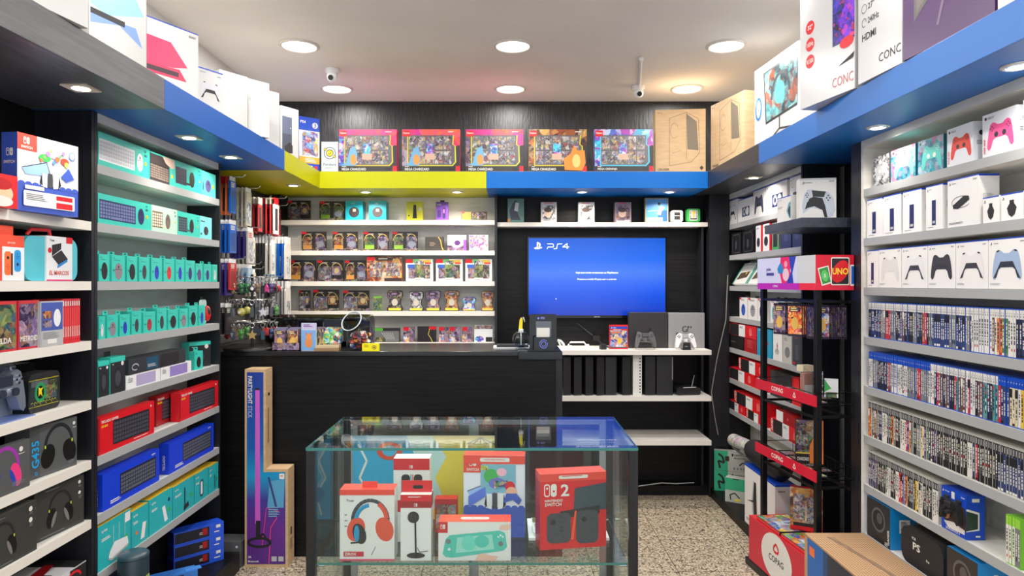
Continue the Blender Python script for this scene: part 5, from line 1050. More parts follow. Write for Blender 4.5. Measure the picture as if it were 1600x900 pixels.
for px, wd, nm, tn in ((1016.5, .07, 'right of the white divider', 0.03), (1039, .112, 'rightmost, with a silver edge', -.02)):
    o = MB().box(-wd/2, wd/2, 0, .17, 0, .268, flat((28, 28, 31), .4)).build('game_console', None, (X(px, 4.70), 4.705, z2+.001), tn, bevel=.002)
    m = MB(); m.face((-wd/2, 0, 0), (1, 0, 0), (0, 0, 1), wd, .268); m.R(.94, .4, 1, .98, GREY if 'silver' in nm else BLACK); m.build('edge_strip', o); tag(o, 'black console filed upright on the second shelf, '+nm, 'game console', 'black consoles filed upright')
o = MB().prism(rounded(.17, .05, .015, 0, .025), 0, .14, flat((30, 30, 33), .4)).build('network_router', None, (X(1077, 4.70), 4.71, z2+.001), .12, bevel=.003); tag(o, 'low black device lying at the right end of the second shelf', 'electronic device')
MB().tube([(.02, .0, .055), (.055, .04, .13)], .0035, GREY, 6).tube([(-.04, -.0, .052), (.05, .0, .054)], .003, LGREY, 6).build('aerial', o)
tag(MB().tube([(X(1133, 4.9), 4.84, Zp(430, 4.9)), (X(1130, 4.9), 4.84, Zp(500, 4.9)), (X(1119, 4.86), 4.84, Zp(560, 4.86)), (X(1111, 4.84), 4.83, Zp(612, 4.84)), (X(1116, 4.84), 4.83, Zp(650, 4.84)), (X(1122, 4.83), 4.83, .45)], .0035, flat((150, 146, 140), .5), 6).build('hanging_cable'), 'thin grey cable hanging down the dark panel by the consoles', 'cable')
tag(MB().tube([(.93, 4.86, .078), (1.10, 4.87, .098), (1.2, 4.88, .09), (1.33, 4.87, .10)], .0035, LGREY, 6).build('floor_cable'), 'thin pale cable lying at the foot of the television bay', 'cable')
# ------------------------------------------------------------------ on the counter
ct = CT
# payment stand, bottle, tag, jar
e = empty('payment_stand', (X(848, 3.93), 3.90, ct-.002), .02); tag(e, 'black acrylic payment stand with a pale card pocket', 'sign stand')
m = MB().prism(rounded(.155, .205, .01, 0, .1025), 0, .005, flat((18, 19, 24), .15)).box(-.09, .09, -.06, .05, 0, .006, flat((18, 19, 24), .15)); m.face((-.078, -.0, 0), (1, 0, 0), (0, 0, 1), .156, .205)
m.T('PIX', .42, .86, .06, flat((150, 150, 230), .4)); m.poly([(.28, .885), (.33, .92), (.38, .885), (.33, .85)], flat((120, 130, 240), .4)); m.R(.24, .34, .80, .80, flat((96, 102, 110), .25)); m.R(.27, .36, .74, .62, OFFW); m.build('panel', e)
m = MB(); m.box(-.055, .055, -.055, -.05, 0, .078, flat((20, 20, 26), .15)); m.face((-.055, -.055, 0), (1, 0, 0), (0, 0, 1), .11, .078); m.arc(.5, .5, .2, .3, 40, 380, .03, flat((120, 130, 230), .4)); m.arc(.5, .5, .12, .17, 220, 560, .03, flat((120, 130, 230), .4)); m.build('front_badge', e)
e = empty('glass_ball_dispenser', (X(814, 3.87), 3.87, ct)); tag(e, 'clear glass ball bottle with a yellow pump top', 'bottle')
MB().ball((0, 0, .062), .048, glass('bottle_glass', (225, 232, 236)), 20, 12).lathe([(.034, .0), (.03, .012), (.014, .022)], (0, 0, 0), glass('bottle_glass', (225, 232, 236)), 16).build('ball', e)
MB().ball((0, 0, .05), .036, glass('bottle_liquid', (236, 238, 240)), 16, 10).build('liquid', e)
MB().tube([(0, 0, .1), (0, 0, .12)], .014, LW, 12).tube([(0, 0, .03), (0, 0, .1)], .003, LW, 6).build('neck', e)
MB().prism([(-.012, .12), (.008, .12), (.01, .18), (.0, .185), (-.008, .17)], -.008, .008, YELL).tube([(.0, 0, .18), (.014, -.01, .186), (.02, -.012, .16)], .004, STEEL, 6).build('pump', e)
tag(MB().box(-.12, .1, -.02, .12, 0, .008, LW).box(-.1, .085, -.02, .11, .009, .018, DARK).build('notepad', None, (X(803, 4.0), 3.98, ct+.0005), 0), 'closed dark notepad on white sheets beside the glass bottle', 'notepad')
pbox('price_sign', 'small yellow card sign with a round logo on the counter edge', 'sign', (X(565.5, 3.81), 3.81), (X(592.5, 3.81), 3.805), ct, .042, .02, flat((240, 226, 20), .4), lambda m: (m.C(.72, .5, .13, INK, 20), m.C(.72, .5, .10, YELL, 20), m.C(.72, .5, .05, INK, 12), m.bars(.12, .8, .3, .05, 4, flat((180, 160, 30), .4))))
e = empty('badge_jar', (X(563, 3.90), 3.90, ct+.001)); tag(e, 'clear plastic jar of round badges tipped with its mouth open', 'jar')
jar = MB().lathe([(.0001, .0), (.070, .0), (.080, .01), (.080, .10), (.072, .135)], (0, 0, 0), PLAST, 24)
c = Vector((-.03, -.03, .150)); ax = Vector((-.35, -.75, .55)).normalized()
jar.tube([c-ax*.03, c+ax*.025], [.066, .060], glass('jar_plastic', (206, 212, 222)), 24, False); jar.build('jar_body', e)
MB().loop(c+ax*.027, ax, .062, .0035, flat((196, 202, 210), .2), 24).build('jar_rim', e)
r = random.Random(5); bm = MB()
bc = [(110, 40, 50), (220, 150, 60), (60, 40, 70), (180, 60, 50), (90, 80, 110), (210, 200, 180), (40, 30, 40), (60, 90, 140)]
for k in range(150):
    a = r.uniform(0, 2*PI); rr = .054*math.sqrt(r.random()); zz = r.uniform(.012, .098)
    bm.tube([(rr*math.cos(a), rr*math.sin(a), zz), (rr*math.cos(a)+r.uniform(-.003, .003), rr*math.sin(a)-.003, zz+.003)], .012, flat(r.choice(bc), .3), 10)
o = bm.build('badges', None, (X(563, 3.90), 3.90, ct+.001)); tag(o, 'small round printed badges filling the clear jar', 'badges', kind='stuff')
# long glossy black printer behind the card packs
o = MB().prism([(4.12, 0), (4.25, 0), (4.25, .15), (4.19, .187), (4.13, .19), (4.09, .17), (4.095, .03)], -.30, .30, flat((12, 13, 16), .08, coat=.5), 'x').build('label_printer', None, (X(500, 4.1), 0, ct+.001), bevel=.01)
MB().box(-.26, .26, 4.082, 4.09, .03, .09, DARK).build('paper_slot', o); tag(o, 'long glossy black machine behind the card packs', 'printer')
# wooden tray and candy bag
tag(MB().box(-.085, .05, 0, .10, 0, .016, flat((150, 120, 84), .6)).box(-.08, .05, .004, .1, .0165, .03, flat((196, 176, 140), .6)).build('wooden_tray', None, (X(518, 3.86), 3.82, ct+.0005), .12), 'stack of pale wooden boards under the sweets bag', 'board')
e = MB().prism(rounded(.105, .135, .02, 0, .07), 0, .03, A('candy', 40)).build('sweets_bag', None, (X(519, 3.87), 3.88, ct+.032), 0, bevel=.006); tag(e, 'black and clear bag of colourful sweets on the boards', 'sweets bag')
MB().box(-.05, .05, -.003, .033, .10, .142, flat((30, 34, 44), .2)).build('bag_header', e)
def packm(pal, w=.062, h=.115, top=(150, 140, 170)):
    m = MB().prism([(-w/2, 0), (w/2, 0), (w/2, h), (-w/2, h)], 0, .004, flat((70, 60, 90), .25)); m.face((-w/2, 0, 0), (1, 0, 0), (0, 0, 1), w, h)
    m.R(.02, .07, .98, .93, A(pal, 50)); m.R(.0, .93, 1, 1, flat(top, .2, .4)); m.R(0, 0, 1, .07, flat(top, .2, .4)); m.R(.12, .76, .88, .9, flat((60, 40, 90), .3)); m.bars(.2, .85, .6, .035, 2, flat((240, 220, 120), .4)); m.E(.5, .4, .26, .2, flat((216, 176, 90), .4), 12); return m
e = empty('card_display_box', (X(449, 3.86), 3.83, ct)); tag(e, 'open counter box holding booster card packs', 'display box')
MB().box(-.078, .078, 0, .09, 0, .004, INK).box(-.078, .078, 0, .002, 0, .045, A('violet', 40)).box(-.078, -.075, 0, .09, 0, .05, INK).box(.075, .078, 0, .09, 0, .05, INK).build('tray', e)
mp = [packm('violet').mesh('booster_pack'), packm('fire').mesh('booster_pack'), packm('cards').mesh('booster_pack')]
k = 0
for row, yy in enumerate((.006, .03, .054)):
    for sx in (-1, 1):
        o = bpy.data.objects.new('booster_pack', mp[k % 3]); COL.objects.link(o); o.location = (X(449, 3.86)+sx*.036, 3.83+yy, ct+.006+row*.004); o.rotation_euler = (-.06, 0, 0)
        tag(o, 'upright foil card pack in the counter box, %s %s' % (['front', 'middle', 'back'][row], 'left' if sx < 0 else 'right'), 'card pack', 'foil packs in the counter box'); k += 1
pbox('booster_pack', 'sky blue carded pack with an orange fox picture on the counter', 'card pack', (X(470.5, 3.83), 3.83), (X(494.5, 3.83), 3.825), ct, .155, .01, flat((190, 200, 226), .35), lambda m: (m.R(.02, .02, .98, .74, flat((120, 170, 226), .35)), m.R(.05, .8, .95, .97, flat((200, 190, 220), .4)), m.E(.5, .3, .26, .2, flat((220, 140, 80), .4), 14), m.E(.5, .5, .2, .12, flat((226, 150, 90), .4), 12), m.poly([(.3, .55), (.25, .72), (.42, .58)], flat((210, 130, 70), .4)), m.poly([(.7, .55), (.75, .72), (.58, .58)], flat((210, 130, 70), .4)), m.bars(.15, .92, .7, .03, 2, PURP)))
for i, (px, c, nm) in enumerate(((497.5, (190, 160, 70), 'gold'), (502, (120, 150, 70), 'green'), (505.5, (150, 150, 150), 'silver'))):
    o = packm('darkcards', .05, .13).build('booster_pack', None, (X(px, 3.87), 3.86+i*.012, ct+.001), .9); tag(o, 'foil pack turned edgeways with a %s edge beside the blue pack' % nm, 'card pack'); o.data.materials[0] = flat(c, .3, .4)
# keychain stand
kx, ky = X(394, 3.93), 3.93
e = empty('keychain_stand', (kx, ky, ct)); tag(e, 'revolving counter stand crowded with keychains', 'display stand')
MB().lathe([(.0001, .014), (.15, .014), (.155, .008), (.155, .0)], (0, 0, 0), BLACK, 28).build('base', e)
MB().tube([(0, 0, .012), (0, 0, .43)], .008, flat((60, 60, 60), .3, .8), 10).build('pole', e)
tiers = (.415, .285, .158)
for tz in tiers:
    t = MB().loop((0, 0, tz), (0, 0, 1), .10, .003, CHROME, 24)
    for k in range(12):
        a = 2*PI*k/12; t.tube([(0, 0, tz), (.125*math.cos(a), .125*math.sin(a), tz), (.13*math.cos(a), .13*math.sin(a), tz+.01)], .0018, CHROME, 5)
    t.build('hook_ring', e)
r = random.Random(11)
def keychain(tz, a, kind, col, nm):
    m = MB(); R0 = .137; p = Vector((R0*math.cos(a), R0*math.sin(a), tz))
    m.loop((0, 0, -.014), (0, 1, 0), .012, .002, CHROME, 14, 5)
    for q in range(3): m.loop((0, 0, -.030-q*.007), (1, 0, 0) if q % 2 else (0, 1, 0), .0045, .0012, CHROME, 8, 4)
    o = m.build('keychain', None, (kx+p.x, ky+p.y, ct+tz), a+PI/2)
    c = flat(col, .35, .2 if kind in ('tag', 'shield') else 0); sc_ = .95
    if kind == 'tag': b = MB().prism(rounded(.022, .05, .005, 0, -.075), -.003, .003, c)
    elif kind == 'ball': b = MB().ball((0, 0, -.07), .024, c, 12, 8); b.tube([(0, -.022, -.07), (0, -.026, -.07)], .009, OFFW, 12)
    elif kind == 'shield': b = MB().prism([(-.024, -.05), (.024, -.05), (.022, -.08), (0, -.1), (-.022, -.08)], -.005, .005, c); b.prism([(-.012, -.06), (.012, -.06), (0, -.085)], -.008, -.005, LGREY)
    elif kind == 'star':
        b = MB().prism([((.03 if k % 2 == 0 else .014)*math.sin(PI*k/5), -.072+(.03 if k % 2 == 0 else .014)*math.cos(PI*k/5)) for k in range(10)], -.006, .006, c)
    elif kind == 'figure': b = MB().ball((0, 0, -.058), .016, c, 10, 7); b.ball((0, 0, -.084), .014, flat(tuple(int(v*.7)+10 for v in col), .4), 10, 7, (1, .8, 1.3)); b.ball((-.012, 0, -.044), .007, c, 8, 5).ball((.012, 0, -.044), .007, c, 8, 5)
    else: b = MB().ball((0, 0, -.07), .034, c, 14, 8, (1, .35, .75)); [b.ball((.03*math.cos(t), -.002, -.07+.022*math.sin(t)), .009, flat((150, 30, 40), .4), 8, 5) for t in [k*PI/4 for k in range(8)]]
    b.build('charm', o, bevel=0).scale = (sc_, sc_, sc_); tag(o, nm, 'keychain', 'keychains on the revolving stand'); return o
spec = [('figure', (40, 40, 60), 'dark figure'), ('star', (180, 60, 120), 'pink star'), ('figure', (190, 160, 120), 'cream and orange figure'), ('figure', (40, 110, 60), 'deep green figure'), ('ball', (60, 60, 70), 'dark ball'), ('tag', (40, 40, 44), 'black tag'), ('figure', (70, 60, 120), 'violet figure'), ('star', (60, 50, 60), 'dark star'), ('ball', (180, 40, 50), 'red ball'), ('figure', (120, 120, 130), 'grey figure')]
spec2 = [('tag', (150, 158, 168), 'steel tag'), ('tag', (206, 206, 210), 'white tag'), ('tag', (120, 130, 140), 'slate tag'), ('ball', (170, 164, 80), 'yellow faced ball'), ('tag', (60, 66, 72), 'dark tag'), ('star', (190, 190, 200), 'silver star'), ('tag', (90, 90, 100), 'grey tag'), ('figure', (90, 150, 80), 'moss green figure'), ('tag', (160, 160, 170), 'pale tag'), ('ball', (40, 44, 60), 'navy ball')]
spec3 = [('spiky', (150, 50, 52), 'large red spiky charm'), ('spiky', (206, 60, 60), 'second red spiky charm'), ('shield', (96, 110, 130), 'slate shield'), ('figure', (70, 140, 66), 'moss coloured green figure'), ('star', (160, 134, 70), 'brass star'), ('tag', (50, 80, 100), 'blue tag'), ('figure', (40, 60, 100), 'navy figure'), ('shield', (150, 60, 50), 'rust shield'), ('ball', (200, 200, 206), 'white ball'), ('spiky', (60, 50, 60), 'dark spiky charm')]
for tz, sp, tn in zip(tiers, (spec, spec2, spec3), ('top', 'middle', 'bottom')):
    sp = sp + [(a_, tuple(min(255, int(v*f_)+20) for v in b_), q_+' '+c_) for (a_, b_, c_), q_, f_ in zip(sp[1:6], ('paler', 'small', 'extra', 'plain', 'worn'), (1.3, .7, 1.1, .9, .8))]
    for k, (kd, c, nm) in enumerate(sp):
        a = PI+.25+2*PI*k/len(sp); keychain(tz, a, kd, c, 'keychain with a %s on the %s ring of the stand' % (nm, tn))
# ------------------------------------------------------------------ packets hanging on the slatted wall
pc = {'clear grey': (150, 152, 158), 'blue': (24, 96, 196), 'white': (214, 212, 208), 'red': (190, 50, 56), 'violet': (70, 56, 140), 'dark': (52, 50, 54), 'beige': (206, 200, 180), 'pale blue': (150, 186, 214), 'orange': (206, 104, 60)}
def hangm(c, w, h, kind):
    cm = flat(pc[c], .3); m = MB()
    if kind == 'bag':
        m.prism([(-w/2, -h), (w/2, -h), (w*.46, -h*.2), (w*.3, -.02), (-w*.3, -.02), (-w*.46, -h*.2)], -.006, .006, cm); m.box(-w*.4, w*.4, -.0065, .0065, -.035, .012, LW)
        m.face((-w/2, -.006, -h), (1, 0, 0), (0, 0, 1), w, h); m.R(.2, .1, .8, .55, A('bag', 30)); m.bars(.3, .95, .4, .02, 2, RED)
    elif kind == 'slim':
        m.box(-w/2, w/2, -.004, .004, -h, .0, cm); m.box(-w/2, w/2, -.0042, .0042, -.03, .012, RED if c != 'red' else OFFW); m.face((-w/2, -.004, -h), (1, 0, 0), (0, 0, 1), w, h); m.RR(.2, .1, .8, .75, .08, DARK if c != 'dark' else GREY); m.bars(.2, .84, .6, .02, 2, GREY)
    else:
        m.box(-w/2, w/2, -.005, .005, -h, -.012, cm); m.box(-w*.5, w*.5, -.001, .001, -.012, .012, LW); m.face((-w/2, -.005, -h), (1, 0, 0), (0, 0, 1), w, h-.012); m.R(.1, .06, .9, .7, A('bag', 40) if c in ('clear grey', 'white', 'beige') else flat(tuple(int(v*.75) for v in pc[c]), .3)); m.bars(.15, .92, .7, .03, 3, OFFW if c != 'white' else RED)
    return m.mesh('hanging_packet')
hooks = [(3.79, 2.10, [('clear grey', 'card', .085, .19), ('white', 'card', .085, .19), ('orange', 'slim', .075, .2), ('blue', 'card', .075, .19), ('white', 'slim', .075, .19)], 'first hook of the top row'),
 (4.02, 2.07, [('clear grey', 'card', .085, .21), ('clear grey', 'card', .085, .21), ('beige', 'card', .08, .22), ('beige', 'card', .08, .21)], 'second hook of the top row'),
 (4.27, 2.045, [('dark', 'slim', .09, .22), ('dark', 'card', .09, .2), ('red', 'slim', .08, .2)], 'third hook of the top row'),
 (4.50, 2.07, [('red', 'slim', .09, .225), ('dark', 'slim', .09, .225), ('red', 'slim', .09, .225), ('white', 'slim', .09, .225)], 'fourth hook of the top row'),
 (4.74, 2.05, [('clear grey', 'card', .08, .2), ('red', 'card', .08, .2)], 'fifth hook of the top row'),
 (3.79, 1.86, [('blue', 'card', .09, .17), ('blue', 'card', .09, .17), ('blue', 'card', .09, .17), ('blue', 'card', .09, .17)], 'first hook of the second row'),
 (4.05, 1.84, [('white', 'bag', .09, .18), ('violet', 'card', .085, .17), ('violet', 'card', .085, .17), ('white', 'card', .085, .2)], 'second hook of the second row'),
 (4.27, 1.80, [('beige', 'card', .07, .17), ('beige', 'card', .07, .17)], 'third hook of the second row'),
 (4.50, 1.82, [('dark', 'bag', .09, .24), ('dark', 'bag', .09, .24), ('white', 'bag', .09, .24)], 'fourth hook of the second row'),
 (4.74, 1.83, [('pale blue', 'bag', .11, .28), ('pale blue', 'bag', .11, .28), ('blue', 'bag', .1, .27), ('white', 'bag', .12, .28), ('pale blue', 'bag', .12, .28)], 'fifth hook of the second row'),
 (3.79, 1.645, [('violet', 'card', .09, .17), ('violet', 'card', .09, .17), ('violet', 'card', .09, .19), ('red', 'card', .09, .16)], 'first hook of the third row'),
 (4.10, 1.625, [('clear grey', 'card', .09, .16), ('white', 'card', .09, .16), ('pale blue', 'card', .09, .16)], 'second hook of the third row'),
 (4.27, 1.60, [('dark', 'card', .08, .15), ('beige', 'card', .08, .16)], 'third hook of the third row'),
 (4.50, 1.555, [('clear grey', 'bag', .09, .27), ('clear grey', 'bag', .09, .27), ('dark', 'bag', .09, .27)], 'fourth hook of the third row'),
 (4.74, 1.525, [('white', 'bag', .11, .27), ('clear grey', 'bag', .11, .28), ('clear grey', 'bag', .11, .28), ('white', 'bag', .11, .28)], 'fifth hook of the third row'),
 (3.79, 1.40, [('red', 'card', .09, .16), ('white', 'card', .09, .17), ('dark', 'card', .09, .16)], 'first hook of the lowest row')]
HM = {}
for hy, hz, items, nm in hooks:
    items = [q for q in items for _ in (0, 1)][:7]; n = len(items); L = .09+.023*n
    o = MB().tube([(WL+.033, hy, hz+.012), (WL+.033+L, hy, hz+.012), (WL+.045+L, hy, hz+.026)], .0028, CHROME, 6).box(WL+.0325, WL+.037, hy-.02, hy+.02, hz, hz+.03, LGREY).build('display_hook')
    tag(o, 'chrome display hook on the slatted wall, '+nm, 'hook', 'chrome hooks on the slatted wall')
    for k, (c, kd, w_, h_) in enumerate(items):
        key = (c, kd, w_, h_)
        if key not in HM: HM[key] = hangm(*[c, w_, h_, kd])
        q = bpy.data.objects.new('hanging_packet', HM[key]); COL.objects.link(q); q.location = (WL+.085+k*.023, hy, hz); q.rotation_euler = (0, 0, PI/2-.10+.05*((k*7) % 4))
        pos = ['nearest the wall', 'second from the wall', 'third from the wall', 'fourth from the wall', 'fifth from the wall', 'sixth from the wall', 'outermost'][k] if k < n-1 else 'outermost'
        tag(q, '%s %s, %s on the %s' % (c, {'bag': 'bagged accessory', 'slim': 'slim boxed accessory', 'card': 'carded packet'}[kd], pos, nm), 'accessory packet', 'packets hanging on the slatted wall')
# ------------------------------------------------------------------ narrow shelves beyond the rack
P = flat((232, 230, 228), .4)
z = ZR[0]
def psf(kind):
    def f(m):
        m.R(0, .97, 1, 1, PSB); ps_mark(m, .06, .86, .06, INK); m.bars(.2, .9, .3, .012, 1, GREY)
        if kind == 'pad': d_pad(m, .5, .45, .8, flat((70, 72, 96), .4), INK, face='back')
        if kind == 'padw': d_pad(m, .5, .45, .8, LW, INK, face='back')
        if kind == 'edge': m.R(.3, .2, .8, .62, NAVY); m.C(.45, .42, .1, LGREY, 12); m.C(.66, .42, .1, OFFW, 12); m.C(.45, .42, .05, NAVY, 10)
    return f
sidew = lambda m: (m.R(0, .97, 1, 1, PSB), m.bars(.2, .7, .6, .02, 4, LGREY))
for x0, x1, h, k, nm, gp in ((1138, 1152, .172, 'padw', 'at the far end', .01), (1153, 1176, .15, 'edge', 'second from the far end', .004), (1177, 1195, .178, 'pad', 'picturing a slate controller', .004), (1197, 1230, .178, 'edge', 'next to the floating shelf', .004), (1234, 1251, .176, 'padw', 'behind the big controller carton', .004)):
    pbox('controller_carton', 'white controller carton on the narrow top shelf, '+nm, 'controller box', *onR(x0, x1), z, h, .07, P, psf(k), right=sidew, group='white cartons on the narrow top shelf', gap=gp)
z = ZR[1]
for x0, x1, nm in ((1143, 1158, 'farther'), (1160, 1178, 'nearer')):
    pbox('speaker_carton', 'glossy black carton with a silver outline, %s of two' % nm, 'accessory box', *onR(x0, x1), z, .15, .08, flat((24, 24, 28), .25), lambda m: (m.RR(.12, .08, .88, .92, .12, flat((90, 92, 98), .3)), m.RR(.14, .1, .86, .9, .1, flat((22, 22, 26), .3)), m.RR(.42, .25, .56, .62, .05, flat((70, 72, 78), .3))), group='glossy black cartons')
for x0, x1, nm in ((1181, 1190.5, 'farther'), (1192, 1204, 'nearer')):
    pbox('mouse_carton', 'white and red mouse carton, %s of two' % nm, 'mouse box', *onR(x0, x1), z, .165, .06, RED, lambda m: (m.R(0, 0, .84, 1, LW), d_mouse(m, .42, .36, .26, .18, INK), m.bars(.1, .9, .5, .015, 2, GREY)), group='white and red mouse cartons')
pbox('mouse_carton', 'black carton with lime green corners', 'mouse box', *onR(1206, 1217), z, .16, .06, flat((120, 130, 120), .4), lambda m: (m.R(.1, .02, .9, .3, GREEN), m.R(.2, .1, .8, .6, INK), m.R(.1, .7, .9, .8, flat((150, 210, 60), .4))))
for x0, x1, nm in ((1220, 1236, 'farther'), (1238, 1251.5, 'nearer')):
    pbox('headset_carton', 'dark navy carton under the floating shelf, %s of two' % nm, 'headset box', *onR(x0, x1), z, .13, .06, flat((40, 48, 90), .4), lambda m: (m.E(.5, .5, .2, .2, flat((60, 70, 120), .4)), m.bars(.2, .85, .5, .02, 2, LGREY)), group='dark navy cartons')
z = ZR[2]
# keyboard boxes leaning against the far end
for i, (yy, nm) in enumerate(((4.62, 'farthest'), (4.32, 'middle'), (4.0, 'nearest'))):
    m = MB().box(-.145, .145, 0, .028, 0, .17, P); m.face((-.145, 0, 0), (1, 0, 0), (0, 0, 1), .29, .17); m.R(.0, 0, .08, 1, flat((40, 160, 140), .4)); m.R(.92, 0, 1, 1, flat((40, 160, 140), .4)); m.poly([(.16, .2), (.78, .3), (.8, .6), (.2, .52)], flat((90, 74, 60), .4)); m.C(.6, .5, .035, YELL, 10)
    o = m.build('keyboard_carton', None, (1.605, yy+.12, z+.0165), -PI/2); o.rotation_euler = (-.55, 0, -PI/2); tag(o, 'white and teal keyboard carton leaning back on the narrow shelf, '+nm, 'keyboard box', 'leaning keyboard cartons')
z = ZR[3]
seq = [(1155.5, 1167.5, 'blue ribbon', (50, 90, 190), P), (1169, 1183.5, 'grey cable', (150, 150, 150), P), (1184.5, 1194.5, 'black mouse', (40, 40, 44), P), (1204, 1213, 'teal mouse', (80, 190, 190), P), (1214, 1226, 'teal edge', (60, 170, 170), flat((180, 220, 214), .4)), (1227, 1239, 'pale aqua front', (140, 210, 206), flat((200, 226, 222), .4)), (1240, 1251, 'grey label', (120, 130, 130), P)]
for x0, x1, nm, c, b in seq:
    pbox('cable_carton', 'slim hanging carton with a %s in the row of slim boxes' % nm, 'accessory box', *onR(x0, x1), z, .14, .05, b, (lambda c: lambda m: (d_mouse(m, .5, .42, .26, .28, flat(c, .4)), m.bars(.15, .9, .6, .02, 2, GREY), m.R(0, .92, .25, 1, RED)))(c), parts=hangtab(INK, .014, .4), group='row of slim accessory cartons')
z = ZR[4]
def zot(m): m.R(0, 0, .1, 1, RED); m.T('AMD', .09, .1, .07, OFFW, vert=True); m.R(.1, .02, .42, .98, INK); m.R(.42, .02, .64, .98, LW); m.bars(.45, .8, .14, .03, 3, GREY); m.C(.82, .5, .05, flat((230, 100, 100), .4), 12); m.bars(.78, .3, .12, .03, 1, flat((240, 150, 150), .4))
def redk(x0, x1, z, h, nm, X=1.585): return pbox('hardware_carton', 'red, black and white long carton '+nm, 'hardware box', *onR(x0, x1, X), z, h, .1, RED, zot, group='red, black and white long cartons')
pbox('hardware_carton', 'dark red square carton under the long red one', 'hardware box', *onR(1163, 1182), z, .09, .1, DRED, lambda m: [m.bars(.25, .85-k*.12, .5, .03, 1, flat((230, 110, 110), .4)) for k in range(5)])
pbox('hardware_carton', 'plain dark carton at the far end under the long red one', 'hardware box', *onR(1138, 1161.5), z, .09, .1, flat((30, 28, 30), .4), lambda m: m.bars(.2, .5, .4, .03, 1, GREY))
redk(1137, 1181.5, z+.0925, .082, 'on top of two dark ones')
pbox('tower_carton', 'teal carton picturing a tall black device', 'accessory box', *onR(1183, 1206), z, .172, .09, flat((20, 150, 190), .4), lambda m: (m.R(.36, .2, .5, .72, INK), m.R(.54, .18, .68, .75, DARK), m.C(.75, .5, .04, RED, 8), m.bars(.1, .92, .4, .02, 1, OFFW)))
pbox('microphone_carton', 'white carton with a small device pictured beside the teal one', 'accessory box', *onR(1208, 1222), z, .172, .08, P, lambda m: (m.E(.45, .3, .25, .1, LGREY), m.line([(.45, .3), (.45, .6)], .08, GREY), m.C(.5, .5, .05, RED, 8)))
pbox('webcam_carton', 'pale grey carton between the white one and the black one', 'accessory box', *onR(1223.5, 1237), z, .155, .08, flat((190, 188, 184), .4), lambda m: (m.E(.5, .4, .3, .2, GREY), m.bars(.1, .9, .5, .02, 3, GREY)))
pbox('microphone_carton', 'black carton with tiny red lettering at the near end', 'accessory box', *onR(1238.5, 1252), z, .165, .08, flat((50, 54, 64), .4), lambda m: (m.bars(.3, .92, .4, .02, 1, RED), m.R(.3, .2, .7, .7, flat((70, 76, 90), .4)), m.R(.05, .05, .3, .12, RED)))
z = ZR[5]
redk(1137, 1179.5, z, .078, 'at the bottom left of the sixth shelf')
redk(1154, 1196, z+.0795, .085, 'on the far pile of the sixth shelf')
pbox('hardware_carton', 'narrow red carton with white lettering beside the red pile', 'hardware box', *onR(1181, 1196), z, .077, .1, RED, lambda m: (m.T('AMD', .42, .1, .3, OFFW, vert=True), m.R(.5, .1, .95, .9, DRED)))
pbox('hardware_carton', 'large black carton with a faint round logo', 'hardware box', *onR(1203.5, 1236), z, .15, .12, flat((44, 44, 46), .4), lambda m: (m.R(.02, 0, .25, 1, flat((60, 60, 62), .4)), m.C(.55, .45, .06, GREY, 12)))
pbox('hardware_carton', 'bright red patterned carton beside the large black one', 'hardware box', *onR(1237.5, 1252), z, .15, .12, RED, lambda m: [m.poly([(.1+k*.2, .2), (.25+k*.2, .6), (.1+k*.2, .9)], flat((240, 70, 70), .4)) for k in range(4)])
z = ZR[6]
redk(1137, 1164, z, .06, 'at the bottom left of the seventh shelf'); redk(1147, 1194, z+.0615, .082, 'on the far pile of the seventh shelf')
redk(1166, 1196, z, .06, 'beneath the nearer part of the seventh shelf pile'); redk(1204, 1251, z, .085, 'at the near end of the seventh shelf')
pbox('hardware_carton', 'dark red carton lying on the near long carton of the seventh shelf', 'hardware box', *onR(1213, 1250), z+.0865, .06, .1, DRED, lambda m: (m.C(.5, .5, .03, flat((230, 100, 100), .4), 10), m.R(0, 0, .3, 1, LW)))
# floating shelf cartons
sz = 1.829
def edgef(m):
    m.R(0, .95, 1, 1, flat((200, 202, 210), .4)); ps_mark(m, .06, .85, .07, INK); m.T('PlayStation', .15, .87, .035, DARK); m.T('SONY', .95, .9, .035, DARK, al='r')
    m.poly([(.1, .12), (.06, .3), (.12, .6), (.22, .72), (.34, .72), (.8, .64), (.92, .5), (.98, .2), (.9, .04), (.76, .02), (.7, .2), (.3, .26)], flat((196, 204, 218), .35))
    m.poly([(.33, .7), (.72, .66), (.66, .52), (.36, .54)], DARK); m.poly([(.14, .22), (.2, .4), (.36, .54), (.62, .5), (.7, .3), (.76, .02), (.68, .02), (.62, .2), (.4, .3), (.22, .26)], INK)
    m.C(.33, .44, .09, DARK, 16); m.C(.33, .44, .06, INK, 16); m.C(.56, .38, .09, DARK, 16); m.C(.56, .38, .06, INK, 16)
    for dx, dy in ((0, .06), (0, -.06), (.045, 0), (-.045, 0)): m.C(.78+dx, .5+dy, .022, INK, 10); m.C(.2+dx*.7, .58+dy*.8, .018, INK, 8)
pbox('controller_carton', 'large white carton picturing a white and black pro controller', 'controller box', (1.392, 3.255), (1.552, 3.222), sz, .19, .075, P, edgef, right=sidew, top=lambda m: m.R(.02, .1, .98, .95, flat((120, 122, 128), .4)))
pbox('accessory_carton', 'white and teal edged carton behind the pro controller carton', 'accessory box', (1.382, 3.50), (1.388, 3.345), sz, .125, .12, P, lambda m: (m.R(0, .96, 1, 1, PSB), ps_mark(m, .06, .84, .07, INK), m.T('PlayStation', .2, .86, .04, DARK), m.poly([(.9, .1), (.7, .4), (.85, .7), (1, .75), (1, .1)], flat((110, 170, 180), .4)), m.poly([(.94, .1), (.8, .4), (.9, .6), (.97, .5)], INK), m.bars(.06, .6, .4, .015, 3, LGREY)))
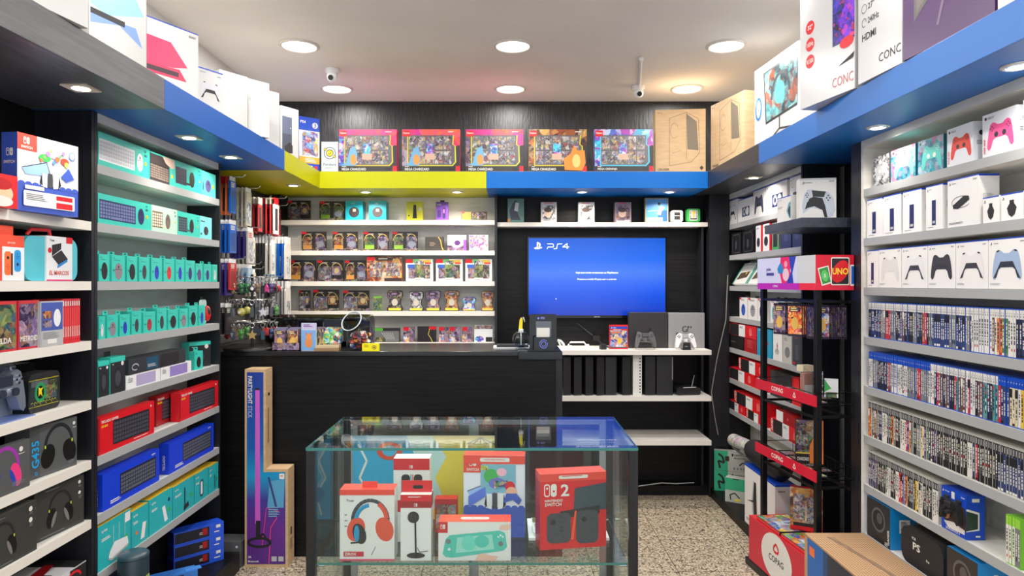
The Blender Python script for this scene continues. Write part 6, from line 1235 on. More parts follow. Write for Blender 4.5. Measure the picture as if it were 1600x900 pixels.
# ------------------------------------------------------------------ on the right plinth
pz = .066
def ps5left(m):
    m.R(0, .97, 1, 1, PSB); ps_mark(m, .56, .42, .09, INK); m.T('PS5', .70, .44, .05, INK, False); m.poly([(.34, .12), (.30, .5), (.34, .8), (.40, .8), (.43, .3), (.40, .1)], INK); m.poly([(.30, .1), (.25, .45), (.31, .82), (.34, .8), (.30, .5), (.34, .12)], LGREY); m.poly([(.08, .4), (.36, .5), (.36, .46)], INK); m.bars(.06, .1, .3, .012, 2, GREY)
def ps5r(m): m.R(0, .97, 1, 1, PSB); ps_mark(m, .12, .4, .08, INK); m.T('PS5', .42, .42, .06, DARK, False, maxw=.5); m.T('SONY', .15, .88, .03, DARK); m.bars(.1, .2, .6, .012, 3, LGREY)
pbox('console_carton', 'tall white and blue console carton standing on the floor plinth', 'console box', (1.452, 4.18), (1.458, 3.72), pz, .355, .115, P, ps5left, right=ps5r, top=lambda m: m.R(0, 0, 1, 1, PSB))
def arm(m):
    m.R(0, 0, .33, 1, flat((40, 170, 130), .4)); m.line([(.1, .85), (.2, .7), (.24, .4), (.1, .5), (.14, .12)], .05, INK); m.R(.26, .5, .36, .74, DARK); m.T('SUPORTE PARA', .48, .76, .09, DARK, maxw=.3); m.T('MONITORES', .48, .62, .08, DARK, maxw=.3)
    m.R(.42, .75, .46, .88, INK); m.line([(.6, .3), (.68, .45), (.84, .35)], .03, DARK); m.R(.72, .4, .9, .6, GREY)
    for k in range(5): m.R(.46+k*.08, .08, .5+k*.08, .2, GREY)
for k, nm in enumerate(('lower', 'upper')):
    pbox('monitor_arm_carton', 'grey and green monitor arm carton, %s of the two stacked in the corner' % nm, 'hardware box', (1.452, 4.80), (1.72, 4.72), pz+k*.142, .14, .05, flat((184, 184, 178), .4), arm, group='grey and green monitor arm cartons')
pbox('monitor_arm_carton', 'small green and grey arm carton in front of the stacked pair', 'hardware box', (1.452, 4.56), (1.56, 4.49), pz, .16, .07, flat((176, 178, 174), .4), lambda m: (m.R(0, .5, 1, 1, flat((40, 160, 120), .4)), m.line([(.3, .1), (.25, .3), (.5, .4), (.75, .2)], .06, INK), m.bars(.4, .95, .5, .04, 1, INK), m.R(.5, .08, .8, .16, YELL)))
# padded roll lying on the cartons
pat = art('mosaic', [(220, 200, 210), (150, 190, 200), (230, 220, 150), (200, 150, 180), (170, 200, 170), (120, 120, 150)], 40)
e = empty('padded_roll', (0, 0, 0)); tag(e, 'long patterned roll in a black bag laid across the cartons', 'roll')
d0, d1, d2 = Vector((1.53, 4.62, .462)), Vector((1.515, 4.20, .50)), Vector((1.51, 3.76, .498))
MB().tube([d0, d1+Vector((0, .02, 0))], .042, pat, 20).build('patterned_mat', e)
MB().tube([d1+Vector((0, .04, 0)), d1, d1+Vector((0, -.06, 0)), d2+Vector((0, .1, 0)), d2, d2+Vector((0, -.03, 0))], [.046, .062, .07, .072, .066, .03], flat((26, 26, 30), .55), 20).build('bag', e)
MB().tube([d0+Vector((0, .02, -.05)), d0+Vector((-.01, -.3, -.055)), d1+Vector((-.04, -.02, -.05))], .008, GREY, 8).build('strap', e)
# ------------------------------------------------------------------ revolving card rack
RA = math.radians(5.7)
rk = empty('card_display_rack', (1.487, 3.11, 0), RA); tag(rk, 'black metal card rack with red tray signs and a header', 'display rack')
rw, rd = .17, .52          # local: x across, y away from the camera
tubeb = flat((20, 21, 24), .35, .3)
for sx, yy in ((-1, 0), (-1, rd)):
    MB().box(-rw/2, -rw/2+.028, yy, yy+.025, .04, 1.5, tubeb).build('upright', rk, bevel=.002)
MB().box(-rw/2-.05, rw/2-.005, -.08, rd+.10, .001, .04, BLACK).build('base_plate', rk, bevel=.004)
for zz in (1.43, .90, .575):
    MB().box(-rw/2, rw/2, .026, .036, zz, zz+.012, tubeb).box(-rw/2, rw/2, rd-.012, rd-.002, zz, zz+.012, tubeb).box(-rw/2+.003, -rw/2+.012, 0, rd, zz, zz+.012, tubeb).box(rw/2-.012, rw/2-.003, 0, rd, zz, zz+.012, tubeb).build('cross_bar', rk)
def hdr_left(m):
    m.R(0, 0, 1, 1, flat((206, 206, 232), .3)); m.R(0, 0, .75, .2, flat((180, 30, 170), .35)); m.R(.75, 0, 1, .2, flat((226, 40, 56), .35)); m.R(.72, .2, 1, 1, flat((200, 202, 206), .35))
    m.poly([(.46, .2), (.42, .55), (.44, 1), (.68, 1), (.60, .6), (.66, .2)], flat((226, 30, 90), .35)); m.poly([(.54, .2), (.62, .55), (.58, 1), (.70, 1), (.64, .5), (.66, .2)], flat((40, 60, 170), .35))
    m.poly([(.38, .65), (.44, .86), (.48, .7), (.5, .5), (.4, .5)], flat((40, 130, 190), .35)); m.E(.53, .46, .055, .2, flat((226, 190, 200), .35), 14); m.E(.53, .78, .03, .1, flat((230, 150, 160), .35), 12)
    m.T('poke', .18, .56, .14, flat((70, 60, 140), .4)); m.R(.18, .44, .32, .53, flat((70, 60, 140), .4)); m.T('COPAG', .3, .07, .07, OFFW)
def hdr_front(m):
    m.R(0, 0, 1, 1, flat((206, 24, 50), .35)); m.R(0, 0, 1, .2, flat((214, 34, 64), .35))
    m.poly([(.05, .62), (.33, .7), (.42, .2), (.16, .12)], OFFW); m.poly([(.08, .59), (.31, .665), (.39, .235), (.18, .165)], flat((40, 140, 60), .35)); m.E(.24, .41, .09, .17, flat((90, 190, 100), .35), 16, .2); m.T('S', .24, .36, .1, OFFW, al='c')
    m.RR(.40, .14, .88, .93, .03, OFFW); m.RR(.42, .17, .86, .90, .03, INK); m.E(.64, .53, .19, .34, RED, 24, -.5); m.T('UNO', .64, .44, .19, flat((250, 220, 60), .35), al='c', maxw=.42); m.RR(.9, .12, 1.0, .72, .02, OFFW); m.R(.93, .17, 1, .68, flat((30, 90, 180), .35))
m = MB().box(-rw/2-.01, rw/2+.003, -.012, rd+.035, 1.49, 1.65, flat((150, 150, 170), .4))
hdr_left(m.face((-rw/2-.01, rd+.035, 1.49), (0, -1, 0), (0, 0, 1), rd+.047, .16)); hdr_front(m.face((-rw/2-.01, -.012, 1.49), (1, 0, 0), (0, 0, 1), rw+.013, .16)); m.build('header_sign', rk)
red_s = flat((206, 30, 56), .35)
def copag(m, x, y, h, col, dark=OFFW):
    m.T('COPAG', x, y, h, col, True, sx=1.15)
def traysign(m):
    m.R(0, 0, 1, 1, red_s); m.T('COPAG', .3, .28, .45, OFFW, True, sx=1.15); k = m.W/m.H
    m.line([(.66, .3), (.68, .75), (.70, .3), (.66, .3)], .008, OFFW)
for tz, nm in ((.965, 'upper'), (.625, 'lower')):
    t = MB()
    for k in range(12): t.tube([(-rw/2-.01, .0+k*(rd+.02)/11, tz), (rw/2, k*(rd+.02)/11, tz)], .0016, tubeb, 4)
    for a in range(2):
        zz = tz+.055*a; t.tube([(-rw/2-.012, -.006, zz), (rw/2, -.006, zz), (rw/2, rd+.03, zz), (-rw/2-.012, rd+.03, zz), (-rw/2-.012, -.006, zz)], .0022, tubeb, 5)
    for k in range(4): t.tube([(-rw/2-.01+k*(rw+.006)/3, -.006, tz), (-rw/2-.01+k*(rw+.006)/3, -.006, tz+.055)], .0018, tubeb, 4)
    for k in range(9): t.tube([(rw/2, k*rd/8, tz), (rw/2, k*rd/8, tz+.055)], .0018, tubeb, 4)
    t.build('wire_tray', rk)
    m = MB().box(-rw/2-.018, -rw/2-.0145, -.03, rd+.045, tz-.002, tz+.048, red_s); traysign(m.face((-rw/2-.018, rd+.045, tz-.002), (0, -1, 0), (0, 0, 1), rd+.075, .05)); m.build('tray_sign', rk)
# hanging booster packs in two bunches
Rm = Matrix.Rotation(RA, 3, 'Z'); R0 = Vector((1.487, 3.11, 0))
def rl(x, y, z): return R0+Rm@Vector((x, y, z))
for zz, y0_, nm in ((1.425, .12, 'far'), (1.425, .40, 'rear')):
    pass
hk = [packm(p_, .072, .158, (70, 60, 80)).mesh('hanging_card_pack') for p_ in ('violet', 'flame', 'bluegame', 'darkcards')]
for bar, (bx, by, n, turn, pals, nm) in enumerate(((-.068, .37, 6, -1.1, (0, 3), 'far left bunch'), (-.062, .23, 5, -1.0, (1, 1), 'near left bunch of orange packs'), (-.03, .05, 6, 0, (2, 0), 'bunch facing the shop front'), (.015, .085, 7, 1, (3, 0), 'edge-on bunch at the right of the rack'))):
    for k in range(n):
        if turn: p = rl(bx+k*.011, by, 1.262)
        else: p = rl(bx+.0, by+k*.012, 1.262)
        o = bpy.data.objects.new('hanging_card_pack', hk[pals[0] if k % 3 < 2 else pals[1]]); COL.objects.link(o); o.location = p; o.rotation_euler = (0, 0, RA+(-1.35 if turn == 1 else turn)+random.uniform(-.05, .05))
        tag(o, 'foil card pack hanging from the rack hook, %s' % nm, 'card pack', 'foil card packs hanging on the rack')
hb = MB()
for bx, by, turn in ((-.055, .37, 1), (-.05, .23, 1), (-.03, .045, 0), (.035, .085, 1)):
    if turn: hb.tube([(-rw/2+.01, by, 1.422), (rw/2-.01, by, 1.422)], .002, tubeb, 5)
    else: hb.tube([(bx, .036, 1.422), (bx, .17, 1.422)], .002, tubeb, 5)
hb.build('pack_hooks', rk)
# packs lying in the trays, boxes behind
for tz, nm in ((.965, 'upper tray'), (.625, 'lower tray')):
    for k in range(9):
        m = MB().box(-.033, .033, 0, .058, 0, .004, flat((90, 80, 90), .3)); m.face((-.033, 0, .004), (1, 0, 0), (0, 1, 0), .066, .058); m.R(.03, .03, .97, .97, A(['candy', 'cards', 'fire'][k % 3], 60))
        o = m.build('loose_card_pack', None, rl(-.045+(.05 if k % 2 else 0), .03+k*.052, tz+.004+(k % 2)*.008+.002*(k % 3)), RA); tag(o, 'loose card pack lying in the %s of the rack' % nm, 'card pack', 'loose packs in the %s' % nm)
m = packm('blackwhite', .05, .12).build('card_game_box', None, rl(-.03, .08, .99), RA); m.data.materials[0] = flat((40, 40, 44), .4); tag(m, 'dark upright card box with a pale crest in the upper tray', 'card box')
pbox('card_game_box', 'brown and white card box standing in the upper tray', 'card box', rl(-.075, .12, 0)[:2], rl(-.015, .13, 0)[:2], .985, .11, .03, flat((150, 110, 104), .4), lambda m: m.R(0, 0, 1, .5, LGREY))
pbox('card_game_box', 'white and green card box at the right of the upper tray', 'card box', rl(.012, .10, 0)[:2], rl(.064, .07, 0)[:2], .985, .085, .03, LW, lambda m: (m.poly([(0, 1), (.5, .5), (0, .3)], GREEN), m.R(.1, 0, .9, .3, A('jungle', 50))))
pbox('card_game_box', 'cream card box lying across the brown one', 'card box', rl(-.06, .16, 0)[:2], rl(.0, .165, 0)[:2], 1.0965, .03, .05, flat((206, 196, 170), .4), lambda m: m.R(.1, .1, .9, .9, A('stones', 60)))
def char(m): m.R(0, 0, 1, 1, A('darkcards', 30)); m.poly([(.45, 0), (.5, .4), (.7, .7), (.95, 1), (1, 1), (1, 0)], flat((220, 120, 40), .4)); m.poly([(.7, .1), (.75, .4), (.9, .5), (.95, .1)], flat((240, 190, 90), .4)); m.R(0, .0, .5, .22, flat((30, 28, 32), .4)); m.T('CHARIZARD', .04, .06, .08, OFFW, maxw=.44); m.R(0, .22, .5, .25, flat((226, 190, 60), .4)); m.R(.1, .4, .42, .66, A('cards', 60))
pbox('card_collection_box', 'dark and orange card box standing in the lower tray', 'card box', rl(-.055, .235, 0)[:2], rl(.062, .19, 0)[:2], .644, .21, .03, flat((30, 28, 32), .35), char)
pbox('card_collection_box', 'brown and red card box at the foot of the rack', 'card box', rl(-.05, .30, 0)[:2], rl(.075, .22, 0)[:2], .298, .21, .035, DRED, lambda m: (m.R(0, .08, 1, 1, A('fire', 24)), m.R(.1, .25, .46, .85, A('cards', 60)), m.R(.52, .2, .86, .8, A('cards', 60)), m.R(0, 0, 1, .1, RED), m.R(.1, .1, .8, .18, INK)))
# red bottom box with two colourful game boxes on top
m = MB().box(-rw/2-.045, rw/2-.012, -.06, rd+.06, .0415, .275, flat((200, 26, 46), .4)); m.face((-rw/2-.045, rd+.06, .0415), (0, -1, 0), (0, 0, 1), rd+.12, .2335)
m.R(0, 0, 1, 1, red_s); m.E(.46, .5, .24, .50, OFFW, 28); m.T('COPAG', .46, .38, .14, INK, al='c', maxw=.36); m.line([(.43, .62), (.42, .7), (.46, .8), (.50, .7), (.49, .62), (.43, .62)], .02, RED)
o = m.build('rack_storage_box', rk)
grid = art('colour_tiles', [(220, 40, 50), (240, 200, 40), (40, 140, 70), (40, 80, 180), (130, 190, 60), (170, 180, 200)], 26, warp=.0)
for (ya_, yb_, nm) in ((.27, rd-.006, 'farther'), (.03, .255, 'nearer')):
    m = MB().box(-.12, .05, 0, yb_-ya_, 0, .018, INK); m.face((-.12, 0, .018), (1, 0, 0), (0, 1, 0), .17, yb_-ya_); m.R(.01, .01, .99, .99, grid); m.R(.25, .35, .8, .62, flat((170, 190, 220), .4)); m.T('BL', .28, .4, .16, OFFW); m.T('TURMA', .5, .42, .1, INK, maxw=.28)
    m.face((-.12, yb_-ya_, 0), (0, -1, 0), (0, 0, 1), yb_-ya_, .018).R(0, .1, 1, .9, flat((220, 60, 60), .4))
    o = m.build('board_game_box', None, rl(0, ya_, .2765), RA); tag(o, 'colour tiled board game box on the red rack box, %s of two' % nm, 'board game', 'colour tiled board games')
# large speaker carton in front
e = empty('speaker_carton', (0, 0, 0)); tag(e, 'large cardboard carton with a dotted lid and dark blue side', 'speaker box')
bx0, bx1, by0, by1, bzt = 1.305, 1.563, 2.02, 3.0, .418
m = MB().box(bx0, bx1, by0, by1, 0, bzt-.001, flat((30, 44, 70), .4)); m.face((bx0, by1, 0), (0, -1, 0), (0, 0, 1), by1-by0, bzt)
m.R(0, 0, .03, 1, flat((190, 150, 110), .6)); m.R(.03, 0, 1, 1, flat((36, 44, 60), .4)); m.R(.03, 0, .18, 1, flat((24, 100, 180), .4)); m.R(.18, 0, .22, 1, flat((28, 70, 120), .4)); m.R(.05, .84, .10, .93, ORNG); m.E(.40, .45, .1, .3, INK, 18); m.R(.44, .55, .62, .8, flat((150, 40, 90), .4)); m.R(.46, .58, .6, .7, flat((60, 40, 140), .4))
m.face((bx0, by0, 0), (1, 0, 0), (0, 0, 1), bx1-bx0, bzt).R(0, 0, 1, 1, flat((36, 44, 60), .4)); m.build('carton_body', e)
def dotted():
    m, nt, b = newmat('dotted_cardboard', .6); co = coords(nt, (1, 1, 1))
    v = N(nt, 'ShaderNodeTexVoronoi', feature='F1', voronoi_dimensions='2D'); v.inputs['Scale'].default_value = 85; v.inputs['Randomness'].default_value = 0; nt.links.new(co, v.inputs['Vector'])
    r = ramp(nt, [(0, (120, 84, 56)), (.28, (120, 84, 56)), (.34, (186, 152, 116)), (1, (186, 152, 116))]); nt.links.new(v.outputs['Distance'], r.inputs[0])
    n = N(nt, 'ShaderNodeTexNoise'); n.inputs['Scale'].default_value = 6; nt.links.new(coords(nt, (1, .4, 1)), n.inputs['Vector']); nt.links.new(r.outputs[0], b.inputs['Base Color']); return m
m = MB().box(bx0-.002, bx1, by0-.002, by1+.002, bzt, bzt+.006, dotted()); m.build('lid', e)
m = MB(); r = random.Random(4)
for k in range(14):
    t = r.random(); xx = bx0+.10+(t-.5)*.03; p_ = [(bx0+.09+r.uniform(-.018, .018), by1-.05), (bx0+.13+r.uniform(-.014, .014), by1-.35), (bx0+.16+r.uniform(-.02, .02), by1-.75)]
    m.tube([(a_, b_, bzt+.0064) for a_, b_ in p_], .0009, flat((130, 104, 84), .6), 4)
m.build('worn_streaks', e)
# ------------------------------------------------------------------ tall cardboard carton by the counter
e = empty('light_stick_carton', (X(453, 3.72)-.0, 3.60, 0), 0); e.location = (0, 0, 0); tag(e, 'tall stepped cardboard carton picturing a glowing pink light stick', 'cardboard box')
Yb = 3.66; xl = X(382.5, Yb); xm = X(415, Yb); xr_ = X(450, Yb); h1 = EYE-(577-CY)/F*Yb; h2 = EYE-(733-CY)/F*Yb; dp = .105
pts = [(xl, 0), (xr_, 0), (xr_, h2), (xm, h2), (xm, h1), (xl, h1)]
m = MB().prism(pts, Yb, Yb+dp, KRAFT); m.build('carton', e)
W_, H_ = xr_-xl, h1
m = MB(); m.face((xl, Yb-.0006, 0), (1, 0, 0), (0, 0, 1), W_, H_); u2 = (xm-xl)/W_; v2 = h2/H_
gm, nt, b = newmat('light_stick_picture', .35); co = coords(nt, (1, 1, 1)); sp = N(nt, 'ShaderNodeSeparateXYZ'); nt.links.new(co, sp.inputs[0])
mrr = N(nt, 'ShaderNodeMapRange'); mrr.inputs[2].default_value = h1; nt.links.new(sp.outputs[2], mrr.inputs[0])
rr_ = ramp(nt, [(0, (84, 40, 130)), (.2, (104, 44, 140)), (.34, (70, 60, 150)), (.46, (30, 150, 200)), (.6, (20, 90, 170)), (1, (24, 60, 150))]); nt.links.new(mrr.outputs[0], rr_.inputs[0]); nt.links.new(rr_.outputs[0], b.inputs['Base Color'])
m.poly([(.05, .015), (.94, .015), (.94, v2-.015), (u2-.05, v2-.015), (u2-.05, .985), (.05, .985)], gm)
m.poly([(.52, .30), (.90, .30), (.92, v2-.05), (.58, v2-.06)], flat((90, 160, 200), .4)); m.line([(.55, v2-.04), (.7, .33), (.75, .28)], .05, flat((60, 70, 120), .4)); m.line([(.56, .02), (.6, .2), (.75, .25)], .02, PINK); m.line([(.4, .1), (.5, .3), (.8, .28)], .015, PINK)
m.poly([(.24, .22), (.36, .22), (.345, .90), (.245, .895)], flat((204, 96, 200), .35)); m.R(.24, .895, .345, .905, INK); m.R(.26, .14, .36, .235, INK)
m.arc(.34, .125, .26, .022, 0, 360, .06, INK, 24); m.line([(.3, .14), (.42, .17), (.56, .125)], .04, INK)
m.T('PARTYLIGHT STICK', .20, .975, .0, OFFW) if False else None
vs, fs, asp = text_geo('PARTYLIGHT', True)
def vdown(txt, x, ytop, hgt, ln, col, bold):
    vs, fs, asp = text_geo(txt, bold); m.add([m.P(x+b*hgt, ytop-a*ln) for a, b in vs], fs, col); m.lay += 1
vdown('PARTYLIGHT', .075, .965, .10, .14, OFFW, True); vdown('STICK', .075, .815, .10, .06, flat((190, 200, 230), .4), False)
m.RR(.8, v2-.05, .92, v2-.022, .02, OFFW); m.T('JBL', .86, v2-.041, .012, ORNG, al='c'); m.T('JBL', .08, .045, .012, OFFW); m.T('Bluetooth', .08, .025, .010, OFFW, maxw=.3); m.R(.62, .03, .74, .055, LGREY); m.R(.78, .03, .90, .055, LGREY)
m.bars(.55, .30, .3, .006, 5, flat((120, 170, 200), .4)); m.build('printed_front', e)
m = MB(); m.face((xm, Yb, 0), (0, 1, 0), (0, 0, 1), dp, h1); m.R(.3, .62, .5, .8, flat((150, 112, 74), .6)); m.R(.35, .86, .6, .875, INK); m.build('side_print', e)
m = MB(); m.face((xr_, Yb, 0), (0, 1, 0), (0, 0, 1), dp, h2); m.R(.4, .3, .6, .38, INK); m.bars(.3, .25, .5, .01, 6, flat((120, 90, 60), .6)); m.build('side_print', e)
# ------------------------------------------------------------------ glass display case
Y0, Y1 = 2.30, 2.84; X0, X1 = (478-CX)/F*Y0, (997-CX)/F*Y0; TZ = EYE-(700-CY)/F*Y0; SZ = .573
e = empty('display_case', (0, 0, 0)); tag(e, 'low glass display case standing in the middle of the shop', 'display case')
caseK = grain('case_black_laminate', (20, 20, 23), (30, 30, 33), (60, 60, 3), .35, .08)
for xx in (X0, X1-.03): [MB().box(xx, xx+.03, yy, yy+.03, .1195, TZ-.010, caseK).build('corner_post', e, bevel=.001) for yy in (Y0, Y1-.03)]
gl2 = glass('case_glass', (242, 250, 248))
for nm, (a, b_, c, d) in (('side_glass', (X0+.012, X0+.018, Y0+.031, Y1-.031)), ('side_glass', (X1-.018, X1-.012, Y0+.031, Y1-.031)), ('front_glass', (X0+.031, X1-.031, Y0+.008, Y0+.014))): MB().box(a, b_, c, d, .12, TZ-.011, GLASS).build(nm, e)
m = MB().box(X0, X1, Y0, Y1, TZ-.009, TZ, gl2); m.build('top_glass', e)
MB().box(X0, X1, Y0-.0008, Y0-.0002, TZ-.009, TZ, GEDGE).box(X0-.0008, X0-.0002, Y0, Y1, TZ-.009, TZ, GEDGE).box(X1+.0002, X1+.0008, Y0, Y1, TZ-.009, TZ, GEDGE).build('polished_glass_edge', e)
MB().box(X0+.032, X1-.032, Y0+.016, Y1-.035, SZ-.008, SZ, gl2).box(X0+.032, X1-.032, Y0+.0155, Y0+.0158, SZ-.008, SZ, GEDGE).build('glass_shelf', e)
for xx in (X0+.031, X1-.056):
    for yy in (Y0+.03, Y1-.06): MB().tube([(xx, yy, SZ-.014), (xx+.025, yy, SZ-.014)], .0055, CHROME, 12).build('shelf_support', e)
MB().box(X0, X1, Y0, Y1, .03, .119, caseK).build('base_panel', e)
for sx in (X0+.05, X1-.09):
    for yy in (Y0+.05, Y1-.09): MB().box(sx, sx+.04, yy, yy+.04, 0, .0295, BLACK).build('foot', e)
al = flat((170, 172, 176), .3, .8)
for a, b_ in ((X0+.031, (X0+X1)/2-.0), ((X0+X1)/2-.04, X1-.031)):
    yy = Y1-.02 if a < -.3 else Y1-.012
    m = MB().box(a, a+.028, yy, yy+.006, .12, TZ-.011, al).box(b_-.028, b_, yy, yy+.006, .12, TZ-.011, al).box(a+.028, b_-.028, yy, yy+.006, .12, .145, al).box(a+.028, b_-.028, yy, yy+.006, TZ-.03, TZ-.011, al); m.build('door_frame', e)
    MB().box(a+.028, b_-.028, yy+.002, yy+.004, .145, TZ-.03, GLASS).build('door_glass', e)
def XC(px, Y): return (px-CX)/F*Y
def incase(name, label, cat, px0, px1, Y, h, d, body, front, z=SZ, turn=0., **kw):
    a = (XC(px0, Y), Y); b_ = (XC(px1, Y), Y+turn); return pbox(name, label, cat, a, b_, z+.0005, h, d, body, front, **kw)
# beach picture at the back
tag((lambda m: (m.face((-.285, 0, 0), (1, 0, 0), (0, 0, 1), .57, .335), m.R(0, 0, 1, 1, flat((232, 206, 70), .5)),
    m.poly([(0, 0), (.34, 0), (.42, .25), (.36, .5), (.44, .75), (.38, 1), (0, 1)], flat((40, 160, 206), .5)), m.poly([(.34, 0), (.42, .25), (.36, .5), (.44, .75), (.38, 1), (.56, 1), (.66, .75), (.58, .5), (.64, .25), (.5, 0)], flat((190, 220, 216), .5)),
    [m.arc(.46+.03*math.sin(k*2.1), .08+k*.1, .03, .04, 0, 360, .004, OFFW) for k in range(9)], m.line([(.04, .9), (.1, .7), (.05, .5), (.12, .3), (.08, .05)], .015, OFFW),
    m.poly([(.84, .62+.0), (.87, .68), (.94, .68), (.89, .73), (.91, .8), (.85, .76), (.79, .79), (.81, .73), (.77, .68), (.82, .68)], flat((246, 196, 40), .5)),
    m.E(.26, .82, .09, .11, flat((214, 70, 50), .5)), m.E(.26, .82, .05, .065, flat((60, 170, 210), .5)), [m.line([(.95, .35), (.84+.02*k, .45-.05*k)], .008, flat((60, 110, 60), .5)) for k in range(5)], [m.line([(.9, .98), (.8+.05*k, .9)], .008, flat((60, 110, 60), .5)) for k in range(5)],
    m.E(.12, .3, .06, .1, flat((30, 120, 170), .5)))[0] and m)(MB().box(-.285, .285, .0, .003, 0, .335, OFFW)).build('beach_picture', None, (XC(660, 2.70)-.0, 2.74, SZ+.001), 0), 'bright beach picture card leaning at the back of the glass case', 'picture')
OF = flat((232, 70, 54), .35)
def trust(m):
    m.T('Trust', .12, .83, .035, DARK); d_headset(m, .56, .56, .9, flat((60, 62, 68), .4), flat((226, 84, 60), .4)); m.arc(.56, .56, .26, .36*m.W/m.H*.8, 95, 170, .075, flat((20, 150, 200), .4)); m.arc(.56, .56, .30, .36*m.W/m.H, 8, 60, .08, flat((226, 84, 60), .4))
    m.E(.36, .38, .12, .15, INK, 18, .3); m.E(.31, .38, .05, .12, flat((20, 150, 200), .4), 14); m.line([(.36, .26), (.2, .25)], .03, INK); m.line([(.66, .2), (.58, .08)], .008, INK); m.R(.07, .06, .44, .13, flat((200, 40, 60), .4)); m.T('ZIROX', .09, .075, .04, OFFW, maxw=.33); m.R(0, 0, 1, .025, flat((226, 80, 110), .4)); m.bars(.09, .64, .06, .015, 1, GREY); m.bars(.09, .56, .06, .015, 1, GREY); m.bars(.09, .48, .06, .015, 1, GREY)
incase('headset_carton', 'white and orange carton picturing a red and blue headset', 'headset box', 530.5, 616.5, 2.33, .242, .07, P, trust, top=lambda m: m.R(0, 0, 1, 1, OF), parts=lambda o, W, h, d: (MB().box(-W/2, W/2, -.001, 0, h-.018, h, OF).build('orange_band', o), MB().box(-W*.12, W*.16, .03, .032, h, h+.02, OF).build('hang_tab', o)))
def camf(m): m.R(0, .80, 1, 1, DRED); joycon_mark(m, .44, .82, .05, OFFW, DRED); m.R(0, .9, 1, 1, RED); m.bars(.25, .96, .5, .012, 1, OFFW); m.line([(.5, .12), (.48, .62)], .06, INK); m.E(.5, .08, .3, .045, DARK); m.C(.42, .66, .19, INK); m.C(.42, .66, .1, DARK); m.C(.42, .66, .04, BLACK, 12); m.line([(.55, .2), (.62, .13), (.9, .15)], .02, INK)
incase('camera_carton', 'narrow white and red carton picturing a camera on a stalk', 'accessory box', 625.5, 674, 2.33, .225, .06, P, camf, right=lambda m: (m.R(0, 0, 1, 1, flat((206, 200, 200), .4)), m.R(0, .8, 1, 1, DRED)), parts=lambda o, W, h, d: (lambda t: (t.face((-W/2, .029, h), (1, 0, 0), (0, 0, 1), W, .04), t.RR(.36, .3, .7, .6, .06, BLACK), t.build('hang_tab', o)))(MB().box(-W/2, W/2, .03, .032, h, h+.04, RED)))
def jc(m): m.R(0, .72, 1, 1, flat((206, 30, 40), .4)); joycon_mark(m, .44, .76, .08, OFFW, RED); m.RR(.22, .0, .46, .62, .1, INK); m.RR(.56, .0, .8, .62, .1, INK); m.R(.47, .04, .50, .62, CYAN); m.R(.52, .04, .55, .62, ORNG); m.C(.34, .45, .06, DARK, 12); m.C(.68, .3, .06, DARK, 12)
for k, nm in enumerate(('lower', 'upper')):
    incase('joystick_carton', 'white and red carton picturing twin dark joysticks, %s of two stacked' % nm, 'controller box', 614.5, 671.5, 2.50, .152, .07, P, jc, z=SZ+k*.153, group='twin joystick cartons')
def oled2(m):
    console_front(m); m.R(0, .9, 1, 1, OF); m.RR(.27, .925, .75, .975, .02, OFFW); m.T('O JOGO MAIS DIVERTIDO', .51, .938, .022, RED, al='c', maxw=.42); m.R(.28, .55, .85, .89, flat((120, 180, 200), .4)); m.E(.45, .75, .12, .09, GREEN); m.E(.62, .80, .08, .05, flat((240, 180, 200), .4)); m.E(.55, .66, .14, .07, flat((110, 110, 200), .4)); m.R(.28, .82, .4, .88, A('candy', 30)); m.R(.5, .6, .72, .7, A('candy', 30))
    m.E(.76, .62, .08, .07, RED); m.E(.78, .56, .09, .06, flat((236, 180, 150), .4)); m.poly([(.64, .42), (.7, .54), (.86, .54), (.95, .46), (.9, .4), (.8, .46)], wv); m.poly([(.08, .36), (.08, .5), (.36, .62), (.36, .5)], flat((90, 120, 220), .3)); m.R(0, 0, 1, .16, wv)
o = incase('console_carton', 'white and blue handheld console carton with a red corner in the glass case', 'console box', 724, 820.5, 2.555, .303, .07, wv, oled2, turn=-.01, left=lambda m: m.R(0, 0, 1, 1, flat((50, 70, 170), .4)), top=lambda m: m.R(0, 0, 1, 1, OF))
def litef(m):
    m.R(.0, .72, .13, 1, flat((200, 40, 44), .4)); joycon_mark(m, .03, .82, .12, OFFW, RED); tq = flat((78, 196, 178), .35); tq2 = flat((110, 214, 196), .35)
    m.poly([(.06, .18), (.10, .56), (.16, .66), (.84, .78), (.92, .72), (.95, .36), (.9, .26), (.2, .08), (.1, .1)], tq); m.poly([(.24, .2), (.26, .6), (.74, .68), (.77, .30)], flat((150, 220, 206), .3)); m.E(.42, .46, .1, .2, tq2); m.E(.6, .5, .1, .16, tq)
    m.C(.14, .50, .035, GREY, 14); m.C(.86, .44, .035, GREY, 14); m.C(.86, .66, .015, LW, 8); m.C(.83, .62, .013, LW, 8); m.C(.89, .62, .013, LW, 8); m.C(.15, .3, .02, LW, 8); m.poly([(.5, .0), (.56, .18), (.62, .2), (.7, .14), (.82, .12), (.8, .0)], flat((236, 190, 170), .5)); m.poly([(.84, .82), (.92, .8), (1, .84), (1, .95), (.86, .92)], flat((236, 196, 178), .5))
incase('console_carton', 'white carton with an orange lid picturing a turquoise handheld console', 'console box', 684.5, 798.5, 2.33, .132, .075, P, litef, top=lambda m: (m.R(0, 0, 1, 1, OF), m.RR(.3, .35, .7, .65, .04, OFFW), m.T('O JOGO MAIS DIVERTIDO', .5, .43, .14, RED, al='c', maxw=.36)))
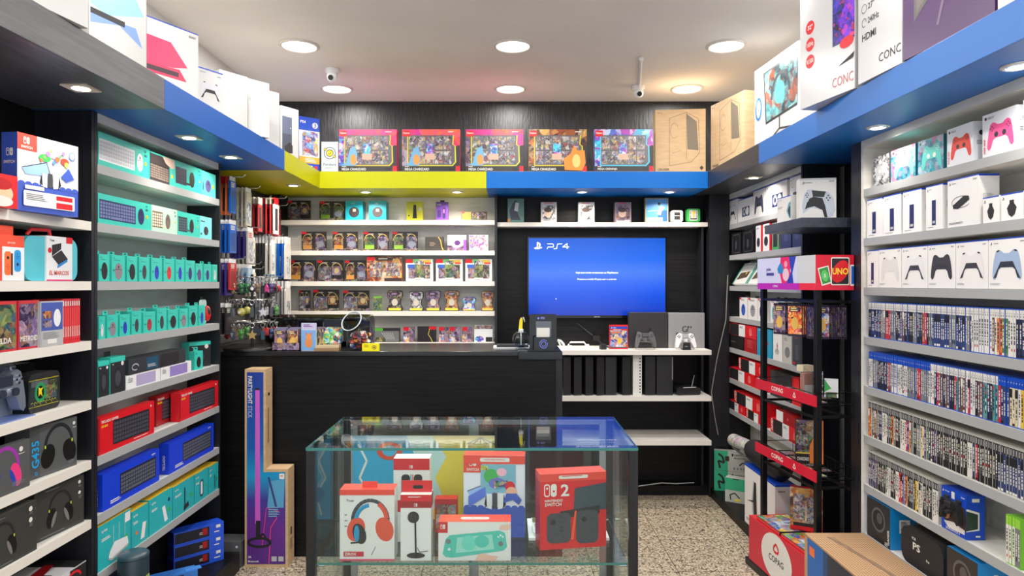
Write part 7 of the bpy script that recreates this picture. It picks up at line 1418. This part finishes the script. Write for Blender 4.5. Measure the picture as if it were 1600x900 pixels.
def sw2(m):
    m.R(0, 0, 1, 1, flat((216, 26, 34), .35)); m.R(0, .90, 1, 1, OF); m.RR(.28, .93, .72, .975, .02, OFFW); m.bars(.33, .96, .34, .01, 1, RED)
    joycon_mark(m, .06, .70, .17, OFFW, flat((216, 26, 34), .35)); m.T('2', .31, .70, .16, OFFW, sx=1.1); m.T('NINTENDO', .07, .63, .035, OFFW, maxw=.34); m.T('SWITCH', .07, .575, .045, OFFW, maxw=.34)
    m.poly([(.5, .5), (.52, .80), (1, .86), (1, .5)], flat((50, 70, 80), .35)); m.poly([(.3, .5), (.9, .56), (.9, .45), (.3, .4)], INK)
    m.RR(.10, .08, .46, .48, .08, flat((64, 66, 74), .4)); m.RR(.54, .06, .88, .50, .08, flat((64, 66, 74), .4)); m.poly([(.46, .12), (.50, .12), (.55, .50), (.52, .50)], flat((240, 90, 50), .4)); m.C(.19, .36, .045, INK, 12); m.T('2', .3, .24, .06, DARK); m.C(.66, .38, .04, INK, 12)
incase('console_carton', 'bright red console carton with a large white 2', 'console box', 843.5, 950, 2.42, .268, .08, flat((206, 24, 32), .35), sw2, turn=.04, left=lambda m: (m.R(0, 0, 1, 1, flat((186, 20, 30), .35)), m.R(0, .9, 1, 1, OF)), top=lambda m: m.R(0, 0, 1, 1, OF))
incase('card_tin', 'red framed card box with crowded figures behind the turquoise console', 'card box', 679, 714.5, 2.60, .125, .05, RED, lambda m: (m.R(0, .86, 1, 1, flat((200, 40, 50), .4)), m.R(.06, .06, .94, .84, A('cards', 40))))
tag(MB().box(.078, .375, 2.515, 2.725, SZ+.0005, SZ+.010, LW).build('white_board'), 'flat white board lying under the cartons in the glass case', 'board')
m = MB().box(-.125, .125, 0, .10, 0, .014, LW); d_keyboard(m.face((-.125, 0, .014), (1, 0, 0), (0, 1, 0), .25, .10), .02, .04, .98, .96, LGREY, DARK, 5, 15)
tag(m.build('keyboard', None, (.222, 2.535, SZ+.011), .03), 'small white keyboard lying between the console cartons', 'keyboard')
m = MB().box(-.13, .13, 0, .07, 0, .004, OFFW); m.face((-.13, 0, .004), (1, 0, 0), (0, 1, 0), .26, .07).R(.01, .01, .99, .99, A('jungle', 26)); m.R(.2, .3, .4, .8, A('candy', 26))
tag(m.build('mouse_mat', None, (.225, 2.65, SZ+.011), 0), 'colourful printed mat behind the small keyboard', 'mouse mat')
